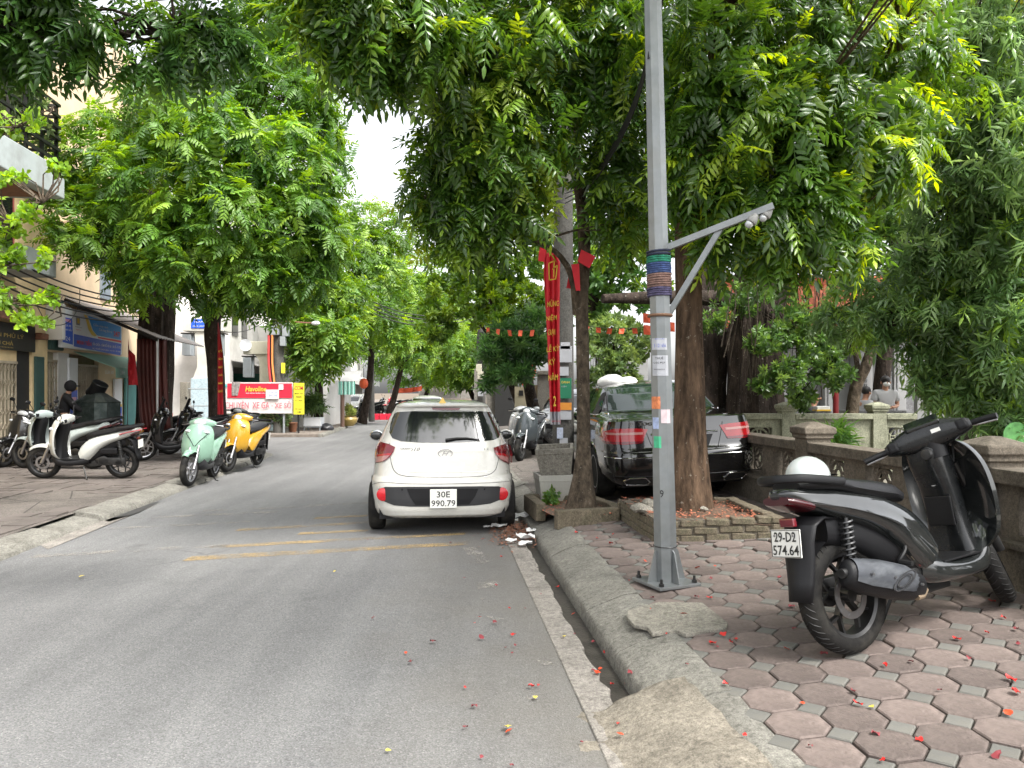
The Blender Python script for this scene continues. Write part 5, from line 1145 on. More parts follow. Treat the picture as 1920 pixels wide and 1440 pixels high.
# ---- right: lance-leaved tree over the balustrade
RG_ = [(.095, .175, .062), (.14, .24, .085), (.22, .34, .125)]
bl = [(1850, 90, 8.5, .6, 90), (1910, 210, 8.3, .55, 80), (1800, 240, 8.8, .55, 80), (1870, 340, 8.5, .6, 90), (1770, 380, 9, .5, 66), (1910, 450, 8.3, .5, 70), (1810, 470, 8.8, .5, 70), (1730, 500, 9.2, .42, 50), (1860, 570, 8.5, .5, 70), (1770, 590, 9, .45, 56), (1690, 590, 9.3, .4, 46), (1910, 660, 8.3, .45, 60), (1830, 660, 8.8, .4, 46),
      (1750, 665, 9.2, .32, 36), (1755, 735, 9.2, .2, 16), (1860, 740, 8.6, .32, 34), (1900, 770, 8.4, .25, 24), (1640, 600, 9.5, .3, 22), (1950, 300, 8, .7, 70), (1960, 600, 8, .6, 60), (1810, 720, 8.8, .2, 14), (1900, -60, 8.5, 1.0, 90), (1600, 540, 9.8, .35, 30), (1560, 600, 10, .25, 18), (1795, 740, 8.9, .24, 22), (1850, 778, 8.6, .2, 18), (1905, 805, 8.4, .16, 12), (1735, 700, 9.2, .2, 16)]
k6 = crown([B(u, v, Y, r * 1.05, int(n * 1.5)) for u, v, Y, r, n in bl], T_LANCE, rg, RG_, (4, 4, 2), per=4, th=(10, 90), droop=.6, shell=.25, young=(.22, .36, .06), young_p=.12, smin=.6, smax=1.25)
TR = V((6.9, 9.8, .08))
tree('dense lance-leaved tree drooping over the balustrade at the right edge', TR, [TR, TR + V((-.1, 0, 1.6)), TR + V((-.2, -.1, 3.2)), TR + V((-.3, -.2, 5.5))], [.28, .22, .18, .08],
     [([TR + V((-.1, 0, 1.8)), PX(1900, 560, 9.2), PX(1800, 560, 9), PX(1700, 610, 9.2)], [.1, .07, .04, .02]), ([TR + V((-.15, 0, 2.6)), PX(1880, 400, 9), PX(1780, 380, 9)], [.09, .05, .02]), ([TR + V((-.2, -.1, 3.4)), PX(1900, 200, 8.8), PX(1820, 180, 8.7)], [.08, .04, .02]), ([TR + V((-.1, 0, 1.4)), PX(1960, 640, 9), PX(1870, 690, 8.7)], [.06, .04, .02])], [k6], bark=BARK_D, lm=LEAF)
# ---- banyan with fluted trunk behind the balustrade
FG = [(.065, .135, .036), (.10, .19, .045), (.16, .26, .065)]
bl = [(1640, 420, 12, .6, 70), (1690, 380, 12, .6, 60), (1600, 480, 12.2, .5, 55), (1680, 520, 12, .5, 50), (1500, 600, 12.4, .5, 50), (1440, 640, 12.2, .35, 34), (1530, 660, 12.2, .45, 46), (1480, 700, 12, .35, 34), (1560, 700, 12.2, .35, 32), (1610, 600, 12.4, .45, 40), (1400, 560, 13, .5, 40), (1720, 440, 12, .5, 40), (1345, 600, 13, .35, 24), (1500, 745, 12.6, .25, 20), (1440, 720, 12.2, .25, 20), (1570, 640, 12.6, .4, 36), (1700, 600, 12, .4, 40)]
k7 = crown([B(u, v, Y, r, n) for u, v, Y, r, n in bl], T_FIG, rg, FG, (4, 4, 2), per=3, th=(15, 85), droop=.4, shell=.1)
TY = V((4.6, 14.2, .08))
by = tree('old banyan with dark fluted trunk and hanging roots behind the black saloon', TY, [TY, PX(1412, 700, 14.2), PX(1418, 600, 14.2), PX(1430, 480, 14.2), PX(1450, 250, 14.2)], [.58, .48, .46, .42, .25],
     [([PX(1415, 580, 14.2), PX(1350, 560, 13.6), PX(1250, 558, 13), PX(1130, 560, 12.6)], [.2, .15, .12, .08]), ([PX(1425, 520, 14.2), PX(1520, 470, 13.4), PX(1620, 440, 12.6)], [.2, .12, .05]), ([PX(1420, 560, 14.2), PX(1480, 620, 13), PX(1560, 660, 12.4)], [.1, .06, .03]), ([PX(1440, 400, 14.2), PX(1540, 300, 13.6), PX(1660, 200, 13)], [.2, .12, .05])], [k7], bark=BARK_D, flutes=9, lumps=.25, flare=.4)
rnd = random.Random(9); rt = MB()
for i in range(46):
    u = rnd.uniform(1375, 1560); y = rnd.uniform(12.2, 13.8); top = PX(u, rnd.uniform(470, 560), y); bot = PX(u + rnd.uniform(-25, 25), rnd.uniform(640, 760), y - .05); rt.tube(bez([top, top.lerp(bot, .4) + V((rnd.uniform(-.08, .08), 0, 0)), bot], 8), rnd.uniform(.004, .012), 5)
rt.build('aerial_roots', bark_mat('root_bark', (.06, .048, .036)), by, world=True)
for u, Y, w, l in ((1325, 14.6, .28, 'dark tree trunk between the brown trunk and the banyan'), (1800, 10.6, .16, 'bundle of hanging banyan roots by the right gate post')):
    b = PX(u, 735, Y); b.z = .08
    tree(l, b, [b, PX(u + 2, 700, Y), PX(u, 560, Y), PX(u + 6, 350, Y)], [w * 1.2, w, w, w * .8], [], [], bark=BARK_D, flutes=7, lumps=.3, flare=.2, twigs=False)
bb = PX(1592, 780, 13.4); bb.z = .3
tree('slim leaning tree trunk rising beside the two men', bb, [bb, PX(1602, 740, 13.4), PX(1622, 690, 13.3), PX(1640, 640, 13.2), PX(1660, 590, 13.0), PX(1690, 560, 12.6)], [.13, .105, .095, .085, .07, .05], [([PX(1612, 715, 13.35), PX(1604, 660, 13.5), PX(1600, 600, 13.6)], [.05, .045, .03])], [], bark=BARK_G, twigs=False)
# ---- street trees farther along, each with its own trunk and crown
FA = [(.075, .165, .022), (.115, .225, .03), (.20, .32, .042)]; FB = [(.06, .15, .03), (.09, .19, .035), (.15, .26, .04)]
def street_tree(label, u, v, Y, z, lean, blobs, pal=FA, tpl=T_FAR, r=.17, per=5, bark=BARK_D, smin=.8, smax=1.2, droop=.2, lm=LEAF_M, n_mul=1.0, group='street trees down the road'):
    b = PX(u, v, Y); b.z = z; cs = [PX(q[0], q[1], q[2]) for q in blobs]; c = sum(cs, V()) / len(cs); fk = b.lerp(c, .55) + V((lean * .4, 0, 0)); fk.z = max(fk.z, z + 2.2)
    k = crown([B(q[0], q[1], q[2], q[3], int(q[4] * n_mul)) for q in blobs], tpl, rg, pal, (4, 4, 3), per=per, droop=droop, shell=.45, smin=smin, smax=smax)
    big = sorted(blobs, key=lambda q: -q[3])[:4]
    return tree(label, b, [b, b.lerp(fk, .5) + V((lean * .2, 0, 0)), fk, c], [r * 1.2, r, r * .85, r * .3], [([fk, fk.lerp(PX(*q[:3]), .5) + V((0, 0, .2)), PX(*q[:3])], [r * .5, r * .3, r * .1]) for q in big], [k], bark=bark, lm=lm, group=group, twigs=False)
street_tree('bushy light green street tree beside the yellow food sign', 597, 790, 31, .1, .1, [(590, 540, 29, 1.1, 60), (560, 610, 29, 1.0, 50), (620, 620, 28.5, 1.1, 60), (600, 660, 28.5, .9, 40), (650, 560, 29.5, 1.1, 55), (580, 680, 28.6, .6, 22), (560, 490, 30, 1.1, 45)], FA, smin=.9, smax=1.3)
street_tree('light green street tree with a trunk leaning right before the green shop', 680, 790, 37, .1, .5, [(690, 470, 35, 1.4, 60), (660, 500, 34, 1.4, 60), (690, 590, 34, 1.3, 60), (650, 640, 34, .9, 36), (735, 620, 35, 1.0, 40), (720, 520, 35, 1.3, 50), (690, 410, 36, 1.3, 46), (735, 440, 36, 1.1, 36)], FA)
street_tree('light green street tree with a slim dark trunk behind the leaning one', 728, 780, 44, .1, .2, [(750, 600, 43, 1.6, 60), (790, 560, 43, 1.7, 60), (720, 660, 43, 1.1, 40), (780, 650, 43, 1.4, 50), (820, 620, 44, 1.5, 50), (760, 520, 44, 1.6, 50)], FA)
street_tree('yellow-green street tree farthest along the left pavement', 790, 768, 62, .1, .2, [(800, 660, 60, 2.4, 60), (850, 640, 60, 2.6, 60), (760, 680, 60, 2.0, 50), (830, 690, 58, 1.6, 40), (890, 660, 60, 2.4, 50), (850, 570, 62, 3.0, 60), (780, 590, 62, 3.0, 60)], FA, smin=1.2, smax=1.7)
street_tree('yellow-green tree leaning out from the right side of the street', 1000, 770, 27, .1, -.4, [(880, 500, 25, 1.3, 60), (850, 560, 25, 1.1, 45), (920, 560, 24, 1.1, 50), (960, 500, 24, 1.2, 50), (900, 430, 25, 1.3, 50), (980, 570, 23, .9, 40), (820, 610, 25, .7, 24), (940, 610, 23, .6, 24), (1010, 590, 23, .7, 26)], [(.075, .16, .022), (.12, .22, .028), (.19, .30, .04)], T_FIG, per=5, smin=1.6, smax=2.4)
street_tree('dark mango tree hanging over the grey gateway', 1020, 770, 22, .1, -.2, [(960, 640, 20, .7, 60), (930, 660, 20, .5, 34), (1000, 650, 20, .6, 44), (970, 700, 19.6, .4, 26), (930, 700, 20, .3, 16), (1010, 610, 20.5, .7, 40), (915, 720, 20, .2, 8)], [(.04, .10, .03), (.06, .14, .04), (.10, .19, .06)], T_MANGO, per=3, lm=LEAF, droop=.6)
street_tree('tall tree closing the view far down the street', 930, 762, 75, .1, 0, [(700, 560, 74, 4, 60), (800, 520, 75, 4.5, 70), (900, 560, 75, 4.5, 70), (960, 640, 72, 3, 40), (860, 660, 74, 3, 40), (740, 640, 74, 3, 40)], FB, smin=1.6, smax=2.2)
street_tree('fresh green tree low over the far right kerb', 905, 762, 50, .1, -.5, [(850, 660, 49, 1.6, 50), (890, 640, 49, 1.7, 50), (815, 690, 50, 1.2, 36), (870, 700, 49, 1.0, 30), (840, 620, 50, 1.6, 40), (905, 690, 48, 1.1, 30)], FA, smin=1.0, smax=1.4)
# shrubs and the leafy backdrop of the temple garden, tree by tree
GT = 'trees filling the temple garden'
street_tree('dark garden tree behind the slim kerb tree', 1150, 790, 19, .08, 0, [(1120, 450, 18, 1.5, 70), (1020, 380, 18.5, 1.6, 70), (1180, 520, 17.5, 1.0, 46), (1100, 560, 18, .9, 40), (1200, 380, 18, 1.4, 60), (950, 300, 19, 1.7, 60)], FB, T_FIG, per=5, smin=1.5, smax=2.2, group=GT)
street_tree('tall garden tree filling the top behind the lamp post', 1330, 790, 20, .08, 0, [(1250, 200, 19, 2.2, 90), (1400, 100, 20, 2.4, 90), (1100, 120, 20, 2.4, 80), (1350, 350, 19, 1.6, 70), (1250, 420, 18.5, 1.2, 50), (1480, 260, 19.5, 2.0, 80), (1250, -100, 20, 3, 70)], FB, T_FIG, per=5, smin=1.8, smax=2.6, group=GT)
street_tree('tall olive garden tree at the top right', 1640, 790, 18, .08, 0, [(1640, 60, 17, 1.9, 80), (1760, 40, 17.5, 2.0, 80), (1880, 0, 18, 2.2, 80), (1600, 240, 17, 1.5, 70), (1700, 200, 17, 1.6, 70), (1560, 400, 16.5, 1.0, 46), (1660, 330, 16.5, 1.2, 50), (1840, 180, 17, 1.6, 60)], [(.11, .15, .03), (.15, .19, .035), (.20, .24, .05)], T_FIG, per=5, smin=1.6, smax=2.4, group=GT)
street_tree('dark green garden tree behind the lance-leaved one', 1880, 800, 15, .08, 0, [(1800, 400, 14, 1.3, 70), (1900, 300, 14, 1.4, 70), (1760, 560, 13.6, .9, 46), (1880, 560, 13.6, 1.1, 56), (1820, 640, 13.4, .7, 30), (1910, 680, 13.4, .7, 34), (1950, 450, 14, 1.4, 60)], FG, T_FIG, per=5, smin=1.2, smax=1.8, group=GT)
street_tree('leafy shrub in the garden right of the kerb tree', 1150, 790, 15.5, .08, 0, [(1130, 660, 15.3, .55, 44), (1170, 690, 15.3, .5, 40), (1120, 710, 15.2, .4, 26), (1190, 640, 15.6, .5, 34), (1150, 620, 15.6, .5, 34)], [(.09, .15, .05), (.13, .2, .06), (.18, .26, .08)], T_FIG, r=.05, per=4, group=None, smin=.9, smax=1.4)
# ================================================================== right side: post, beds, banner, walls
GALV = mat('galvanised_steel', (.22, .235, .24), .45, .6, var=.18, vs=7, bump=.08, bs=40, dirt=(.22, .22, .20), dirt_amt=.35, dirt_scale=5)
STONE = concrete_mat('weathered_stone', (.135, .115, .09), stain=(.042, .036, .028), amt=.8)
STONE_P = concrete_mat('pale_green_stone', (.27, .275, .2), stain=(.11, .115, .075), amt=.6)
PAPER = mat('poster_paper', (.42, .43, .46), .8, var=.12, vs=9)
BLUEI = mat('blue_ink', (.05, .09, .42), .7, var=.1)
REDI = mat('red_ink', (.55, .03, .03), .7, var=.1)
GREENI = mat('green_sticker', (.06, .42, .22), .6, var=.25, vs=30)
ORNG = mat('orange_sticker', (.62, .2, .08), .7, var=.5, vs=40)
def settle(u, v):
    z = .15
    for _ in range(5): p = GP(u, v, z); z = gz(p.x, p.y)
    p.z = z; return p
LP = settle(1249, 1096)
lamp = thing('lamp_post', 'octagonal galvanised steel lamp post with pasted stickers, standing at the kerb', 'lamp post', LP)
ltop = V(((1217 - 960) / FPX * LP.y, LP.y, 0)); LEAN = ((1224 - 960) / FPX * LP.y - LP.x) / (CAMH + HZ / FPX * LP.y - LP.z)
def lc(z): return V((LP.x + LEAN * (z - LP.z), LP.y, z))
def lr(z): return lerpv([0, 1.6, 4.6, 7.5], [.090, .080, .067, .05], z)
rings = []
for z in [LP.z + .02, .6, 1.2, 2, 3, 4, 5, 6, 7.4]:
    c = lc(z); rings.append([c + V((math.cos(a), math.sin(a), 0)) * lr(z) for a in [math.pi / 4 * k + R(14) for k in range(8)]])
MB().loft(rings).build('pole', GALV, lamp, world=True)
bp = MB(); bp.box(LP + V((0, 0, .022)), (.36, .36, .022), rz=R(24)); bp.build('base_plate', GALV, lamp, world=True, bevel=.004)
for k in range(4):
    a = R(24 + 90 * k); d = V((math.cos(a), math.sin(a), 0)); n = V((-d.y, d.x, 0)) * .005; g = MB()
    p0, p1, p2, p3 = LP + d * .08 + V((0, 0, .033)), LP + d * .168 + V((0, 0, .033)), LP + d * .105 + V((0, 0, .25)), LP + d * .08 + V((0, 0, .27))
    g.add([p - n for p in (p0, p1, p2, p3)] + [p + n for p in (p0, p1, p2, p3)], [(3, 2, 1, 0), (4, 5, 6, 7), (0, 1, 5, 4), (1, 2, 6, 5), (2, 3, 7, 6), (3, 0, 4, 7)]); g.build('gusset', GALV, lamp, world=True)
    e = V((math.cos(a + math.pi / 4), math.sin(a + math.pi / 4), 0)) * .205; b = MB(); b.cyl(LP + e + V((0, 0, .02)), LP + e + V((0, 0, .085)), .010, n=10); b.cyl(LP + e + V((0, 0, .034)), LP + e + V((0, 0, .054)), .020, n=6); b.build('anchor_bolt', DARKM, lamp, world=True)
jn = MB(); jn.torus(lc(.46), lr(.46) * .985, .004, 24, 5); jn.build('weld_ring', DARKM, lamp, world=True)
def on_post(z, a0, a1, h, m, lift=.003, name='sticker'):
    mb = MB(); rows = []
    for k in range(4):
        zz = z - h / 2 + h * k / 3; rows.append([lc(zz) + V((math.cos(a), math.sin(a), 0)) * (lr(zz) * (math.cos(math.pi / 8) / math.cos(((a - R(14)) % (math.pi / 4)) - math.pi / 8)) + lift) for a in np.linspace(R(a0), R(a1), 13)])
    mb.grid(rows); o = mb.build(name, m, lamp, world=True); return o
zv = lambda v: CAMH - (v - HZ) / FPX * LP.y
def post_txt(body, par, z, ang, w, h, m, lift=.012):
    a = R(ang); d = V((math.cos(a), math.sin(a), 0)); text(body, m, par, lc(z) + d * (lr(z) + lift * .3), V((-d.y, d.x, 0)), (0, 0, 1), w=w, h=h, off=.003)
s1 = on_post(zv(646), 205, 295, .085, PAPER); post_txt('5 121 656', s1, zv(649), 255, .085, .026, BLUEI); post_txt('ĐIỆN NƯỚC', s1, zv(637), 255, .07, .012, BLUEI)
s2 = on_post(zv(686), 205, 300, .150, PAPER); post_txt('THUÊ', s2, zv(672), 250, .06, .022, INK); post_txt('GÓC ĐẸP', s2, zv(681), 250, .085, .02, INK); post_txt('...............', s2, zv(693), 250, .08, .008, INK)
on_post(zv(755), 195, 250, .09, ORNG); on_post(zv(780), 252, 305, .10, mat('pink_paper', (.62, .5, .52), .8, var=.15, vs=30)); on_post(zv(793), 200, 240, .085, mat('blue_paper', (.35, .42, .62), .8, var=.35, vs=40)); on_post(zv(828), 205, 250, .085, GREENI)
post_txt('9', lamp, zv(923), 248, .028, .055, INK)
# bracket with two lamp heads
A0, A1 = PX(1232, 472, LP.y), PX(1450, 386, LP.y - .25); S0, S1 = PX(1252, 592, LP.y), PX(1350, 430, LP.y - .12)
MB().beam(A0, A1, .045, .045).build('bracket_arm', GALV, lamp, world=True); MB().beam(S0, S1, .045, .04).build('bracket_strut', GALV, lamp, world=True)
MB().torus(lc(S0.z), lr(2.2) + .006, .012, 24, 6).build('clamp', mat('rusty_steel', (.18, .10, .06), .7, .3, var=.4, vs=12), lamp, world=True)
for u, v in ((1412, 411), (1438, 399)):
    p = PX(u, v, LP.y - .22); L = MB(); L.lathe([(.014, .04), (.024, .036), (.034, .01), (.040, -.016), (.037, -.03), (.016, -.04)], p, 'Z', 18, m=Matrix.Rotation(R(35), 3, 'Y')); o = L.build('lamp_head', mat('lamp_white', (.26, .26, .25), .5), lamp, world=True, smooth=True)
    MB().ball(p + V((-.028, 0, -.035)), .03, 12, 8).build('bulb', LENS, o, world=True, smooth=True)
# rope wound round the post
rope = thing('rope_wrap', 'coils of green, blue and brown rope wound round the lamp post', 'rope', lc(zv(510)))
for v0, v1, c, nm in ((471, 482, (.02, .025, .05), 'navy'), (482, 495, (.02, .20, .12), 'green'), (495, 515, (.04, .07, .18), 'blue'), (515, 541, (.20, .12, .10), 'brown'), (541, 557, (.07, .06, .12), 'grey')):
    z0, z1 = zv(v1), zv(v0); n = max(2, int((z1 - z0) / .015)); pts = []
    for k in range(n * 16):
        f = k / (n * 16); a = 2 * math.pi * k / 16; z = z0 + (z1 - z0) * f; pts.append(lc(z) + V((math.cos(a), math.sin(a), 0)) * (lr(z) + .009 + .008 * mnoise.noise((k * .13, v0, 0))) + V((0, 0, .004 * mnoise.noise((k * .21, 2, v0)))))
    MB().tube(pts, .0085, 6).build('rope_coil', mat('rope_' + nm, c, .9, var=.6, vs=30, bump=.5, bs=200), rope, world=True, smooth=True)
# ------------------------------------------------------------------ brick-edged bed of the big tree
BRICK = concrete_mat('mossy_brick', (.145, .12, .085), stain=(.05, .058, .03), amt=.8); MORT = concrete_mat('mortar', (.15, .13, .10))
zb = gz(1.9, 7.4)
bed = thing('tree_bed', 'low brick-edged bed of earth round the large tree', 'planter', (1.85, 7.5, zb))
CR = [V((1.33, 6.97, 0)), V((2.50, 6.85, 0)), V((2.42, 8.15, 0)), V((1.18, 8.38, 0))]
for k in range(4):
    a, b = CR[k], CR[(k + 1) % 4]; d = (b - a); L = d.length; d.normalize(); n = V((d.y, -d.x, 0)); rzb = math.atan2(d.y, d.x)
    core = MB(); p = (a + b) / 2 - n * .06; core.box((p.x, p.y, zb + .075), (L - .05, .095, .21), rz=rzb); core.build('mortar_core', MORT, bed, world=True)
    for c in range(3):
        x = -.11 if c % 2 else 0
        while x < L - .03:
            x0, x1 = max(0, x), min(L, x + .225)
            if x1 - x0 > .05:
                q = a + d * (x0 + x1) / 2 - n * (.055 + random.uniform(-.006, .006)); mb = MB(); mb.box((0, 0, 0), (x1 - x0 - .010, .112, .062)); o = mb.build('brick', BRICK, bed, bevel=.008, segs=1, jit=.004)
                o.location = V((q.x, q.y, zb + .02 + c * .070 + random.uniform(-.003, .003) + gz(q.x, q.y) - zb)) - bed.location; o.rotation_euler = (random.gauss(0, .02), random.gauss(0, .02), rzb + random.gauss(0, .012))
            x += .232
so = MB(); rows = []
for j in range(16):
    f = j / 15; l, r = CR[0].lerp(CR[3], f), CR[1].lerp(CR[2], f); rows.append([l.lerp(r, i / 15) + V((0, 0, zb + .15 + .05 * mnoise.noise((i * .5, j * .5, 0)) + .06 * math.exp(-((i - 7) ** 2 + (j - 8) ** 2) / 18))) for i in range(16)])
so.grid(rows); so.build('soil', mat('leafy_soil', (.10, .062, .04), .95, var=.5, vs=14, bump=1.0, bs=25), bed, world=True, smooth=True)
lit = MB(); rnd = random.Random(4)
for k in range(1500):
    f, g = rnd.random(), rnd.random(); p = CR[0].lerp(CR[3], f).lerp(CR[1].lerp(CR[2], f), g); p.z = zb + .165 + .05 * rnd.random(); r = rnd.uniform(.008, .02); a = rnd.uniform(0, 6.28); e = V((math.cos(a), math.sin(a), rnd.uniform(-.3, .3))) * r; h_ = V((-math.sin(a), math.cos(a), rnd.uniform(-.3, .3))) * r * .5
    lit.add([p - e, p - h_, p + e, p + h_], [(0, 1, 2, 3)])
o = lit.build('petal_litter', mat('litter', (.40, .13, .07), .8, var=.7, vs=60), bed, world=True); o['kind'] = 'stuff'
for i, (u, v, r) in enumerate(((1220, 922, .10), (1206, 945, .13), (1316, 960, .09))):
    p = PX(u, v, 7.45 + .2 * (i == 0)); p.z = zb + .20
    one('stone_lump', ('rough upright lump of concrete on the tree bed edge', 'flat lump of broken concrete on the left corner of the tree bed', 'small flat stone on the soil before the big trunk')[i], 'rubble', MB().ball(p, (r, r * .8, r * (.75 if i == 0 else .4)), 9, 6), CONC_W, loc=p, jit=.035, group='rubble on the tree bed')
# kerb bed of the slim tree, broken planters
kb = thing('tree_bed', 'low concrete-edged bed round the slim kerb tree', 'planter', (.75, 8.4, .15))
kpts = [GP(1042, 985, .17), GP(1158, 978, .17), V((1.14, 8.55, 0)), V((.95, 9.2, 0)), V((.2, 9.3, 0)), V((.33, 8.5, 0))]
for k in range(5):
    a, b = kpts[k], kpts[k + 1]; a = V((a.x, a.y, .23)); b = V((b.x, b.y, .23)); MB().beam(a, b, .11, .20).build('edging_block', BRICK, kb, world=True, bevel=.012, jit=.006)
mb = MB(); mb.add([V((p.x, p.y, .26)) for p in kpts], [tuple(range(6))]); mb.build('soil', EARTH, kb, world=True)
lit = MB()
for k in range(420):
    p = V((rnd.uniform(.35, 1.1), rnd.uniform(8.1, 9.1), .265 + .02 * rnd.random())); r = rnd.uniform(.01, .022); a = rnd.uniform(0, 6.28); e = V((math.cos(a), math.sin(a), rnd.uniform(-.3, .3))) * r; h_ = V((-math.sin(a), math.cos(a), rnd.uniform(-.3, .3))) * r * .5
    lit.add([p - e, p - h_, p + e, p + h_], [(0, 1, 2, 3)])
o = lit.build('leaf_litter', bpy.data.materials['litter'], kb, world=True); o['kind'] = 'stuff'
def trough(label, c, d, rot, m):
    t = thing('planter_trough', label, 'planter', c, rot); w, l, h = d; o_ = .5
    prof = lambda k, z: [(-w / 2 * k, -l / 2 * k, z), (w / 2 * k, -l / 2 * k, z), (w / 2 * k, l / 2 * k, z), (-w / 2 * k, l / 2 * k, z)]
    MB().loft([prof(.80, 0), prof(.97, h * .8), prof(1.0, h * .82), prof(1.0, h), prof(.85, h), prof(.74, h * .2)]).build('shell', m, t, bevel=.012, jit=.012)
    MB().add(prof(.80, h * .75), [(0, 1, 2, 3)]).build('soil', EARTH, t); return t
trough('tilted weathered concrete trough lying on the white planter beside the slim tree', (.56, 9.4, .58), (.47, .40, .34), (R(6), R(-4), R(-6)), CONC_W)
trough('whitewashed concrete planter under the tilted trough', (.52, 9.35, .17), (.44, .42, .41), (0, 0, R(8)), mat('whitewash', (.42, .41, .37), .85, var=.15, vs=4, dirt=(.25, .22, .18), dirt_amt=.7, dirt_scale=4, bump=.5, bs=30))
# weed at the planter foot
def plant(label, p, n, h, pal, tpl, spread=.15, name='weed', cat='plant', sm=.8, sx=1.3, per=4):
    t = thing(name, label, cat, p); st_ = MB(); ends = []
    for k in range(n):
        a = rnd.uniform(0, 6.28); e = V(p) + V((math.cos(a) * spread * rnd.random(), math.sin(a) * spread * rnd.random(), h * rnd.uniform(.5, 1))); st_.tube(bez([p, V(p).lerp(e, .5) + V((0, 0, h * .15)), e], 6), .004, 4); ends.append(e)
    st_.build('stems', mat('stem_green', (.12, .15, .05), .7), t, world=True)
    k = crown([((e.x, e.y, e.z), (.05, .05, .07), 4) for e in ends], tpl, rg, pal, (1,) * len(pal), per=per, droop=.1, smin=sm, smax=sx); leaf_object('leaves', [k[0]], LEAF_M, t); return t
plant('small green weed growing at the foot of the white planter', V((.50, 8.95, .2)), 5, .18, [(.07, .16, .03), (.12, .22, .04)], T_ROUND, sm=.4, sx=.7)
# ------------------------------------------------------------------ litter by the car
WPAP = mat('white_litter', (.66, .66, .64), .7, var=.12, vs=8)
for i, (u, v, r) in enumerate(((936, 990, .09), (984, 972, .12), (962, 980, .06), (1000, 1000, .08), (985, 1012, .10), (958, 1018, .06), (985, 1024, .07), (915, 992, .05))):
    p = GP(u, v, .02); mb = MB(); mb.grid([[p + V((r * (a - 2) / 2, r * .7 * (b - 2) / 2, .02 + r * .5 * rnd.random())) for a in range(5)] for b in range(5)])
    one('paper_scrap', ['crumpled white paper scrap nearest the hatchback tyre', 'large crumpled white bag scrap at the kerb beside the tyre', 'small white paper between the two big scraps', 'white scrap lying against the kerb foot', 'white paper scrap in the middle of the litter heap', 'small round white scrap at the road side of the litter', 'white scrap at the near end of the litter heap', 'small white scrap under the hatchback bumper corner'][i], 'litter', mb, WPAP, loc=p, group='paper litter at the kerb')
lh = MB()
for k in range(900):
    u, v = rnd.gauss(965, 22), rnd.gauss(1000, 12); p = GP(u, v, .0); p.z = .01 + .05 * rnd.random() * math.exp(-((u - 965) / 24) ** 2); r = rnd.uniform(.01, .03); a = rnd.uniform(0, 6.28); e = V((math.cos(a), math.sin(a), rnd.uniform(-.4, .4))) * r; h_ = V((-math.sin(a), math.cos(a), rnd.uniform(-.4, .4))) * r * .45
    lh.add([p - e, p - h_, p + e, p + h_], [(0, 1, 2, 3)])
tag(one('leaf_litter', 'heap of brown and red leaf litter at the kerb behind the hatchback', 'litter', lh, mat('brown_litter', (.22, .10, .06), .85, var=.8, vs=50)), kind='stuff')
# ------------------------------------------------------------------ concrete utility pole, posters, banner, flags
UP = V(((1056 - 960) / FPX * 11.2, 11.2, .16)); pole_m = concrete_mat('pole_concrete', (.10, .097, .09), amt=.5)
upo = thing('utility_pole', 'thick concrete utility pole behind the red banner, pasted with notices', 'utility pole', UP)
MB().tube([UP, UP + V((0, 0, 4)), UP + V((-.02, 0, 9.5))], [.165, .145, .115], 24).build('shaft', pole_m, upo, world=True, smooth=True)
def poster(par, u, v, Y, w, h, m, nm='notice'):
    p = PX(u, v, Y); o = MB().box(p, (w, .006, h)).build(nm, m, par, world=True); return o, p
for u, v, w, h in ((1060, 664, .20, .24), (1056, 696, .16, .13), (1060, 776, .18, .17), (1060, 648, .14, .1)): poster(upo, u, v, 11.02, w, h, PAPER)
o, p = poster(upo, 1060, 728, 11.01, .18, .30, mat('green_sign', (.01, .16, .08), .5, var=.1)); text('OANH', mat('sign_yellow', (.65, .5, .05), .6), o, p + V((0, -.006, .09)), (1, 0, 0), (0, 0, 1), w=.12, h=.035); text('CẮT', PAPER, o, p + V((-.02, -.006, .03)), (1, 0, 0), (0, 0, 1), w=.08, h=.03)
poster(upo, 1061, 762, 11.01, .17, .11, mat('orange_sign', (.62, .24, .03), .5, var=.1)); poster(upo, 1050, 812, 11.0, .09, .16, mat('blue_notice', (.45, .5, .62), .8, var=.3, vs=30)); poster(upo, 1057, 830, 11.01, .12, .14, PAPER)
CLOTH = mat('red_cloth', (.62, .016, .03), .7, var=.12, vs=5); GOLD = mat('gold_print', (.72, .5, .05), .6, var=.15, vs=20); CLOTH_D = mat('dark_red_cloth', (.36, .008, .015), .75, var=.15, vs=5)
bn = thing('red_banner', 'long red vertical banner with yellow lettering hanging before the concrete pole', 'banner', PX(1035, 795, 9.6))
rows = []; NB = 40
for j in range(NB + 1):
    f = j / NB; v = 476 + (796 - 476) * f; ul = lerpv([0, .12, .5, 1], [1021, 1020, 1026, 1032], f); ur = lerpv([0, .05, .5, 1], [1044, 1050, 1049, 1051], f)
    if j == 0: ul += 4
    rows.append([PX(ul + (ur - ul) * i / 12, v - (6 * math.sin(math.pi * i / 12) if j == 0 else 0), 9.6 + .05 * math.sin(i * 1.6 + f * 2.2) * (.4 + .6 * f)) for i in range(13)])
o = MB().grid(rows).build('cloth', CLOTH, bn, world=True, smooth=True, sharp=80); md = o.modifiers.new('thick', 'SOLIDIFY'); md.thickness = .004
rows2 = [[p + V((0, -.008, 0)) for p in r] for r in rows[-4:]]; MB().grid(rows2).build('white_hem', PAPER, bn, world=True)
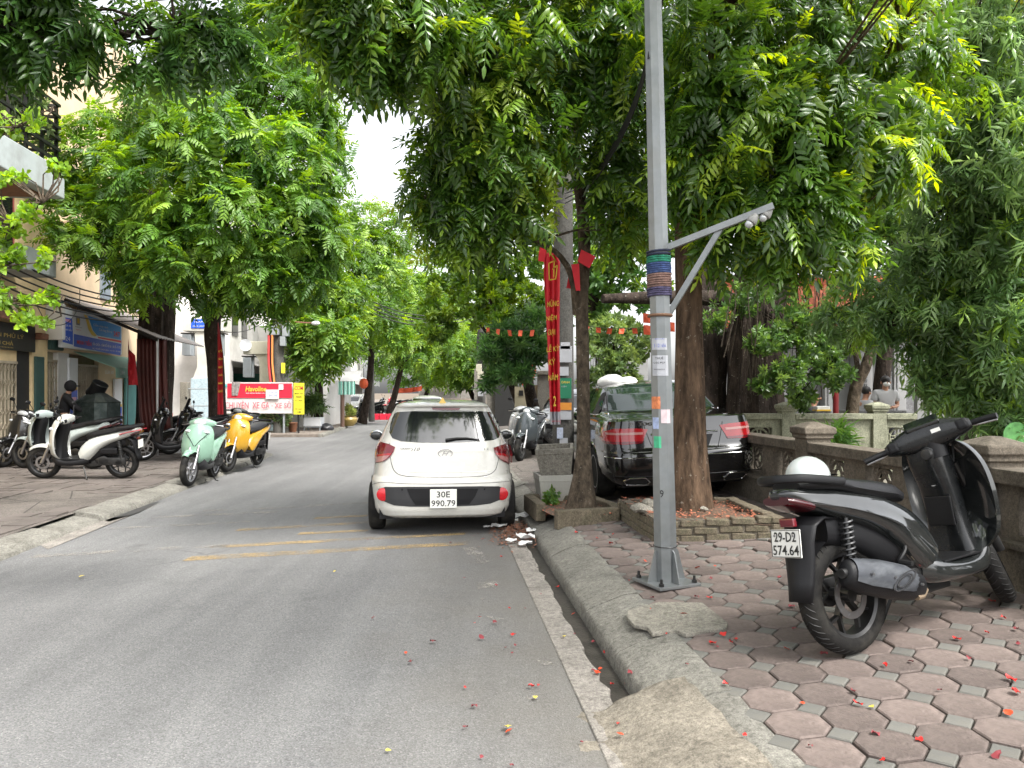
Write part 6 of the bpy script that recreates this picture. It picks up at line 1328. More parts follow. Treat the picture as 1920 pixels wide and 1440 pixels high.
for tx, u, v, w in (('MỪNG', 1037, 568, 22), ('NIỆM', 1034, 596, 20), ('ĐẠI', 1034, 624, 14), ('LỄ KỲ', 1037, 652, 24), ('KỶ', 1035, 677, 12), ('NĂM', 1037, 706, 18), ('2', 1040, 752, 5)):
    text(tx, GOLD, bn, PX(u, v, 9.52), (1, 0, .12), (0, 0, 1), w=w / FPX * 9.52, h=.095 if tx != '2' else .13, bold=.012)
for a, b in (((1029, 494), (1030, 525)), ((1029, 494), (1039, 489)), ((1039, 489), (1038, 520)), ((1030, 525), (1042, 523)), ((1042, 523), (1045, 497)), ((1036, 505), (1045, 497))): MB().beam(PX(*a, 9.5), PX(*b, 9.5), .014, .006, (0, 1, 0)).build('gold_emblem', GOLD, bn, world=True)
text('CHÀO MỪNG', REDI, bn, PX(1042, 789, 9.5), (1, 0, 0), (0, 0, 1), w=.11, h=.03)
for l, pts, Y in (('square red flag tied to the slim tree', [(1090, 468), (1117, 481), (1105, 503), (1083, 490)], 8.35), ('red cloth flag hanging beneath the square one by the slim tree', [(1071, 496), (1086, 494), (1088, 545), (1080, 545)], 8.36), ('small red triangle flag left of the slim tree fork', [(1067, 513), (1074, 542), (1062, 540)], 8.6), ('narrow red flag behind the top of the banner', [(1012, 459), (1025, 470), (1024, 492), (1009, 489)], 9.9)):
    mb = MB(); mb.add([PX(u, v, Y) for u, v in pts] + [PX(u, v, Y) + V((0, .006, 0)) for u, v in pts], [tuple(range(len(pts))), tuple(range(2 * len(pts) - 1, len(pts) - 1, -1))] + [(i, (i + 1) % len(pts), len(pts) + (i + 1) % len(pts), len(pts) + i) for i in range(len(pts))])
    one('red_flag', l, 'flag', mb, CLOTH, loc=PX(*pts[0], Y), group='red flags at the slim tree')
# ------------------------------------------------------------------ balustrades
def lattice_mesh(w, h, d, m):
    mb = MB(); rot = Matrix.Rotation(R(90), 3, 'X'); n = max(1, round(w / h)); cw = w / n; r = min(cw, h) * .44
    for i in range(n):
        cx = -w / 2 + cw * (i + .5)
        mb.torus((cx, 0, 0), r, .018, 20, 6, rot); mb.torus((cx, 0, 0), r * .45, .014, 12, 6, rot)
        for k in range(4):
            a = math.pi / 2 * k + math.pi / 4; mb.torus((cx + math.cos(a) * r * .95, 0, math.sin(a) * r * .95), r * .52, .014, 12, 5, rot)
    me = mb.mesh('lattice_tile', smooth=True); me.materials.append(m); return me
def balustrade(label, a, b, posts, zb_, ht, m, open_w=.40, open_h=.29, gap=.15, cap=.34, post_w=.26, plinth=.26, zt=None, slope=0):
    a, b = V(a), V(b); d = (b - a); L = d.length; d.normalize(); rz = math.atan2(d.y, d.x)
    t = thing('balustrade', label, 'balustrade', V((a.x, a.y, zb_)), (0, 0, rz))
    posts = sorted(posts); edges = [0] + posts + [L]
    MB().box((L / 2, 0, plinth / 2 - .1), (L, .24, plinth + .2)).build('plinth', m, t, bevel=.01)
    MB().box((L / 2, 0, plinth + .022), (L, .29, .044)).build('ledge', m, t, bevel=.008)
    lt = lattice_mesh(open_w, open_h, .05, m)
    r0, r1 = plinth + .044, ht - .10; oz = (r0 + r1) / 2
    for x0, x1 in zip(edges, edges[1:]):
        lo = x0 + (post_w / 2 if x0 in posts else 0); hi = x1 - (post_w / 2 if x1 in posts else 0); w = hi - lo
        if w < .3: continue
        n = max(1, int((w - .1) / (open_w + gap))); pitch = w / n; ow = open_w
        MB().box(((lo + hi) / 2, 0, r0 + (oz - open_h / 2 - r0) / 2), (w, .13, oz - open_h / 2 - r0)).build('lower_rail', m, t)
        MB().box(((lo + hi) / 2, 0, (oz + open_h / 2 + r1) / 2), (w, .13, r1 - oz - open_h / 2)).build('upper_rail', m, t)
        x = lo
        for i in range(n + 1):
            e0 = lo if i == 0 else lo + pitch * (i - .5) + ow / 2; e1 = hi if i == n else lo + pitch * (i + .5) - ow / 2
            MB().box(((e0 + e1) / 2, 0, oz), (e1 - e0, .126, open_h + .004)).build('panel', m, t, bevel=.004)
        for i in range(n):
            o = bpy.data.objects.new('lattice_tile', lt); COL.objects.link(o); o.parent = t; o.location = (lo + pitch * (i + .5), 0, oz)
        MB().box(((lo + hi) / 2, 0, ht - .05), (w, .26, .10)).build('coping', m, t, bevel=.012)
    for x in posts:
        p = MB(); p.box((x, 0, (ht + .06) / 2), (post_w, post_w, ht + .06)); po = p.build('post', m, t, bevel=.012)
        c = MB(); h0 = ht + .06; q = cap / 2
        sq = lambda k, z: [(x - k, -k, z), (x + k, -k, z), (x + k, k, z), (x - k, k, z)]
        c.loft([sq(post_w / 2 - .004, h0 - .03), sq(post_w / 2 + .02, h0 - .02), sq(post_w / 2 + .02, h0 + .015), sq(q, h0 + .03), sq(q, h0 + .085), sq(q * .94, h0 + .095), sq(.04, h0 + .145)]); c.build('cap', m, po, bevel=.006, segs=1)
    return t
ya = ST(2.82, -2.2); 
t_post = [(V((3.36, 5.23, 0)) - KP).dot(KD) + 2.2 + 2.54 * k for k in (-1, 0, 1, 2, 3)]
balustrade('weathered grey-brown balustrade with lattice openings along the pavement', ya, ST(2.82, 10.5), t_post, .31, .775, STONE)
balustrade('pale green balustrade beyond the low wall before the two men', (4.0, 13.2, 0), (7.1, 13.2, 0), [.85, 2.45], .08, 1.14, STONE_P, open_w=.42, open_h=.36, gap=.32, post_w=.24, cap=.32, plinth=.35)
balustrade('pale balustrade under the drooping leaves at the right edge', (6.75, 11.0, 0), (9.5, 11.0, 0), [.1, 1.9], .08, 1.10, STONE_P, open_w=.5, open_h=.25, gap=.25, post_w=.22, cap=.25, plinth=.5)
plant('small fern growing behind the low wall', V((4.35, 10.2, .6)), 9, .5, [(.10, .24, .05), (.15, .30, .06)], T_LANCE, spread=.3, sm=.8, sx=1.3, name='fern')
plant('dry bush behind the right post of the low wall', V((4.75, 6.8, .45)), 14, .55, [(.30, .24, .12), (.22, .2, .1)], T_FIG, spread=.35, sm=.5, sx=.8, name='bush')
# ------------------------------------------------------------------ temple behind the garden
TWH = mat('temple_white', (.30, .30, .30), .85, var=.08, vs=1.2, dirt=(.2, .2, .2), dirt_amt=.6, dirt_scale=.9); TGR = concrete_mat('temple_grey', (.2, .2, .205), amt=.45); DRED = mat('dark_red_wood', (.13, .012, .012), .5, var=.2); ROOF = mat('roof_tile', (.42, .12, .06), .8, var=.3, vs=5)
tp = thing('temple_hall', 'white temple hall with grey walls and an orange tiled roof behind the trees', 'building', (7.4, 18.5, .08))
MB().box2((4.9, 18.6, 0), (12.5, 18.9, 3.2)).build('wall', TWH, tp, world=True)
for u, w in ((1560, .30), (1622, .42), (1690, .3)):
    p = PX(u, 735, 18.2); MB().box2((p.x - w / 2, 18.25, .1), (p.x + w / 2, 18.57, 3.1)).build('pillar', TWH, tp, world=True, bevel=.02)
    MB().box2((p.x - w / 2 + .06, 18.23, .5), (p.x - w / 2 + .09, 18.245, 3.0)).build('pillar_groove', TGR, tp, world=True)
for k, ch in enumerate('盛春長香林'): text(ch, INK, tp, PX(1622, 686 + 9.2 * k, 18.2), (1, 0, 0), (0, 0, 1), w=.10, h=.10, off=.02, bold=.01)
MB().box2((5.9, 18.3, .1), (7.3, 18.58, 1.55)).build('grey_panel', TGR, tp, world=True, bevel=.03); MB().box2((9.1, 18.3, .1), (9.9, 18.58, 2.1)).build('grey_panel', TGR, tp, world=True, bevel=.03)
p0, p1 = PX(1725, 722, 16.5), PX(1800, 740, 16.5); MB().box2((p0.x, 16.55, p1.z - .02), (p1.x + .6, 16.7, p0.z + .02)).build('dark_red_railing', DRED, tp, world=True)
for k in range(6): MB().box((p0.x + .15 + k * .17, 16.54, (p0.z + p1.z) / 2), (.07, .02, .09)).build('railing_slot', TWH, tp, world=True)
MB().box2((p0.x, 16.6, .08), (p1.x + 2.5, 16.75, p1.z)).build('white_parapet', TWH, tp, world=True)
rf = MB(); rows = []
for j in range(9):
    f = j / 8; rows.append([V((4.6 + 8.2 * i / 60, 18.0 + 2.6 * f, 3.1 + 1.5 * f ** 1.3 + .06 * abs(math.sin(i * math.pi / 2)) + (.25 * ((i / 60 - .5) * 2) ** 4))) for i in range(61)])
rf.grid(rows); rfo = rf.build('roof', ROOF, tp, world=True); md = rfo.modifiers.new('thick', 'SOLIDIFY'); md.thickness = .12
MB().box2((4.6, 20.4, 4.5), (12.8, 20.7, 4.8)).build('ridge', ROOF, rfo, world=True, bevel=.05)
p = PX(1567, 735, 14.6); MB().cyl((p.x, 14.6, .08), (p.x, 14.6, 3.2), .055).build('red_post', mat('red_post_paint', (.22, .012, .014), .5), tp, world=True, smooth=True)
gp_ = thing('garden_gate', 'white panelled gate and grey railings behind the black saloon roof', 'gate', PX(1190, 735, 18))
for u0, u1, v0, v1 in ((1192, 1214, 640, 735), (1176, 1190, 655, 735)): a, b = PX(u0, v0, 18), PX(u1, v1, 18); MB().box2((a.x, 17.95, .08), (b.x, 18.05, a.z)).build('gate_panel', TWH, gp_, world=True)
for k in range(16): p = PX(1108 + k * 4.2, 668, 18.1); MB().box2((p.x - .012, 18.1, .08), (p.x + .012, 18.13, p.z)).build('railing_bar', TGR, gp_, world=True)
a, b = PX(1105, 690, 18.3), PX(1180, 735, 18.3); MB().box2((a.x, 18.3, .08), (b.x, 18.5, 1.5)).build('wall', TGR, gp_, world=True)
# white tiled roof box behind the men and a table
tb = thing('stone_table', 'grey stone table between the two men', 'table', PX(1640, 775, 15.2)); pz = PX(1640, 772, 15.2); MB().box((pz.x, 15.3, pz.z), (1.1, .6, .06)).build('table_top', TGR, tb, world=True, bevel=.015); MB().box2((pz.x - .2, 15.15, .1), (pz.x + .2, 15.45, pz.z - .03)).build('pedestal', TGR, tb, world=True)
cb = thing('yellow_box', 'white box with a yellow rim on the wall ledge by the leaves', 'box', PX(1540, 775, 14)); pz = PX(1540, 766, 14); MB().box(pz, (.24, .2, .09)).build('body', WPAP, cb, world=True, bevel=.01); MB().box(pz + V((.0, -.005, -.03)), (.26, .22, .03)).build('rim', mat('yellow_plastic', (.65, .42, .04), .5), cb, world=True)
MB().box2((pz.x - .15, 13.9, .08), (pz.x + .15, 14.1, pz.z - .046)).build('stand', TGR, cb, world=True)
# ------------------------------------------------------------------ gateway, walls and tarpaulin on the right farther along
gw = thing('gateway_wall', 'grey concrete wall with a dark open gateway and metal doors, right of the street', 'wall', PX(985, 800, 26))
def wbox(par, u0, u1, v0, v1, Y, dep, m, nm, z0=None, **k): a, b = PX(u0, v0, Y), PX(u1, v1, Y); return MB().box2((a.x, Y, b.z if z0 is None else z0), (b.x, Y + dep, a.z)).build(nm, m, par, world=True, **k)
GWALL = concrete_mat('grey_wall', (.19, .18, .16), amt=.55); CREAM = mat('cream_door', (.42, .38, .27), .7, var=.12, dirt=(.2, .17, .12), dirt_amt=.5)
wbox(gw, 1008, 1075, 700, 800, 25, .4, GWALL, 'wall', .1); wbox(gw, 965, 989, 725, 800, 25.2, .1, CREAM, 'metal_door', .1); wbox(gw, 990, 1009, 722, 800, 25.2, .1, CREAM, 'metal_door', .1)
for u in (977, 999): wbox(gw, u - 4, u + 4, 732, 742, 25.17, .02, INK, 'door_vent')
wbox(gw, 912, 930, 695, 800, 30.2, .3, GWALL, 'side_wall', .1); wbox(gw, 928, 966, 700, 800, 30, .2, INK, 'interior_shade_panel', .1); wbox(gw, 925, 970, 690, 702, 27, 1.2, GWALL, 'lintel')  # black panel paints the shade inside the gateway
wbox(gw, 1008, 1076, 695, 703, 24.9, .6, CONC_W, 'coping', bevel=.03)
tr_ = MB(); rows = [[PX(980 + i * 4.6 + (3 * math.sin(j)), 684 + j * 6.5, 24.6 + .12 * math.sin(i * 1.3 + j * .5)) for i in range(6)] for j in range(7)]; tr_.grid(rows)
one('orange_tarpaulin', 'orange tarpaulin hanging over the cream metal doors', 'tarpaulin', tr_, mat('orange_tarp', (.60, .12, .03), .6, var=.25, vs=3), loc=PX(990, 720, 24.6), smooth=True)
MB  # far right wall of the street
fw = thing('street_wall', 'long grey boundary wall far along the right of the street', 'wall', (0, 60, 0))
MB().box2((-.5, 32, 0), (-.1, 70, 2.6)).xf(Matrix.Rotation(R(2), 4, 'Z')).build('wall', GWALL, fw, world=True)
# ================================================================== left side: shops, signs, stalls
FD = V((-.0995, .995, 0)); FN = V((.995, .0995, 0)); FO = V((-10.2, 16, 0)); FROT = math.atan2(FD.y, FD.x)
FM = Matrix((( FD.x, FN.x, 0, FO.x), (FD.y, FN.y, 0, FO.y), (0, 0, 1, 0), (0, 0, 0, 1)))   # local: along the facade, outwards, up
def fa(u, d=0.0): Y = (8.6 - d) * FPX / (820 - u); return (Y - 16) / .995          # pixel column -> distance along the facade
def fz(u, v, d=0.0): Y = (8.6 - d) * FPX / (820 - u); return CAMH + (HZ - v) / FPX * Y
def fbox(par, a0, a1, d0, d1, z0, z1, m, nm, **k):
    return MB().box2((a0, d0, z0), (a1, d1, z1)).xf(FM).build(nm, m, par, world=True, **k)
YWALL = mat('yellow_render', (.74, .57, .32), .9, var=.1, vs=1.2, dirt=(.34, .27, .17), dirt_amt=.5, dirt_scale=1.5, bump=.15, bs=30)
PEACH = mat('peach_render', (.78, .60, .40), .9, var=.08, vs=1.0, dirt=(.42, .33, .22), dirt_amt=.45, dirt_scale=1.2)
WREN = mat('white_render', (.70, .68, .65), .9, var=.07, vs=1.0, dirt=(.38, .36, .33), dirt_amt=.5, dirt_scale=1.1)
GSHUT = mat('green_shutter', (.035, .085, .075), .55, var=.15); GATEM = mat('gate_paint', (.42, .36, .27), .6, var=.15, dirt=(.2, .15, .1), dirt_amt=.5)
SIGNK = mat('black_sign', (.022, .024, .022), .4, var=.1); GOLDT = mat('gold_letters', (.55, .40, .12), .4, .3, var=.1)
BLUE = mat('sign_blue', (.015, .10, .62), .45, var=.05); BLUE2 = mat('sign_bright_blue', (.01, .28, .75), .45, var=.05); WHITES = mat('sign_white', (.75, .77, .80), .5, var=.04); SYEL = mat('sign_band_yellow', (.75, .52, .06), .5, var=.05); SRED = mat('sign_red', (.62, .02, .05), .5, var=.05)
ROOMSHADE = mat('room_shade', (.05, .045, .04), .9); RBRICK = mat('brown_tile', (.20, .085, .045), .7, var=.3, vs=12)  # shade of the shop rooms put into a dark wall colour
# ---- food shop
sh = thing('shop_building', 'yellow shophouse with a balcony and folding gate at the far left', 'building', FM @ V((-3, 0, 0)))
fbox(sh, -7, fa(0) - 1.0, -5, 0, 0, 2.5, YWALL, 'wall'); fbox(sh, -7, fa(89), -5, -.004, 2.48, 10.5, YWALL, 'upper_wall'); fbox(sh, fa(60), fa(89), -5, 0, 0, 2.478, YWALL, 'pilaster'); fbox(sh, -7, fa(89), -5.2, -4.8, 0, 2.4, ROOMSHADE, 'back_wall')
fbox(sh, fa(0) - 1.0, fa(34), -.15, -.03, 2.22, 2.476, YWALL, 'gate_header')
def gate(par, a0, a1, z0, z1, d, step=.12):
    g = MB(); n = int((a1 - a0) / step)
    for i in range(n + 1):
        x = a0 + (a1 - a0) * i / n; g.box((x, d, (z0 + z1) / 2), (.022, .03, z1 - z0))
        if i < n:
            for k in range(7):
                zz = z0 + .12 + (z1 - z0 - .3) * k / 6; w = (a1 - a0) / n; g.beam((x, d + .018, zz), (x + w, d + .018, zz + .14), .008, .012, (0, 1, 0)); g.beam((x, d + .018, zz + .14), (x + w, d + .018, zz), .008, .012, (0, 1, 0))
    g.box(((a0 + a1) / 2, d, z1), (a1 - a0 + .06, .06, .05)); g.xf(FM); return g.build('folding_gate', GATEM, par, world=True)
gate(sh, fa(0) - 1.0, fa(34), .15, 2.2, -.05); fbox(sh, fa(34.5), fa(60) - .01, -.08, -.05, .1, 2.47, INK, 'doorway_shade_panel')  # black panel puts the shade of the room into the doorway
fbox(sh, fa(0) - 1.0, fa(34), -.16, -.12, .1, 2.2, CREAM, 'shutter_sheet')
fbox(sh, fa(63), fa(79), .003, .05, .25, 2.36, GSHUT, 'door_leaf', bevel=.008)
for z in (.55, 1.0, 1.08, 1.16, 2.3): fbox(sh, fa(64), fa(78), .05, .062, z, z + .035, GSHUT, 'door_rail')
sg = fbox(sh, fa(0) - .9, fa(60), .004, .07, 2.44, 2.98, SIGNK, 'shop_sign', bevel=.006)
def ftext(tx, par, u0, u1, v, hpx, m, d=.075, **k):
    a0, a1 = fa(u0, d), fa(u1, d); um = (u0 + u1) / 2; z = fz(um, v, d); Y = (8.6 - d) * FPX / (820 - um)
    text(tx, m, par, FM @ V(((a0 + a1) / 2, d, z)), FD, (0, 0, 1), w=abs(a1 - a0), h=hpx / FPX * Y, **k)
ftext('BÚN PHỦ LÝ', sg, -22, 44, 627, 10, GOLDT, bold=.01); ftext('BÚN CHẢ', sg, -20, 24, 641, 9, GOLDT, bold=.01); ftext('................', sg, -20, 24, 650, 2, GOLDT)
cn = MB(); cn.loft([[(a, d, z) for d, z in ((0, 3.22), (.42, 3.02), (.42, 2.99), (0, 3.17))] for a in (fa(0) - 1.0, fa(60) + .12)]); cn.xf(FM).build('tiled_hood', RBRICK, sh, world=True)
fbox(sh, fa(60), fa(74), .003, .2, 2.72, 2.86, RBRICK, 'bracket_stone', bevel=.03); fbox(sh, fa(86), fa(92), -.3, .35, 2.75, 3.55, WREN, 'white_lightbox', bevel=.02)
# balcony
bz0, bz1 = 5.15, 5.68; ba0, ba1 = -7, (13.6 - 16) / .995
fbox(sh, ba0, ba1, .003, 1.72, bz0, bz1, mat('balcony_render', (.38, .42, .42), .9, var=.12, vs=1.5, dirt=(.2, .2, .19), dirt_amt=.5), 'balcony', bevel=.02)
fbox(sh, ba0, ba1 - .25, .2, 1.5, bz0 - .03, bz0 - .002, RBRICK, 'balcony_soffit')
for z in np.linspace(bz1 + .12, bz1 + 1.15, 6): fbox(sh, ba0, ba1 - .03, 1.62, 1.67, z, z + .05, DARKM, 'balcony_rail'); fbox(sh, ba1 - .08, ba1 - .03, .05, 1.61, z, z + .05, DARKM, 'balcony_rail')
for a in np.linspace(ba0 + 2.5, ba1 - .06, 5): fbox(sh, a, a + .05, 1.56, 1.615, bz1, bz1 + 1.22, DARKM, 'balcony_post')
fbox(sh, ba1 + .3, ba1 + 1.4, .003, .9, 3.9, 4.35, bpy.data.materials['balcony_render'], 'lower_balcony', bevel=.02); fbox(sh, ba1 + .6, ba1 + 1.5, .003, .05, 4.36, 5.6, mat('window_red', (.35, .08, .07), .6), 'window_frame'); fbox(sh, ba1 + .68, ba1 + 1.42, .05, .06, 4.44, 5.5, GLASS_D, 'window_pane')
fbox(sh, -7, fa(89) + .0, .003, .12, 6.2, 6.36, PEACH, 'cornice')
# balcony plants
kp = crown([((FM @ V((a, 1.2, bz1 + .7)))[:], (.55, .5, .6), 34) for a in np.linspace(ba0 + 3.2, ba1 - .4, 4)], T_FIG, rg, [(.09, .14, .05), (.13, .19, .07)], (1, 1), per=4, smin=.9, smax=1.5)
bpnt = thing('balcony_plant', 'grey-green potted shrub behind the balcony railing', 'plant', FM @ V((-3.5, 1.2, bz1))); leaf_object('foliage', [kp[0]], LEAF_M, bpnt)
MB().lathe([(.14, 0), (.2, .3), (.22, .32)], FM @ V((-3.5, 1.2, bz1)), 'Z', 16).build('pot', RBRICK, bpnt, world=True)
# ---- phone shop with the blue sign
ph = thing('shop_building', 'peach shop building with a blue and yellow sign and a mint awning', 'building', FM @ V((3, 0, 0)))
E0 = fa(89) + .004; E1 = 6.6
fbox(ph, E0, E1, -5, -.006, 2.5, 11, PEACH, 'upper_wall'); fbox(ph, fa(110), fa(130), -5, -.01, 0, 2.498, WREN, 'pier'); fbox(ph, fa(186), fa(215), -5, -.01, 0, 2.498, PEACH, 'pier'); fbox(ph, fa(215), E1, -5, -.012, 0, 2.498, PEACH, 'pier'); fbox(ph, E0, E1, -5.2, -4.8, 0, 2.4, ROOMSHADE, 'back_wall')
gate(ph, E0 + .02, fa(110), .15, 2.3, -.05); gate(ph, fa(146), fa(186), .15, 2.25, -.05, .09); fbox(ph, fa(130), fa(186), -.16, -.12, .1, 2.49, mat('olive_sheet', (.16, .13, .06), .7, var=.2), 'shutter_sheet'); fbox(ph, E0 + .02, fa(110), -.16, -.12, .1, 2.49, CREAM, 'shutter_sheet')
cp = MB()
for i in range(8): x = E0 + (fa(115) - E0) * (i + .5) / 8; cp.box((x, .03, 3.1), (.05, .06, 1.1)); 
cp.box(((E0 + fa(115)) / 2, .02, 3.1), (fa(115) - E0, .03, 1.12)); cp.xf(FM).build('corrugated_panel', GSHUT, ph, world=True)
s0, s1, s2 = fa(115, .2), fa(135, .2), fa(228, .2); bz, tz = 2.60, 3.52
bs = fbox(ph, s0, s2, .12, .2, bz, tz, WHITES, 'shop_sign', bevel=.01)
def fpoly(par, pts, m, nm, d=.204): mb = MB(); mb.add([FM @ V((fa(u, d), d, fz(u, v, d))) for u, v in pts], [tuple(range(len(pts)))]); return mb.build(nm, m, par, world=True)
sx = lambda x: 100 + x * 140 / 1833; sy = lambda y: 570 + y * 110 / 1440
def spoly(pts, m, nm, d=.204): return fpoly(bs, [(sx(x), sy(y)) for x, y in pts], m, nm, d)
spoly([(490, 730), (1660, 980), (1640, 1265), (490, 1040)], BLUE, 'sign_field'); spoly([(840, 290), (1150, 380), (1650, 560), (1650, 880), (1060, 770), (960, 640), (900, 460)], BLUE2, 'sign_field')
spoly([(740, 255), (815, 275), (880, 470), (950, 650), (1060, 775), (1010, 800), (930, 760), (850, 620), (800, 430)], SYEL, 'sign_swoosh'); spoly([(1070, 800), (1660, 900), (1660, 950), (1100, 840)], SRED, 'sign_swoosh')
spoly([(215, 310), (450, 360), (470, 690), (470, 1000), (215, 930)], BLUE, 'sign_field'); spoly([(235, 345), (420, 385), (420, 460), (235, 410)], mat('sign_pink', (.62, .3, .45), .5), 'sign_field', .206)
spoly([(545, 305), (645, 330), (645, 525), (550, 510)], mat('sign_grey', (.25, .25, .27), .5), 'sign_logo'); spoly([(575, 345), (630, 360), (630, 480), (575, 470)], SYEL, 'sign_logo', .206)
st = lambda tx, x0, x1, y, h, m, **k: ftext(tx, bs, sx(x0), sx(x1), sy(y), h * 110 / 1440, m, .208, **k)
st('MINH TIẾN', 565, 920, 930, 150, SRED, bold=.02); st('SỬA CHỮA - CẦM ĐỒ XE GA - XE SỐ - Ô TÔ', 950, 1640, 1010, 90, WHITES, bold=.015); st('ĐC: 75 PHỐ CHÙA LÁNG - HÀ NỘI   ĐT: 0983', 950, 1640, 1125, 60, WHITES, bold=.01)
st('Cầm máy tính', 970, 1330, 540, 95, WHITES); st('Cửa hàng dịch vụ', 1110, 1430, 660, 90, WHITES); st('SỬA XE', 265, 420, 520, 70, WHITES, bold=.01); st('THAY DẦU', 245, 440, 620, 70, WHITES, bold=.01); st('24/7', 1470, 1620, 740, 130, SRED, bold=.02); st('24', 285, 400, 850, 110, WHITES); st('Mobile zone', 525, 690, 565, 26, INK); st('Agency', 540, 670, 635, 30, SRED)
aw = MB(); a0, a1 = fa(136), fa(236); rows = [[(a0 + (a1 - a0) * i / 12, .02 + .95 * j / 4, 2.56 - .38 * j / 4 - .02 * math.sin(math.pi * j / 4)) for i in range(13)] for j in range(5)]; aw.grid(rows); aw.grid([rows[-1], [(x, y + .01, z - .24) for x, y, z in rows[-1]]]); aw.xf(FM)
MINTC = mat('mint_canvas', (.30, .52, .42), .8, var=.08, vs=2); ao = aw.build('awning', MINTC, ph, world=True); md = ao.modifiers.new('thick', 'SOLIDIFY'); md.thickness = .006
for u0, u1, v in ((190, 212, 694), (220, 232, 698)): a = (fa(u0, .99) + fa(u1, .99)) / 2; text('SỬA XE' if u0 < 200 else '24H', WHITES, ao, FM @ V((a, .985, 2.07)), FD, (0, 0, 1), w=.45 if u0 < 200 else .25, h=.10, off=.008)
for u0, u1, z1 in ((130, 146, 2.40), (215, 229, 1.95)):
    v_ = fbox(ph, fa(u0, .05), fa(u1, .05), .0, .05, .2, z1, WHITES, 'side_sign', bevel=.005); fbox(ph, fa(u0, .05) + .04, fa(u1, .05) - .04, .052, .056, .25, z1 - .75, BLUE, 'sign_field'); fbox(ph, fa(u0, .05) + .04, fa(u1, .05) - .04, .052, .057, z1 - .75, z1 - .68, SYEL, 'sign_swoosh')
    for k in range(6): fbox(ph, fa(u0, .05) + .10, fa(u1, .05) - .10, .058, .061, z1 - 1.0 - k * .19, z1 - .92 - k * .19, WHITES if k else mat('sign_pinkish', (.6, .35, .5), .5), 'sign_line')
tc_ = MB()
for i in range(12): x = fa(232) + 1.1 * i / 12; tc_.cyl((x, .05, .12), (x, .05, 2.3), .05, n=6)
tc_.xf(FM).build('teal_corrugated_sheet', mat('teal_sheet', (.12, .30, .29), .5, .2, var=.2), ph, world=True, smooth=True)
fbox(ph, fa(240), fa(258), -.003, .04, 3.9, 5.0, mat('window_white', (.55, .56, .58), .5), 'window_frame'); fbox(ph, fa(242), fa(256), .04, .05, 4.0, 4.9, GLASS_D, 'window_pane'); fbox(ph, fa(187), fa(205), -.003, .04, 4.0, 5.1, mat('window_blue', (.22, .26, .3), .5), 'window_frame')
fbox(ph, E0, E1, .003, .1, 5.3, 5.45, YWALL, 'cornice')
# ---- corrugated canopy, dark ribbed curtain, post, flag
cv = thing('canopy', 'sloping corrugated metal canopy over the shop front', 'awning', V((-9.3, 17.4, 2.8)))
rows = []
for j in range(61):
    y = 17.25 + 3.4 * j / 60; w = .018 * math.sin(j * 2.1); rows.append([V((-10.35 - .1 * (y - 17.25) + 2.17 * i / 6, y, 3.78 - .93 * i / 6 + w)) for i in range(7)])
co = MB().grid(rows).build('corrugated_sheet', mat('old_sheet', (.27, .25, .24), .6, .2, var=.2, vs=3, dirt=(.15, .10, .07), dirt_amt=.4), cv, world=True); md = co.modifiers.new('thick', 'SOLIDIFY'); md.thickness = .012
MB().beam(V((-10.35, 17.24, 3.72)), V((-8.18, 17.24, 2.80)), .04, .07).build('edge_beam', BLACKP, cv, world=True)
MB().cyl((-8.22, 17.3, .12), (-8.22, 17.3, 2.84), .03).build('post', ALLOY, cv, world=True, smooth=True)
cu = MB(); rows = []
for j in range(13):
    f = j / 12; z = 2.86 - 2.2 * f; rows.append([V((-8.92 + .70 * i / 44 + .10 * f ** 3, 17.75 + .045 * math.sin(i * 1.05) + .03 * f, z)) for i in range(45)])
o = one('ribbed_curtain', 'dark red ribbed tarpaulin curtain hanging from the canopy corner', 'curtain', MB().grid(rows), mat('maroon_tarp', (.085, .018, .014), .55, var=.35, vs=2), loc=(-8.6, 17.75, .7), smooth=True, sharp=80); md = o.modifiers.new('thick', 'SOLIDIFY'); md.thickness = .006
b = V((-8.75, 18.3, .12)); tree('dark old trunk behind the ribbed curtain at the shop canopy', b, [b, b + V((.0, 0, 2)), b + V((.05, 0, 4)), b + V((.0, 0, 6.5))], [.42, .38, .34, .28], [], [], bark=BARK_D, flutes=11, lumps=.12, twigs=False, flare=.1)
fl = thing('flag', 'dark red flag on a thin pole beside the ribbed curtain', 'flag', V((-8.95, 16.9, .2))); p = PX(239, 735, 17.0)
MB().cyl(PX(239, 800, 17), PX(241, 650, 17), .010, n=8).build('flag_pole', DARKM, fl, world=True)
rows = [[PX(240 + (9 * f if j < 3 else 9 * f) * (i / 5) + 2 * i * (f > .3), 650 + 72 * f - 4 * i * (1 - f), 17 + .05 * math.sin(i * 1.5 + j)) for i in range(6)] for j, f in enumerate(np.linspace(.03, 1, 9))]
o = MB().grid(rows).build('flag_cloth', CLOTH_D, fl, world=True, smooth=True)
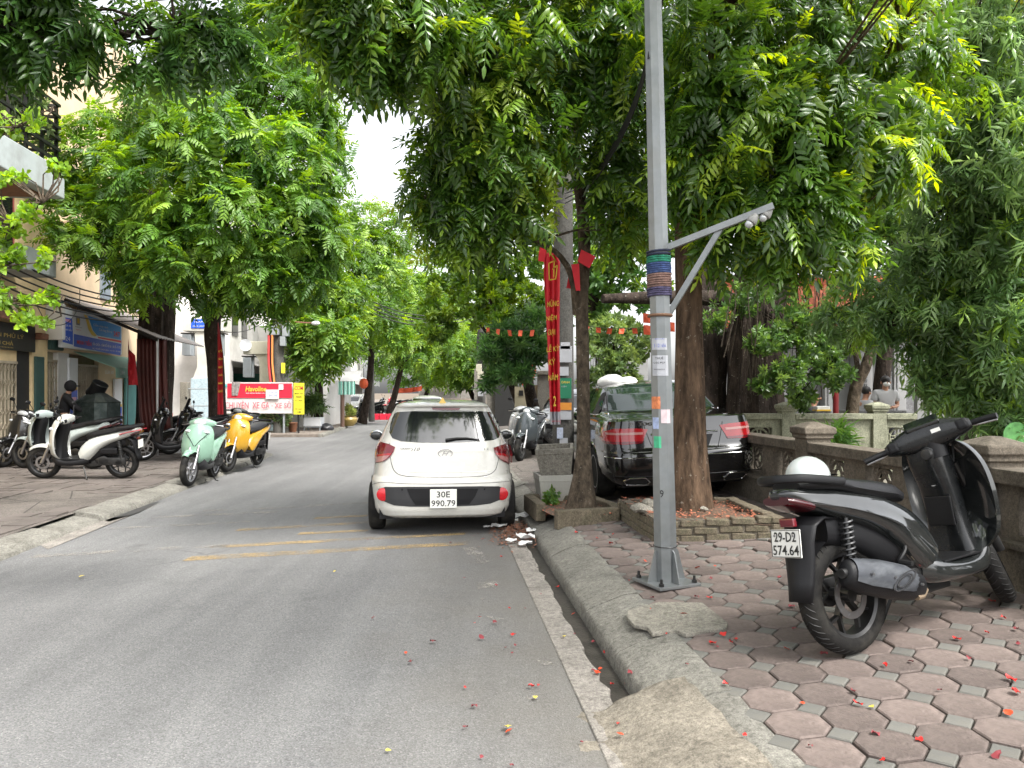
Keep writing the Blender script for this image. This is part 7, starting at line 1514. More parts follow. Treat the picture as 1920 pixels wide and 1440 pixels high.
# ---- charcoal stove
sv = thing('charcoal_stove', 'dark green sheet-metal grill stove with a tilted fat chimney pipe', 'stove', V((-9.45, 17.0, .13)), (0, 0, R(-12)))
SVM = mat('stove_sheet', (.045, .062, .058), .42, .55, var=.4, vs=4, dirt=(.16, .17, .165), dirt_amt=.6, dirt_scale=4)
oc = lambda k, z, w=.44, d=.36: [(w * k, -d * k * .6, z), (w * k * .55, -d * k, z), (-w * k * .55, -d * k, z), (-w * k, -d * k * .6, z), (-w * k, d * k * .6, z), (-w * k * .55, d * k, z), (w * k * .55, d * k, z), (w * k, d * k * .6, z)]
MB().loft([oc(1, .72), oc(1, 1.22), oc(1.02, 1.24), oc(.45, 1.42), oc(.35, 1.45)]).build('hood', SVM, sv)
MB().cyl((-.05, 0, 1.43), (.10, 0, 1.66), .17, .17, 20).build('chimney_pipe', BLACKP, sv, smooth=True); MB().torus((.10, 0, 1.66), .165, .012, 24, 6, Matrix.Rotation(R(33), 3, 'Y')).build('pipe_rim', DARKM, sv, smooth=True); MB().cyl((-.15, 0, 1.40), (-.04, 0, 1.46), .16, .18, 16).build('pipe_elbow', BLACKP, sv, smooth=True)
MB().box((0, 0, .70), (1.15, .66, .04)).build('shelf', DARKM, sv)
for a in (-1, 1):
    for c in (-1, 1): MB().box((a * .5, c * .28, .34), (.04, .04, .68)).build('leg', DARKM, sv)
MB().box((-.02, -.375, .95), (.34, .012, .34)).build('door', SVM, sv, bevel=.005)
# ---- red and white pole
rw = thing('striped_pole', 'red and white striped pole behind the parked black scooters', 'pole', PX(320, 790, 21)); 
for k in range(10):
    z0 = .12 + k * .30; p = PX(320, 735, 21); MB().cyl((p.x, 21, z0), (p.x, 21, z0 + .298), .055).build('band', SRED if k % 2 == 0 else WHITES, rw, world=True, smooth=True)
# ---- white building across the side street, lower left block
wb = thing('apartment_building', 'white rendered house with teal louvres behind the street tree', 'building', PX(380, 780, 31))
a, b = PX(296, 735, 31), PX(700, 735, 31); MB().box2((a.x, 31, 0), (a.x + 3.95, 38, 11)).build('wall', WREN, wb, world=True); MB().box2((a.x + 3.96, 31.6, 0), (a.x + 6.5, 38, 4.4)).build('side_wing', WREN, wb, world=True)
w0, w1 = PX(338, 575, 30.95), PX(362, 609, 30.95); wn_ = MB().box2((w0.x, 30.93, w1.z), (w1.x, 30.99, w0.z)).build('window', mat('teal_glass', (.10, .38, .40), .3, var=.2), wb, world=True)
for k in range(6): z = w1.z + (w0.z - w1.z) * (k + .5) / 6; MB().box2((w0.x, 30.90, z - .02), (w1.x, 30.93, z + .02)).build('louvre', mat('teal_louvre', (.2, .46, .47), .4), wn_, world=True)
w0, w1 = PX(320, 664, 30.9), PX(340, 684, 30.9); MB().box2((w0.x, 30.93, w1.z), (w1.x, 30.99, w0.z)).build('vent', TGR, wb, world=True); MB().box2((w0.x - .3, 30.98, 6.5), (w0.x + .9, 31.02, 7.8)).build('window', GLASS_D, wb, world=True)
rows = [[PX(308 + 66 * i / 10, 700 - 20 * math.sin(.25 + i / 10 * 1.4) + 4 * math.sin(i * 1.7) * j, 28.5 + j * .5) for i in range(11)] for j in range(4)]; o = one('white_canvas', 'sagging white canvas awning under the white house', 'awning', MB().grid(rows), WPAP, loc=PX(340, 690, 28.5), smooth=True)
MB().box2((PX(325, 735, 30).x, 30, .05), (PX(356, 735, 30).x, 30.9, 2.4)).build('doorway_shade_panel', INK, wb, world=True); gs = MB().box2((PX(428, 735, 30.5).x, 30.4, 1.9), (PX(492, 735, 30.5).x, 30.6, 2.35)).build('green_fascia', mat('deep_green', (.02, .13, .10), .5), wb, world=True); MB().box2((PX(428, 735, 30.5).x, 30.5, .6), (PX(492, 735, 30.5).x, 30.62, 1.9)).build('mesh_shutter', TGR, wb, world=True)  # black box paints doorway shade on the house front
# ---- pad transformers on stems
CREAMB = mat('cream_enamel', (.52, .50, .40), .5, var=.06, dirt=(.3, .28, .2), dirt_amt=.4); RADI = mat('radiator_grey', (.33, .36, .38), .5, .3, var=.1)
def transformer(label, u, Y, vtop, wd, m, blue, basem):
    p = PX(u, 735, Y); zt_ = PX(u, vtop, Y).z; t = thing('transformer_kiosk', label, 'transformer', (p.x, Y, .1))
    MB().box((0, 0, zt_ - .1 - .25), (wd, .7, .5)).build('head', m, t, bevel=.03)
    q = lambda k, z, dx=.28: [(-dx * k, -dx, z), (dx * k, -dx, z), (dx * k, dx, z), (-dx * k, dx, z)]
    MB().loft([q(1.5, zt_ - .6), q(.9, zt_ - .85), q(.85, zt_ - 1.9), q(1.15, zt_ - 2.1), q(1.4, zt_ - 2.3)]).build('stem', m, t)
    MB().box((0, 0, (zt_ - 2.3) / 2), (.9, .7, zt_ - 2.3)).build('base', basem, t, bevel=.02)
    for sd in (-1, 1):
        g = MB()
        for k in range(7): g.box((sd * (wd / 2 - .05 - .045 * k), -.30, zt_ - 1.1), (.022, .34, .75))
        g.box((sd * (wd / 2 - .2), -.2, zt_ - 1.1), (.34, .12, .78)); g.build('radiator', RADI, t)
        MB().box((sd * (wd / 2 - .2), -.2, zt_ - .68), (.45, .5, .05)).build('bracket', DARKM, t)
    if blue:
        s = MB().box((-.15, -.365, zt_ - .33), (.55, .02, .33)).build('blue_plate', BLUE, t); text('TRẠM', WHITES, s, (-.15, -.377, zt_ - .27), (1, 0, 0), (0, 0, 1), w=.35, h=.08, world=False); text('CHÙA LÁNG', WHITES, s, (-.15, -.377, zt_ - .41), (1, 0, 0), (0, 0, 1), w=.42, h=.07, world=False)
    return t
PBLUE = mat('peeling_blue', (.42, .53, .58), .7, var=.15, vs=6, dirt=(.22, .27, .3), dirt_amt=.8, dirt_scale=14)
transformer('cream transformer kiosk with a blue plate behind the street tree', 388, 27.5, 597, 1.5, mat('white_enamel', (.60, .59, .54), .5, var=.06, dirt=(.4, .38, .3), dirt_amt=.4), True, PBLUE)
transformer('beige transformer kiosk behind the oil sign, with grey radiators', 503, 29, 641, 1.7, CREAMB, False, PBLUE)
dsh = thing('satellite_dish', 'round white satellite dish left of the beige transformer', 'satellite dish', PX(462, 647, 29)); pz = PX(462, 647, 28.6); MB().lathe([(.001, 0), (.12, .02), (.22, .07), (.23, .075), (.12, .035), (.001, .015)], pz, 'Y', 20, m=Matrix.Rotation(R(180), 3, 'Z')).build('dish', WHITES, dsh, world=True, smooth=True); MB().cyl(pz, pz + V((.1, .5, -.4)), .02).build('arm', DARKM, dsh, world=True)
# stone gate pillar and railing by the side street
gpz = thing('gate_pillar', 'weathered stone gate pillar with iron railing behind the black scooters', 'pillar', PX(344, 790, 24)); a, b = PX(337, 716, 24), PX(351, 790, 24); MB().box2((a.x, 24, .05), (b.x, 24.25, a.z)).build('pillar', CONC_W, gpz, world=True, bevel=.02)
for k in range(3): z = .6 + k * .55; MB().cyl((b.x, 24.1, z), (b.x + .95, 24.1, z), .018, n=8).build('rail', RADI, gpz, world=True)
MB().cyl((b.x + .95, 24.1, .05), (b.x + .95, 24.1, 2.0), .03, n=10).build('post', RADI, gpz, world=True)
# ---- signs at the side street corner
os_ = thing('oil_sign', 'red and white repair-shop sign board standing at the corner', 'sign', PX(485, 815, 27.2)); Yq = 27.2
qx = lambda x: 410 + x * 170 / 1920; qy = lambda y: 700 + y * 100 / 1129
def qbox(x0, x1, y0, y1, d, m, nm, par=os_): a, b = PX(qx(x0), qy(y0), Yq), PX(qx(x1), qy(y1), Yq); return MB().box2((a.x, Yq - d, b.z), (b.x, Yq + .02 - d, a.z)).build(nm, m, par, world=True)
MB().box2((PX(qx(105), 0, Yq).x, Yq, PX(0, qy(850), Yq).z), (PX(qx(1565), 0, Yq).x, Yq + .06, PX(0, qy(190), Yq).z)).build('board', mat('faded_white', (.62, .58, .57), .6, var=.05), os_, world=True, bevel=.008)
qbox(190, 1555, 215, 520, .025, SRED, 'red_panel')
qt = lambda tx, x0, x1, y, h, m, d=.05, **k: text(tx, m, os_, PX(qx((x0 + x1) / 2), qy(y), Yq - d), (1, 0, 0), (0, 0, 1), w=(x1 - x0) * 170 / 1920 / FPX * Yq, h=h * 100 / 1129 / FPX * Yq, **k)
PINKR = mat('faded_red_letters', (.52, .10, .14), .6, var=.2, vs=6)
qt('Havoline', 565, 1010, 330, 110, SYEL, shear=.2, bold=.02); qt('SỨC MẠNH HOÀN HẢO', 580, 985, 420, 36, WHITES, bold=.01); qt('CHUYÊN', 135, 635, 660, 170, PINKR, bold=.005); qt('XE GA', 715, 1075, 675, 140, PINKR, bold=.005); qt('-', 1115, 1150, 690, 14, PINKR); qt('XE SỐ', 1185, 1535, 650, 180, PINKR, bold=.005)
qbox(1280, 1375, 235, 345, .05, WHITES, 'white_tag'); nb = qbox(1010, 1285, 345, 540, .07, WPAP, 'hung_notice'); qt('SỬA XE', 1060, 1240, 400, 40, BLUEI, .095); qt('GIỮ XE', 1060, 1240, 460, 40, BLUEI, .095)
qbox(120, 185, 230, 290, .03, mat('logo_teal', (.1, .4, .42), .5), 'logo')
for u in (424, 531): MB().box2((PX(u, 0, Yq).x - .03, Yq + .065, .1), (PX(u, 0, Yq).x + .03, Yq + .12, PX(0, 718, Yq).z)).build('post', RADI, os_, world=True)
rag = MB(); rows = [[PX(qx(275 + 190 * i / 6 - 60 * f * (i / 6)), qy(180 + 290 * f), Yq - .06 - .02 * math.sin(i * 2)) for i in range(7)] for f in np.linspace(0, 1, 7)]; rag.grid(rows); one('rag', 'grey rag hung over the top of the repair-shop sign', 'rag', rag, mat('rag_grey', (.25, .23, .22), .9, var=.5, vs=12), loc=PX(440, 720, Yq), smooth=True)
fs = thing('food_sign', 'tall yellow rice-shop sign at the right end of the repair-shop sign', 'sign', PX(560, 815, 27.1)); YS_ = mat('sign_lemon', (.75, .66, .04), .5, var=.04)
a, b = PX(550.5, 718, 27.1), PX(570, 777, 27.1); MB().box2((a.x, 27.1, b.z), (b.x, 27.14, a.z)).build('panel', YS_, fs, world=True)
for tx, v, w, h, m in (('CƠM', 727, 16, 8.5, SRED), ('MÓN ĂN', 737.5, 15, 4, INK), ('NGON', 744, 10, 4, INK), ('TỰ CHỌN', 751, 14, 4, INK), ('GIAO HÀNG', 758.5, 16, 3.5, GOLD), ('SỐ NGÕ', 766, 13, 4, INK), ('1/1M', 772.5, 7, 4, INK)): text(tx, m, fs, PX(560.3, v, 27.1), (1, 0, 0), (0, 0, 1), w=w / FPX * 27.1, h=h / FPX * 27.1, off=.01, bold=.01)
MB().box2((PX(560, 0, 27.2).x - .03, 27.15, .1), (PX(560, 0, 27.2).x + .03, 27.2, PX(0, 720, 27).z)).build('post', DARKM, fs, world=True)
# vertical red banner on the street tree
vb = thing('red_banner', 'narrow red banner with yellow words tied to the left street tree', 'banner', PX(413, 780, 16.4)); rows = [[PX(lerpv([0, .3, 1], [408, 408, 408], f) + lerpv([0, .3, 1], [1.5, 9, 11], f) * i / 4, 605 + 172 * f, 16.45 + .03 * math.sin(i * 2 + f * 5)) for i in range(5)] for f in np.linspace(0, 1, 16)]
MB().grid(rows).build('cloth', CLOTH_D, vb, world=True, smooth=True)
for k, tx in enumerate(('KỶ', 'NIỆM', 'NGÀY', 'QUỐC', 'KHÁNH', 'MÙNG 2')): text(tx, GOLD, vb, PX(413.5, 658 + k * 15, 16.38), (1, 0, .1), (0, 0, 1), w=8 / FPX * 16.4, h=.06, bold=.015)
# utility pole on the left
up2 = thing('utility_pole', 'pale concrete utility pole with meter boxes behind the oil sign', 'utility pole', PX(524, 810, 27.6)); p = PX(524, 735, 27.6); MB().tube([(p.x, 27.6, 0), (p.x - .05, 27.6, 4.5), (p.x - .1, 27.6, 9)], [.22, .18, .14], 16).build('shaft', pole_m, up2, world=True, smooth=True)
for u, v, w, h in ((517, 618, .26, .4), (536, 618, .22, .5), (531, 640, .2, .35)): q = PX(u, v, 27.35); MB().box(q, (w, .2, h)).build('meter_box', RADI, up2, world=True, bevel=.02)
q = PX(531, 690, 27.36); MB().box(q, (.14, .02, .38)).build('yellow_notice', YS_, up2, world=True)
for u, m in ((504, mat('red_pipe', (.5, .05, .05), .5)), (509, BLACKP), (510, mat('orange_pipe', (.62, .22, .06), .5))): MB().tube(bez([PX(u, 628, 27.3), PX(u, 680, 27.3), PX(u + 4, 720, 27.3)], 8), .05, 8).build('cable_pipe', m, up2, world=True, smooth=True)
MB().beam(PX(530, 602, 27.5), PX(595, 606, 27.0), .04, .04).build('arm', mat('rust_arm', (.3, .14, .1), .7), up2, world=True); MB().ball(PX(592, 606, 27.0), (.16, .1, .08)).build('lamp', WHITES, up2, world=True, smooth=True)
# pipes, pots, tables, bags at the corner
def stall(label, u0, u1, v0, v1, Y): 
    a, b = PX(u0, v0, Y), PX(u1, v1, Y); t = thing('market_stall', label, 'table', V(((a.x + b.x) / 2, Y, .1))); MB().box2((a.x, Y, (a.z + b.z) / 2 - .05), (b.x, Y + .6, a.z)).build('tank', WHITES, t, world=True, bevel=.01)
    for x in (a.x + .03, b.x - .03):
        for y in (Y + .03, Y + .57): MB().box2((x - .02, y - .02, .1), (x + .02, y + .02, (a.z + b.z) / 2 - .05)).build('leg', RADI, t, world=True)
    MB().box2((a.x, Y, .22), (b.x, Y + .6, .24)).build('shelf', RADI, t, world=True); return t
stall('white metal planter table on legs by the corner', 569, 601, 783, 811, 29.0)
one('rubbish_bag', 'black rubbish bag slumped beside the white planter table', 'bag', MB().ball(PX(613, 803, 29.3), (.26, .2, .19), 14, 9), mat('bin_bag', (.035, .035, .04), .3, var=.2, bump=1, bs=14), loc=PX(613, 812, 29.3), smooth=True, jit=.05)
plant('spiky potted plant on the white planter table', PX(585, 783, 29.3), 26, .75, [(.05, .10, .03), (.08, .14, .04)], T_LANCE, spread=.45, name='potted_plant', sm=1.2, sx=1.8)
pt = thing('flower_pot', 'round ochre flower pot with a plant before the striped awning', 'flower pot', PX(655, 795, 33)); q = PX(655, 795, 33); MB().lathe([(.18, 0), (.33, .16), (.36, .3), (.30, .4), (.33, .43), (.26, .40)], V((q.x, 33, .1)), 'Z', 20).build('pot', mat('ochre_glaze', (.28, .2, .06), .4, var=.2), pt, world=True, smooth=True); k = crown([((q.x, 33, .75), (.25, .25, .25), 26)], T_FIG, rg, [(.2, .25, .07), (.3, .3, .1)], (1, 1), per=4, smin=1.0, smax=1.6); leaf_object('leaves', [k[0]], LEAF_M, pt)
one('terracotta_pot', 'small terracotta pot at the foot of the repair-shop sign', 'flower pot', MB().lathe([(.12, 0), (.18, .3), (.2, .34), (.17, .36), (.15, .3)], V((PX(549, 0, 28).x, 28, .1)), 'Z', 16), RBRICK, loc=(PX(549, 0, 28).x, 28, .1), smooth=True)
for i, (u, Y, n, h) in enumerate(((455, 28.2, 14, .9), (495, 28.0, 16, .8), (520, 27.9, 10, .6), (430, 28.3, 10, .7))): plant(['leafy bush below the left end of the repair-shop sign', 'leafy bush below the middle of the repair-shop sign', 'low bush right of the sign post', 'low bush beside the street tree foot'][i], V((PX(u, 0, Y).x, Y, .1)), n, h, [(.10, .18, .06), (.17, .24, .09), (.2, .2, .1)], T_FIG, spread=.7, name='bush', cat='bush', sm=1.2, sx=2.0)
# ---- shops farther along the left
def far_shop(label, y0, y1, d, h, m, aw_m, aw_z, extra=None, stripes=None):
    f = lambda y, o=0.0: ST(-9.0 + o, y - 3.9, 0); t = thing('shop_building', label, 'building', f((y0 + y1) / 2), (0, 0, math.atan2(KD.y, KD.x))); L = y1 - y0
    MB().box2((-L / 2, .0, 2.6), (L / 2 - .03, 5, h)).build('upper_wall', m, t); MB().box2((-L / 2, 0, 0), (-L / 2 + .5, 5, 2.598)).build('pier', m, t); MB().box2((L / 2 - .5, 0, 0), (L / 2 - .03, 5, 2.598)).build('pier', m, t); MB().box2((-L / 2, 4.4, 0), (L / 2 - .03, 5.05, 2.59)).build('back_wall', ROOMSHADE, t)
    MB().box2((-L / 2 + .5, .35, .1), (-L / 2 + L * .45, .4, 2.4)).build('shutter', GSHUT, t)
    if aw_m:
        rows = [[(-L / 2 + .2 + (L - .4) * i / 16, -.02 - 1.7 * j / 3, aw_z + .35 - .45 * j / 3) for i in range(17)] for j in range(4)]; o = MB().grid(rows).build('awning', aw_m, t); 
        MB().grid([rows[-1], [(x, y - .02, z - .5 + .03 * math.sin(i * 1.9)) for i, (x, y, z) in enumerate(rows[-1])]]).build('valance', stripes or aw_m, o)
    for k in range(3): w = MB().box((-L / 2 + L * (k + .5) / 3, -.01, 4.4), (.8, .05, 1.2)).build('window', GLASS_D, t)
    return t
def stripe_mat():
    m, nt, b = _nt('mint_striped_canvas'); tc = _n(nt, 'ShaderNodeTexCoord').outputs['Object']; w = _n(nt, 'ShaderNodeTexWave'); w.inputs['Scale'].default_value = 4.0; w.bands_direction = 'X'; nt.links.new(tc, w.inputs['Vector']); c = _ramp(nt, w.outputs['Fac'], [(.45, (.10, .40, .32)), (.55, (.35, .52, .46))]); nt.links.new(c, b.inputs['Base Color']); b.inputs['Roughness'].default_value = .8; return m
# local frame of far_shop: x along the street, y away from the road is +y after rotation of 90 degrees
far_shop('grey shop with a dark doorway behind the yellow food sign', 29.5, 33.8, 0, 5, WREN, mat('grey_sheet', (.36, .35, .34), .6, var=.1), 2.5)
far_shop('shop with a mint striped awning valance', 34, 38.5, 0, 5, TWH, mat('pale_sheet', (.5, .52, .52), .6, var=.1), 2.6, stripes=stripe_mat())
far_shop('green-fronted shop behind the leaning tree', 39, 45, 0, 6, mat('green_front', (.04, .2, .16), .7, var=.1), mat('orange_canvas', (.5, .22, .08), .7), 3.0)
far_shop('shop with a grey canvas roof far down the left side', 46, 54, 0, 6, PEACH, mat('grey_canvas', (.12, .13, .15), .7), 2.8)
far_shop('row house at the far end of the left side', 55, 80, 0, 7, WREN, mat('white_canvas2', (.5, .5, .48), .7), 2.8)
ma = thing('street_awning', 'mint striped canvas awning on a post over the left pavement', 'awning', PX(640, 790, 32)); a, b = PX(634, 715, 32), PX(666, 740, 32)
rows = [[V((a.x + (b.x - a.x) * i / 14, 32 + .03 * math.sin(i * 2), a.z + (b.z - a.z) * j / 3)) for i in range(15)] for j in range(4)]; MB().grid(rows).build('valance', bpy.data.materials['mint_striped_canvas'], ma, world=True)
MB().add([(a.x - .2, 32, a.z + .01), (b.x + .15, 32, a.z + .01), (b.x, 33.5, a.z + .5), (a.x - .6, 33.5, a.z + .5)], [(0, 1, 2, 3)]).build('canvas', TWH, ma, world=True); MB().cyl((PX(642, 0, 32.1).x, 32.1, .1), (PX(642, 0, 32.1).x, 32.1, a.z), .09).build('post', mat('post_brown', (.12, .07, .05), .7), ma, world=True)
ln = thing('red_lantern', 'orange-red lantern sign hanging before the green shop', 'lantern', PX(682, 720, 36)); MB().ball(PX(682, 719, 36), (.22, .22, .26), 12, 8).build('lantern', mat('lantern_red', (.65, .10, .03), .6), ln, world=True, smooth=True); MB().cyl(PX(682, 708, 36), PX(682, 690, 36), .015).build('hanger', DARKM, ln, world=True)
wp_ = thing('utility_pole', 'white-painted pole beside the leaning tree far down the left', 'utility pole', PX(697, 782, 38)); MB().cyl((PX(697, 0, 38).x, 38, .1), (PX(695, 0, 38).x, 38, 7), .16, .12).build('shaft', pole_m, wp_, world=True, smooth=True)
for i in range(4): one('red_crate', ['red plastic crate left in the row before the far scooters', 'red plastic crate second in the row before the far scooters', 'red plastic crate third in the row before the far scooters', 'red plastic crate right in the row before the far scooters'][i], 'crate', MB().box((PX(704, 0, 40).x + i * .42, 40, .27), (.38, .3, .32)), SRED, loc=(PX(704, 0, 40).x + i * .42, 40, .1), group='red crates far down the left', bevel=.02)
# far end of the street: a house
fh = thing('apartment_building', 'pale house closing the far end of the street', 'building', (-7, 92, 0)); MB().box2((-16, 92, 0), (4, 98, 9)).build('wall', GWALL, fh)
for k in range(6):
    for z in (3.6, 6.4): MB().box2((-15 + k * 3.1, 91.95, z), (-13.6 + k * 3.1, 92.1, z + 1.5)).build('window', GLASS_D, fh)
rows = [[V((-15 + 10 * i / 8, 89 - 0, 2.9 + .5 * (1 - j) + .1 * math.sin(i))) + V((0, j * 2.5, 0)) for i in range(9)] for j in range(2)]; MB().grid(rows).build('awning', mat('brown_sheet', (.14, .10, .08), .7), fh)
# ================================================================== cables, bunting, far pole
ORD = ('uppermost', 'second', 'third', 'fourth', 'fifth', 'lowest')
CAB = mat('black_cable', (.012, .012, .012), .6, var=.1)
def cable(label, pts, rad=.012, sag=.3, grp='overhead cables'):
    p = catenary(pts[0], pts[1], sag) if len(pts) == 2 else bez(pts, 24)
    mid = V(p[0]); return one('overhead_cable', label, 'cable', MB().tube(p, rad, 6), CAB, loc=mid, group=grp, smooth=True)
for i in range(5): cable(ORD[i] + ' black cable of the bundle from the lamp post top towards the slim tree', [PX(1236 + i * 5, -60, 5.7), PX(1205 - i * 3, 140 + i * 14, 6.6), PX(1150 - i * 5, 270 + i * 12, 7.6), PX(1100 - i * 2, 330 + i * 8, 8.9), PX(1060, 345 + i * 9, 11.0)], .009, grp='cables by the lamp post')
for i in range(3): cable(('left', 'middle', 'right')[i] + ' black cable hanging straight beside the lamp post top', [PX(1228 + i * 6, -60, 5.6), PX(1222 + i * 7, 40, 5.55), PX(1215 + i * 3, 110, 5.5)], .006, grp='cables by the lamp post')
for i in range(4): cable(ORD[i] + ' black cable crossing the street high between the two utility poles', [PX(700, 566 + i * 7, 27.6), PX(905, 570 + i * 6, 30)], .02, .5, 'cables across the street')
for i in range(6): cable(ORD[i] + ' black cable sagging along the front of the yellow and peach shop buildings', [PX(-60, 440 + i * 16, 12.6), PX(300, 560 + i * 7, 19)], .016, .35, 'cables along the shop fronts')
cable('thin drooping cable loop before the blue shop sign', [PX(70, 575, 15.5), PX(90, 606, 15.5), PX(125, 606, 15.8), PX(147, 575, 16.2), PX(150, 540, 16.2)], .008)
cable('cable from the street tree to the beige transformer', [PX(405, 620, 20), PX(500, 600, 27)], .012, .2)
up3 = thing('utility_pole', 'pole wrapped in black cables above the white hatchback roof', 'utility pole', PX(902, 765, 29)); p = PX(903, 735, 29); MB().cyl((p.x, 29, .05), (p.x, 29, 8), .17, .13).build('shaft', pole_m, up3, world=True, smooth=True)
for k in range(7): MB().tube(bez([PX(897 + k * 2.2, 622, 28.75), PX(895 + k * 2.6, 650, 28.7), PX(897 + k * 2.2, 690, 28.75), PX(899 + k * 1.5, 712, 28.8)], 8), .04, 6).build('cable', CAB, up3, world=True)
for u, v, w, h in ((898, 690, .22, .3), (901, 704, .24, .3)): MB().box(PX(u, v, 28.6), (w, .2, h)).build('meter_box', CREAMB, up3, world=True, bevel=.02)
for u, v in ((901, 735), (912, 730)): MB().box(PX(u, v, 28.6), (.2, .01, .32)).build('notice', PAPER, up3, world=True)
FLAGM = mat('bunting_red', (.68, .10, .04), .7, var=.2)
def bunting(label, p, q, n, size, sag):
    t = thing('bunting', label, 'bunting', p); pts = catenary(p, q, sag, n); mi = MW[t].inverted()
    MB().tube(pts, .005, 4).build('string', CAB, t, world=True)
    for k in range(n):
        c = (pts[k] + pts[k + 1]) / 2; d = (pts[k + 1] - pts[k]).normalized() * size / 2; r = V((random.uniform(-.03, .03), random.uniform(-.1, .1), -size * .95)); MB().grid([[c - d, c, c + d], [c - d + r * .5, c + r * .5 + V((0, .02, 0)), c + d + r * .5], [c - d + r, c + r, c + d + r]]).build('pennant', FLAGM, t, world=True)
bunting('string of small red flags between the trees behind the kerb tree', PX(1090, 610, 15), PX(1225, 612, 14), 6, .11, .05)
bunting('string of small red flags above the hatchback at right', PX(905, 612, 20), PX(1010, 618, 18), 5, .16, .05)
bunting('small red flags hanging down beside the cable-wrapped pole', PX(918, 635, 27), PX(915, 735, 27), 5, .24, 0)
bunting('string of red pennants across the far end of the street', PX(738, 728, 46), PX(790, 724, 46), 9, .3, .05)
for u, v in ((1213, 596), (1214, 618), (1258, 612)):
    pp = PX(u, v, 9.5); o = MB().grid([[pp + V((-.05, 0, .06)), pp + V((.05, .01, .05))], [pp + V((-.045, .02, -.06)), pp + V((.05, 0, -.07))]]); one('red_flag', {596: 'upper small red flag left of the lamp post', 618: 'lower small red flag left of the lamp post', 612: 'small red flag between lamp post and brown trunk'}[v], 'flag', o, FLAGM, loc=pp)
one('sign_disc', 'round green and yellow sign disc at the right picture edge', 'sign', MB().lathe([(.001, -.005), (.14, -.005), (.14, .005), (.001, .005)], PX(1905, 815, 8.2), 'Y', 24), mat('disc_green', (.12, .35, .10), .5, var=.5, vs=14), loc=PX(1905, 815, 8.2), smooth=True)
MB().cyl(PX(1905, 825, 8.22), V((PX(1905, 0, 8.22).x, 8.22, .1)), .012).build('stake', DARKM, bpy.data.objects['sign_disc'], world=True)
# ================================================================== people
PEOPLE = []
SKIN = mat('skin', (.42, .22, .14), .55, var=.06); HAIR = mat('black_hair', (.012, .010, .010), .5, var=.1); WSH = mat('white_shirt', (.42, .42, .43), .85, var=.06, vs=6); DTR = mat('dark_trousers', (.05, .05, .055), .85, var=.1); BCL = mat('black_clothes', (.014, .013, .015), .8, var=.2); BLJ = mat('blue_jeans', (.10, .16, .28), .85, var=.15)
def skin(name, m, parent, joints, edges, root, sub=2):
    me = bpy.data.meshes.new(name); me.from_pydata([j[0] for j in joints], edges, []); o = bpy.data.objects.new(name, me); COL.objects.link(o); o.parent = parent; MW[o] = MW[parent]
    sk = o.modifiers.new('skin', 'SKIN'); sk.use_smooth_shade = True
    if not me.skin_vertices: 
        bm = bmesh.new(); bm.from_mesh(me); bm.verts.layers.skin.verify(); bm.to_mesh(me); bm.free()
    for i, j in enumerate(joints): r = j[1]; me.skin_vertices[0].data[i].radius = (r, r) if not isinstance(r, tuple) else r; me.skin_vertices[0].data[i].use_root = (i == root)
    sb = o.modifiers.new('sub', 'SUBSURF'); sb.levels = sub; sb.render_levels = sub
    PEOPLE.append((o, m)); return o
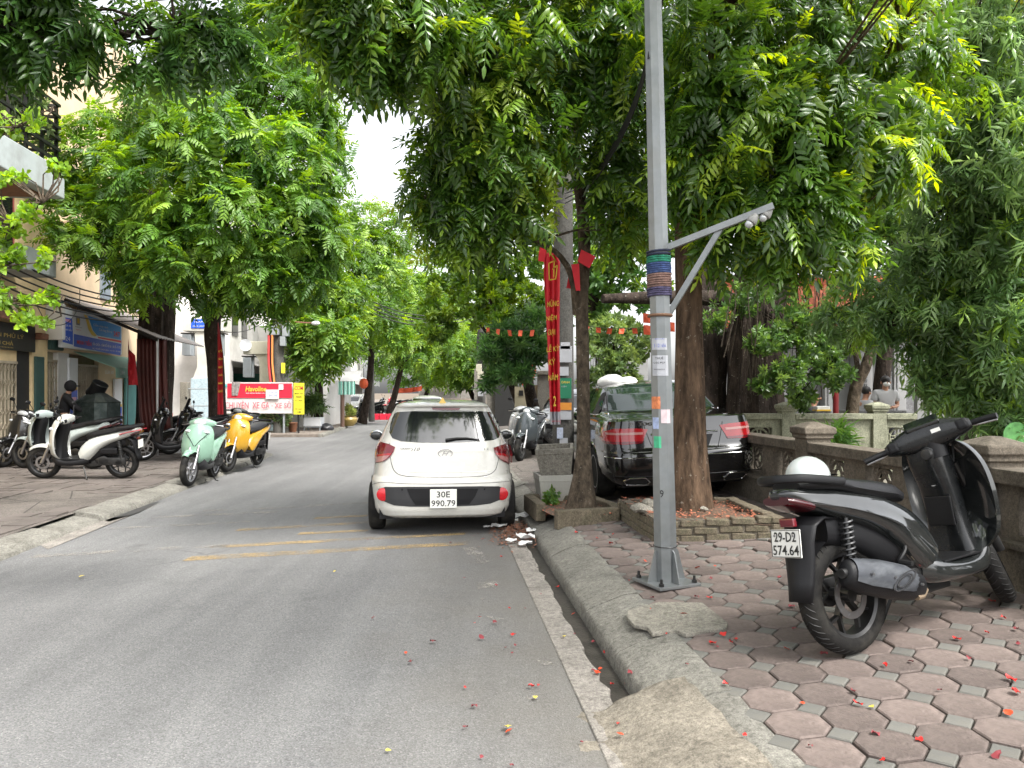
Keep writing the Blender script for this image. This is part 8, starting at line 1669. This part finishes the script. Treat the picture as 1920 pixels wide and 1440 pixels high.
def person(label, loc, rz, P, top=WSH, legs=DTR, hair=True, mask=False, hood=None, sleeves='short', group=None, scale=1.0):
    """P: joint positions; local x right, y forward"""
    t = thing('person', label, 'person', loc, (0, 0, rz), group, scale); J, E, ix = [], [], {}
    def j(n, r): ix[n] = len(J); J.append((P[n], r))
    for n, r in (('pelvis', (.15, .11)), ('waist', (.135, .10)), ('chest', (.165, .11)), ('neck0', .06), ('neck', .052), ('head', (.075, .085)), ('crown', (.06, .07)), ('lsh', .06), ('lel', .042), ('lwr', .03), ('lha', .035), ('rsh', .06), ('rel', .042), ('rwr', .03), ('rha', .035), ('lhip', .095), ('lkn', .062), ('lan', .042), ('lft', .04), ('rhip', .095), ('rkn', .062), ('ran', .042), ('rft', .04)): j(n, r)
    for a, b in (('pelvis', 'waist'), ('waist', 'chest'), ('chest', 'neck0'), ('neck0', 'neck'), ('neck', 'head'), ('head', 'crown'), ('chest', 'lsh'), ('lsh', 'lel'), ('lel', 'lwr'), ('lwr', 'lha'), ('chest', 'rsh'), ('rsh', 'rel'), ('rel', 'rwr'), ('rwr', 'rha'), ('pelvis', 'lhip'), ('lhip', 'lkn'), ('lkn', 'lan'), ('lan', 'lft'), ('pelvis', 'rhip'), ('rhip', 'rkn'), ('rkn', 'ran'), ('ran', 'rft')): E.append((ix[a], ix[b]))
    body = skin('body', SKIN, t, J, E, 0)
    def sub_skin(nm, m, names, grow, ed, root):
        jj = []; k = {}
        for n in names:
            k[n] = len(jj); r = J[ix[n]][1]; jj.append((P[n], tuple(q + grow for q in r) if isinstance(r, tuple) else r + grow))
        return skin(nm, m, t, jj, [(k[a], k[b]) for a, b in ed], k[root])
    if sleeves == 'short':
        for s in 'lr': P[s + 'sl'] = tuple(V(P[s + 'sh']).lerp(V(P[s + 'el']), .75)); ix[s + 'sl'] = len(J); J.append((P[s + 'sl'], .058))
        sub_skin('shirt', top, ['pelvis', 'waist', 'chest', 'neck0', 'lsh', 'lsl', 'rsh', 'rsl'], .028, [('pelvis', 'waist'), ('waist', 'chest'), ('chest', 'neck0'), ('chest', 'lsh'), ('lsh', 'lsl'), ('chest', 'rsh'), ('rsh', 'rsl')], 'chest')
    else:
        sub_skin('jacket', top, ['pelvis', 'waist', 'chest', 'neck0', 'lsh', 'lel', 'lwr', 'rsh', 'rel', 'rwr'], .024, [('pelvis', 'waist'), ('waist', 'chest'), ('chest', 'neck0'), ('chest', 'lsh'), ('lsh', 'lel'), ('lel', 'lwr'), ('chest', 'rsh'), ('rsh', 'rel'), ('rel', 'rwr')], 'chest')
    sub_skin('trousers', legs, ['pelvis', 'lhip', 'lkn', 'lan', 'rhip', 'rkn', 'ran'], .016, [('pelvis', 'lhip'), ('lhip', 'lkn'), ('lkn', 'lan'), ('pelvis', 'rhip'), ('rhip', 'rkn'), ('rkn', 'ran')], 'pelvis')
    h = V(P['head']); c = V(P['crown']); hc = h.lerp(c, .5)
    fw = V(P.get('face', (0, 1, 0))).normalized(); sd = fw.cross(V((0, 0, 1))).normalized()
    if hair and not hood: 
        hb = MB(); hb.ball(hc + V((0, 0, .03)) - fw * .02, (.095, .105, .095), 16, 10); hb.v = [v for v in hb.v]; o = hb.build('hair', HAIR, t, smooth=True)
    fc = MB(); fc.ball(hc + fw * .095 + V((0, 0, -.035)), (.016, .022, .024), 8, 6)
    for s in (-1, 1): fc.ball(hc + sd * s * .092 + V((0, 0, -.03)), (.014, .022, .032), 8, 6)
    fc.build('nose_and_ears', SKIN, t, smooth=True)
    ey = MB()
    for s in (-1, 1): ey.ball(hc + fw * .083 + sd * s * .034 + V((0, 0, .0)), .011, 8, 6)
    ey.build('eyes', INK, t, smooth=True)
    if mask: mk = MB(); mk.ball(hc + fw * .055 + V((0, 0, -.06)), (.072, .062, .05), 12, 8); mk.build('face_mask', WPAP, t, smooth=True)
    if hood: hb = MB(); hb.ball(hc + V((0, 0, .01)) - fw * .01, (.12, .125, .135), 16, 10); hb.ball(hc + fw * .12 + V((0, 0, .05)), (.08, .07, .015), 12, 6); hb.build('hood', hood, t, smooth=True)
    for s, q in (('l', -1), ('r', 1)):
        hd = V(P[s + 'ha']); d = (hd - V(P[s + 'wr'])).normalized(); fg = MB(); x = d.cross(V((0, 0, 1))); x = x.normalized() if x.length > .1 else V((1, 0, 0))
        for k in range(4): b = hd + x * (.024 * (k - 1.5)); ln = (.06, .07, .068, .052)[k]; fg.tube([b, b + d * ln * .55 + V((0, 0, -.006)), b + d * ln + V((0, 0, -.03))], [.0095, .009, .007], 6)
        fg.tube([hd - x * .03 * q, hd - x * .055 * q + d * .02, hd - x * .05 * q + d * .05], [.011, .0095, .008], 6); fg.build('fingers', SKIN, t, smooth=True)
    sh_ = MB()
    for s in 'lr': a, b = V(P[s + 'an']), V(P[s + 'ft']); sh_.ball(a.lerp(b, .55) + V((0, 0, -.015)), (.05, .13, .045), 12, 6)
    sh_.build('shoes', INK, t, smooth=True); return t
STAND = dict(pelvis=(0, 0, .93), waist=(0, .01, 1.08), chest=(0, .0, 1.30), neck0=(0, -.01, 1.43), neck=(0, .0, 1.50), head=(0, .02, 1.58), crown=(0, .02, 1.67), lsh=(-.19, 0, 1.38), lel=(-.24, .02, 1.12), lwr=(-.10, .22, 1.08), lha=(-.03, .26, 1.09), rsh=(.19, 0, 1.38), rel=(.25, .02, 1.12), rwr=(.10, .22, 1.06), rha=(.03, .26, 1.07), lhip=(-.09, 0, .88), lkn=(-.10, .02, .48), lan=(-.10, -.01, .09), lft=(-.11, .12, .04), rhip=(.09, 0, .88), rkn=(.10, .02, .48), ran=(.10, -.01, .09), rft=(.11, .12, .04))
SIT = dict(pelvis=(0, 0, .52), waist=(0, .03, .68), chest=(0, .08, .90), neck0=(0, .10, 1.03), neck=(0, .12, 1.10), head=(0, .15, 1.18), crown=(0, .15, 1.27), lsh=(-.19, .08, .98), lel=(-.24, .18, .74), lwr=(-.16, .40, .70), lha=(-.13, .47, .70), rsh=(.19, .08, .98), rel=(.24, .18, .74), rwr=(.16, .40, .70), rha=(.13, .47, .70), lhip=(-.10, .04, .50), lkn=(-.13, .45, .50), lan=(-.13, .44, .09), lft=(-.13, .57, .04), rhip=(.10, .04, .50), rkn=(.13, .45, .50), ran=(.13, .44, .09), rft=(.13, .57, .04))
p = PX(1660, 735, 15.8); person('man in a white shirt and white face mask standing at the stone table', (p.x, 15.8, .20), R(172), dict(STAND, face=(0, 1, 0)), mask=True)
p = PX(1614, 735, 15.9); person('seated man in a white shirt facing right beside the leaning trunk', (p.x, 15.9, .38), R(-75), dict(SIT, face=(0, 1, 0)))
bs_ = thing('stone_bench', 'grey stone bench under the seated man', 'bench', (p.x, 15.9, .08)); MB().box((0, 0, .66), (.6, .6, .10)).build('seat', TGR, bs_, bevel=.02); MB().box((0, 0, .30), (.4, .4, .61)).build('pedestal', TGR, bs_)
p = PX(1514, 735, 14.6); person('dark-clothed person half hidden by leaves beside the yellow-rimmed box', (p.x, 14.6, .28), R(-120), dict(SIT, face=(0, 1, 0)), top=BCL, sleeves='long', legs=BCL)
bs_ = thing('stone_stool', 'grey stool under the dark-clothed person', 'stool', (p.x, 14.6, .08)); MB().box((0, 0, .52), (.5, .5, .16)).build('seat', TGR, bs_, bevel=.02); MB().box((0, 0, .22), (.35, .35, .44)).build('pedestal', TGR, bs_)
rp = dict(STAND, rel=(.22, .26, 1.12), rwr=(.20, .46, 1.00), rha=(.20, .54, .98), lel=(-.24, .16, 1.12), lwr=(-.16, .36, 1.0), lha=(-.14, .43, .98), chest=(0, .05, 1.29), neck0=(0, .08, 1.42), neck=(0, .11, 1.48), head=(0, .14, 1.55), crown=(0, .15, 1.63), lsh=(-.19, .05, 1.37), rsh=(.19, .05, 1.37), face=(0, 1, -.3))
p = PX(119, 735, 16.7); person('person in black hooded clothes bending over the charcoal stove', (p.x, 16.7, .13), R(-62), rp, top=BCL, legs=BCL, hood=BCL, sleeves='long')
# ================================================================== evaluate people and lettering
flush_text()
bpy.context.view_layer.update(); _dg = bpy.context.evaluated_depsgraph_get()
for o, m in PEOPLE:
    me = bpy.data.meshes.new_from_object(o.evaluated_get(_dg)); me.materials.clear(); me.materials.append(m); o.modifiers.clear(); o.data = me
    me.polygons.foreach_set('use_smooth', [True] * len(me.polygons))
sc.cycles.use_denoising = True
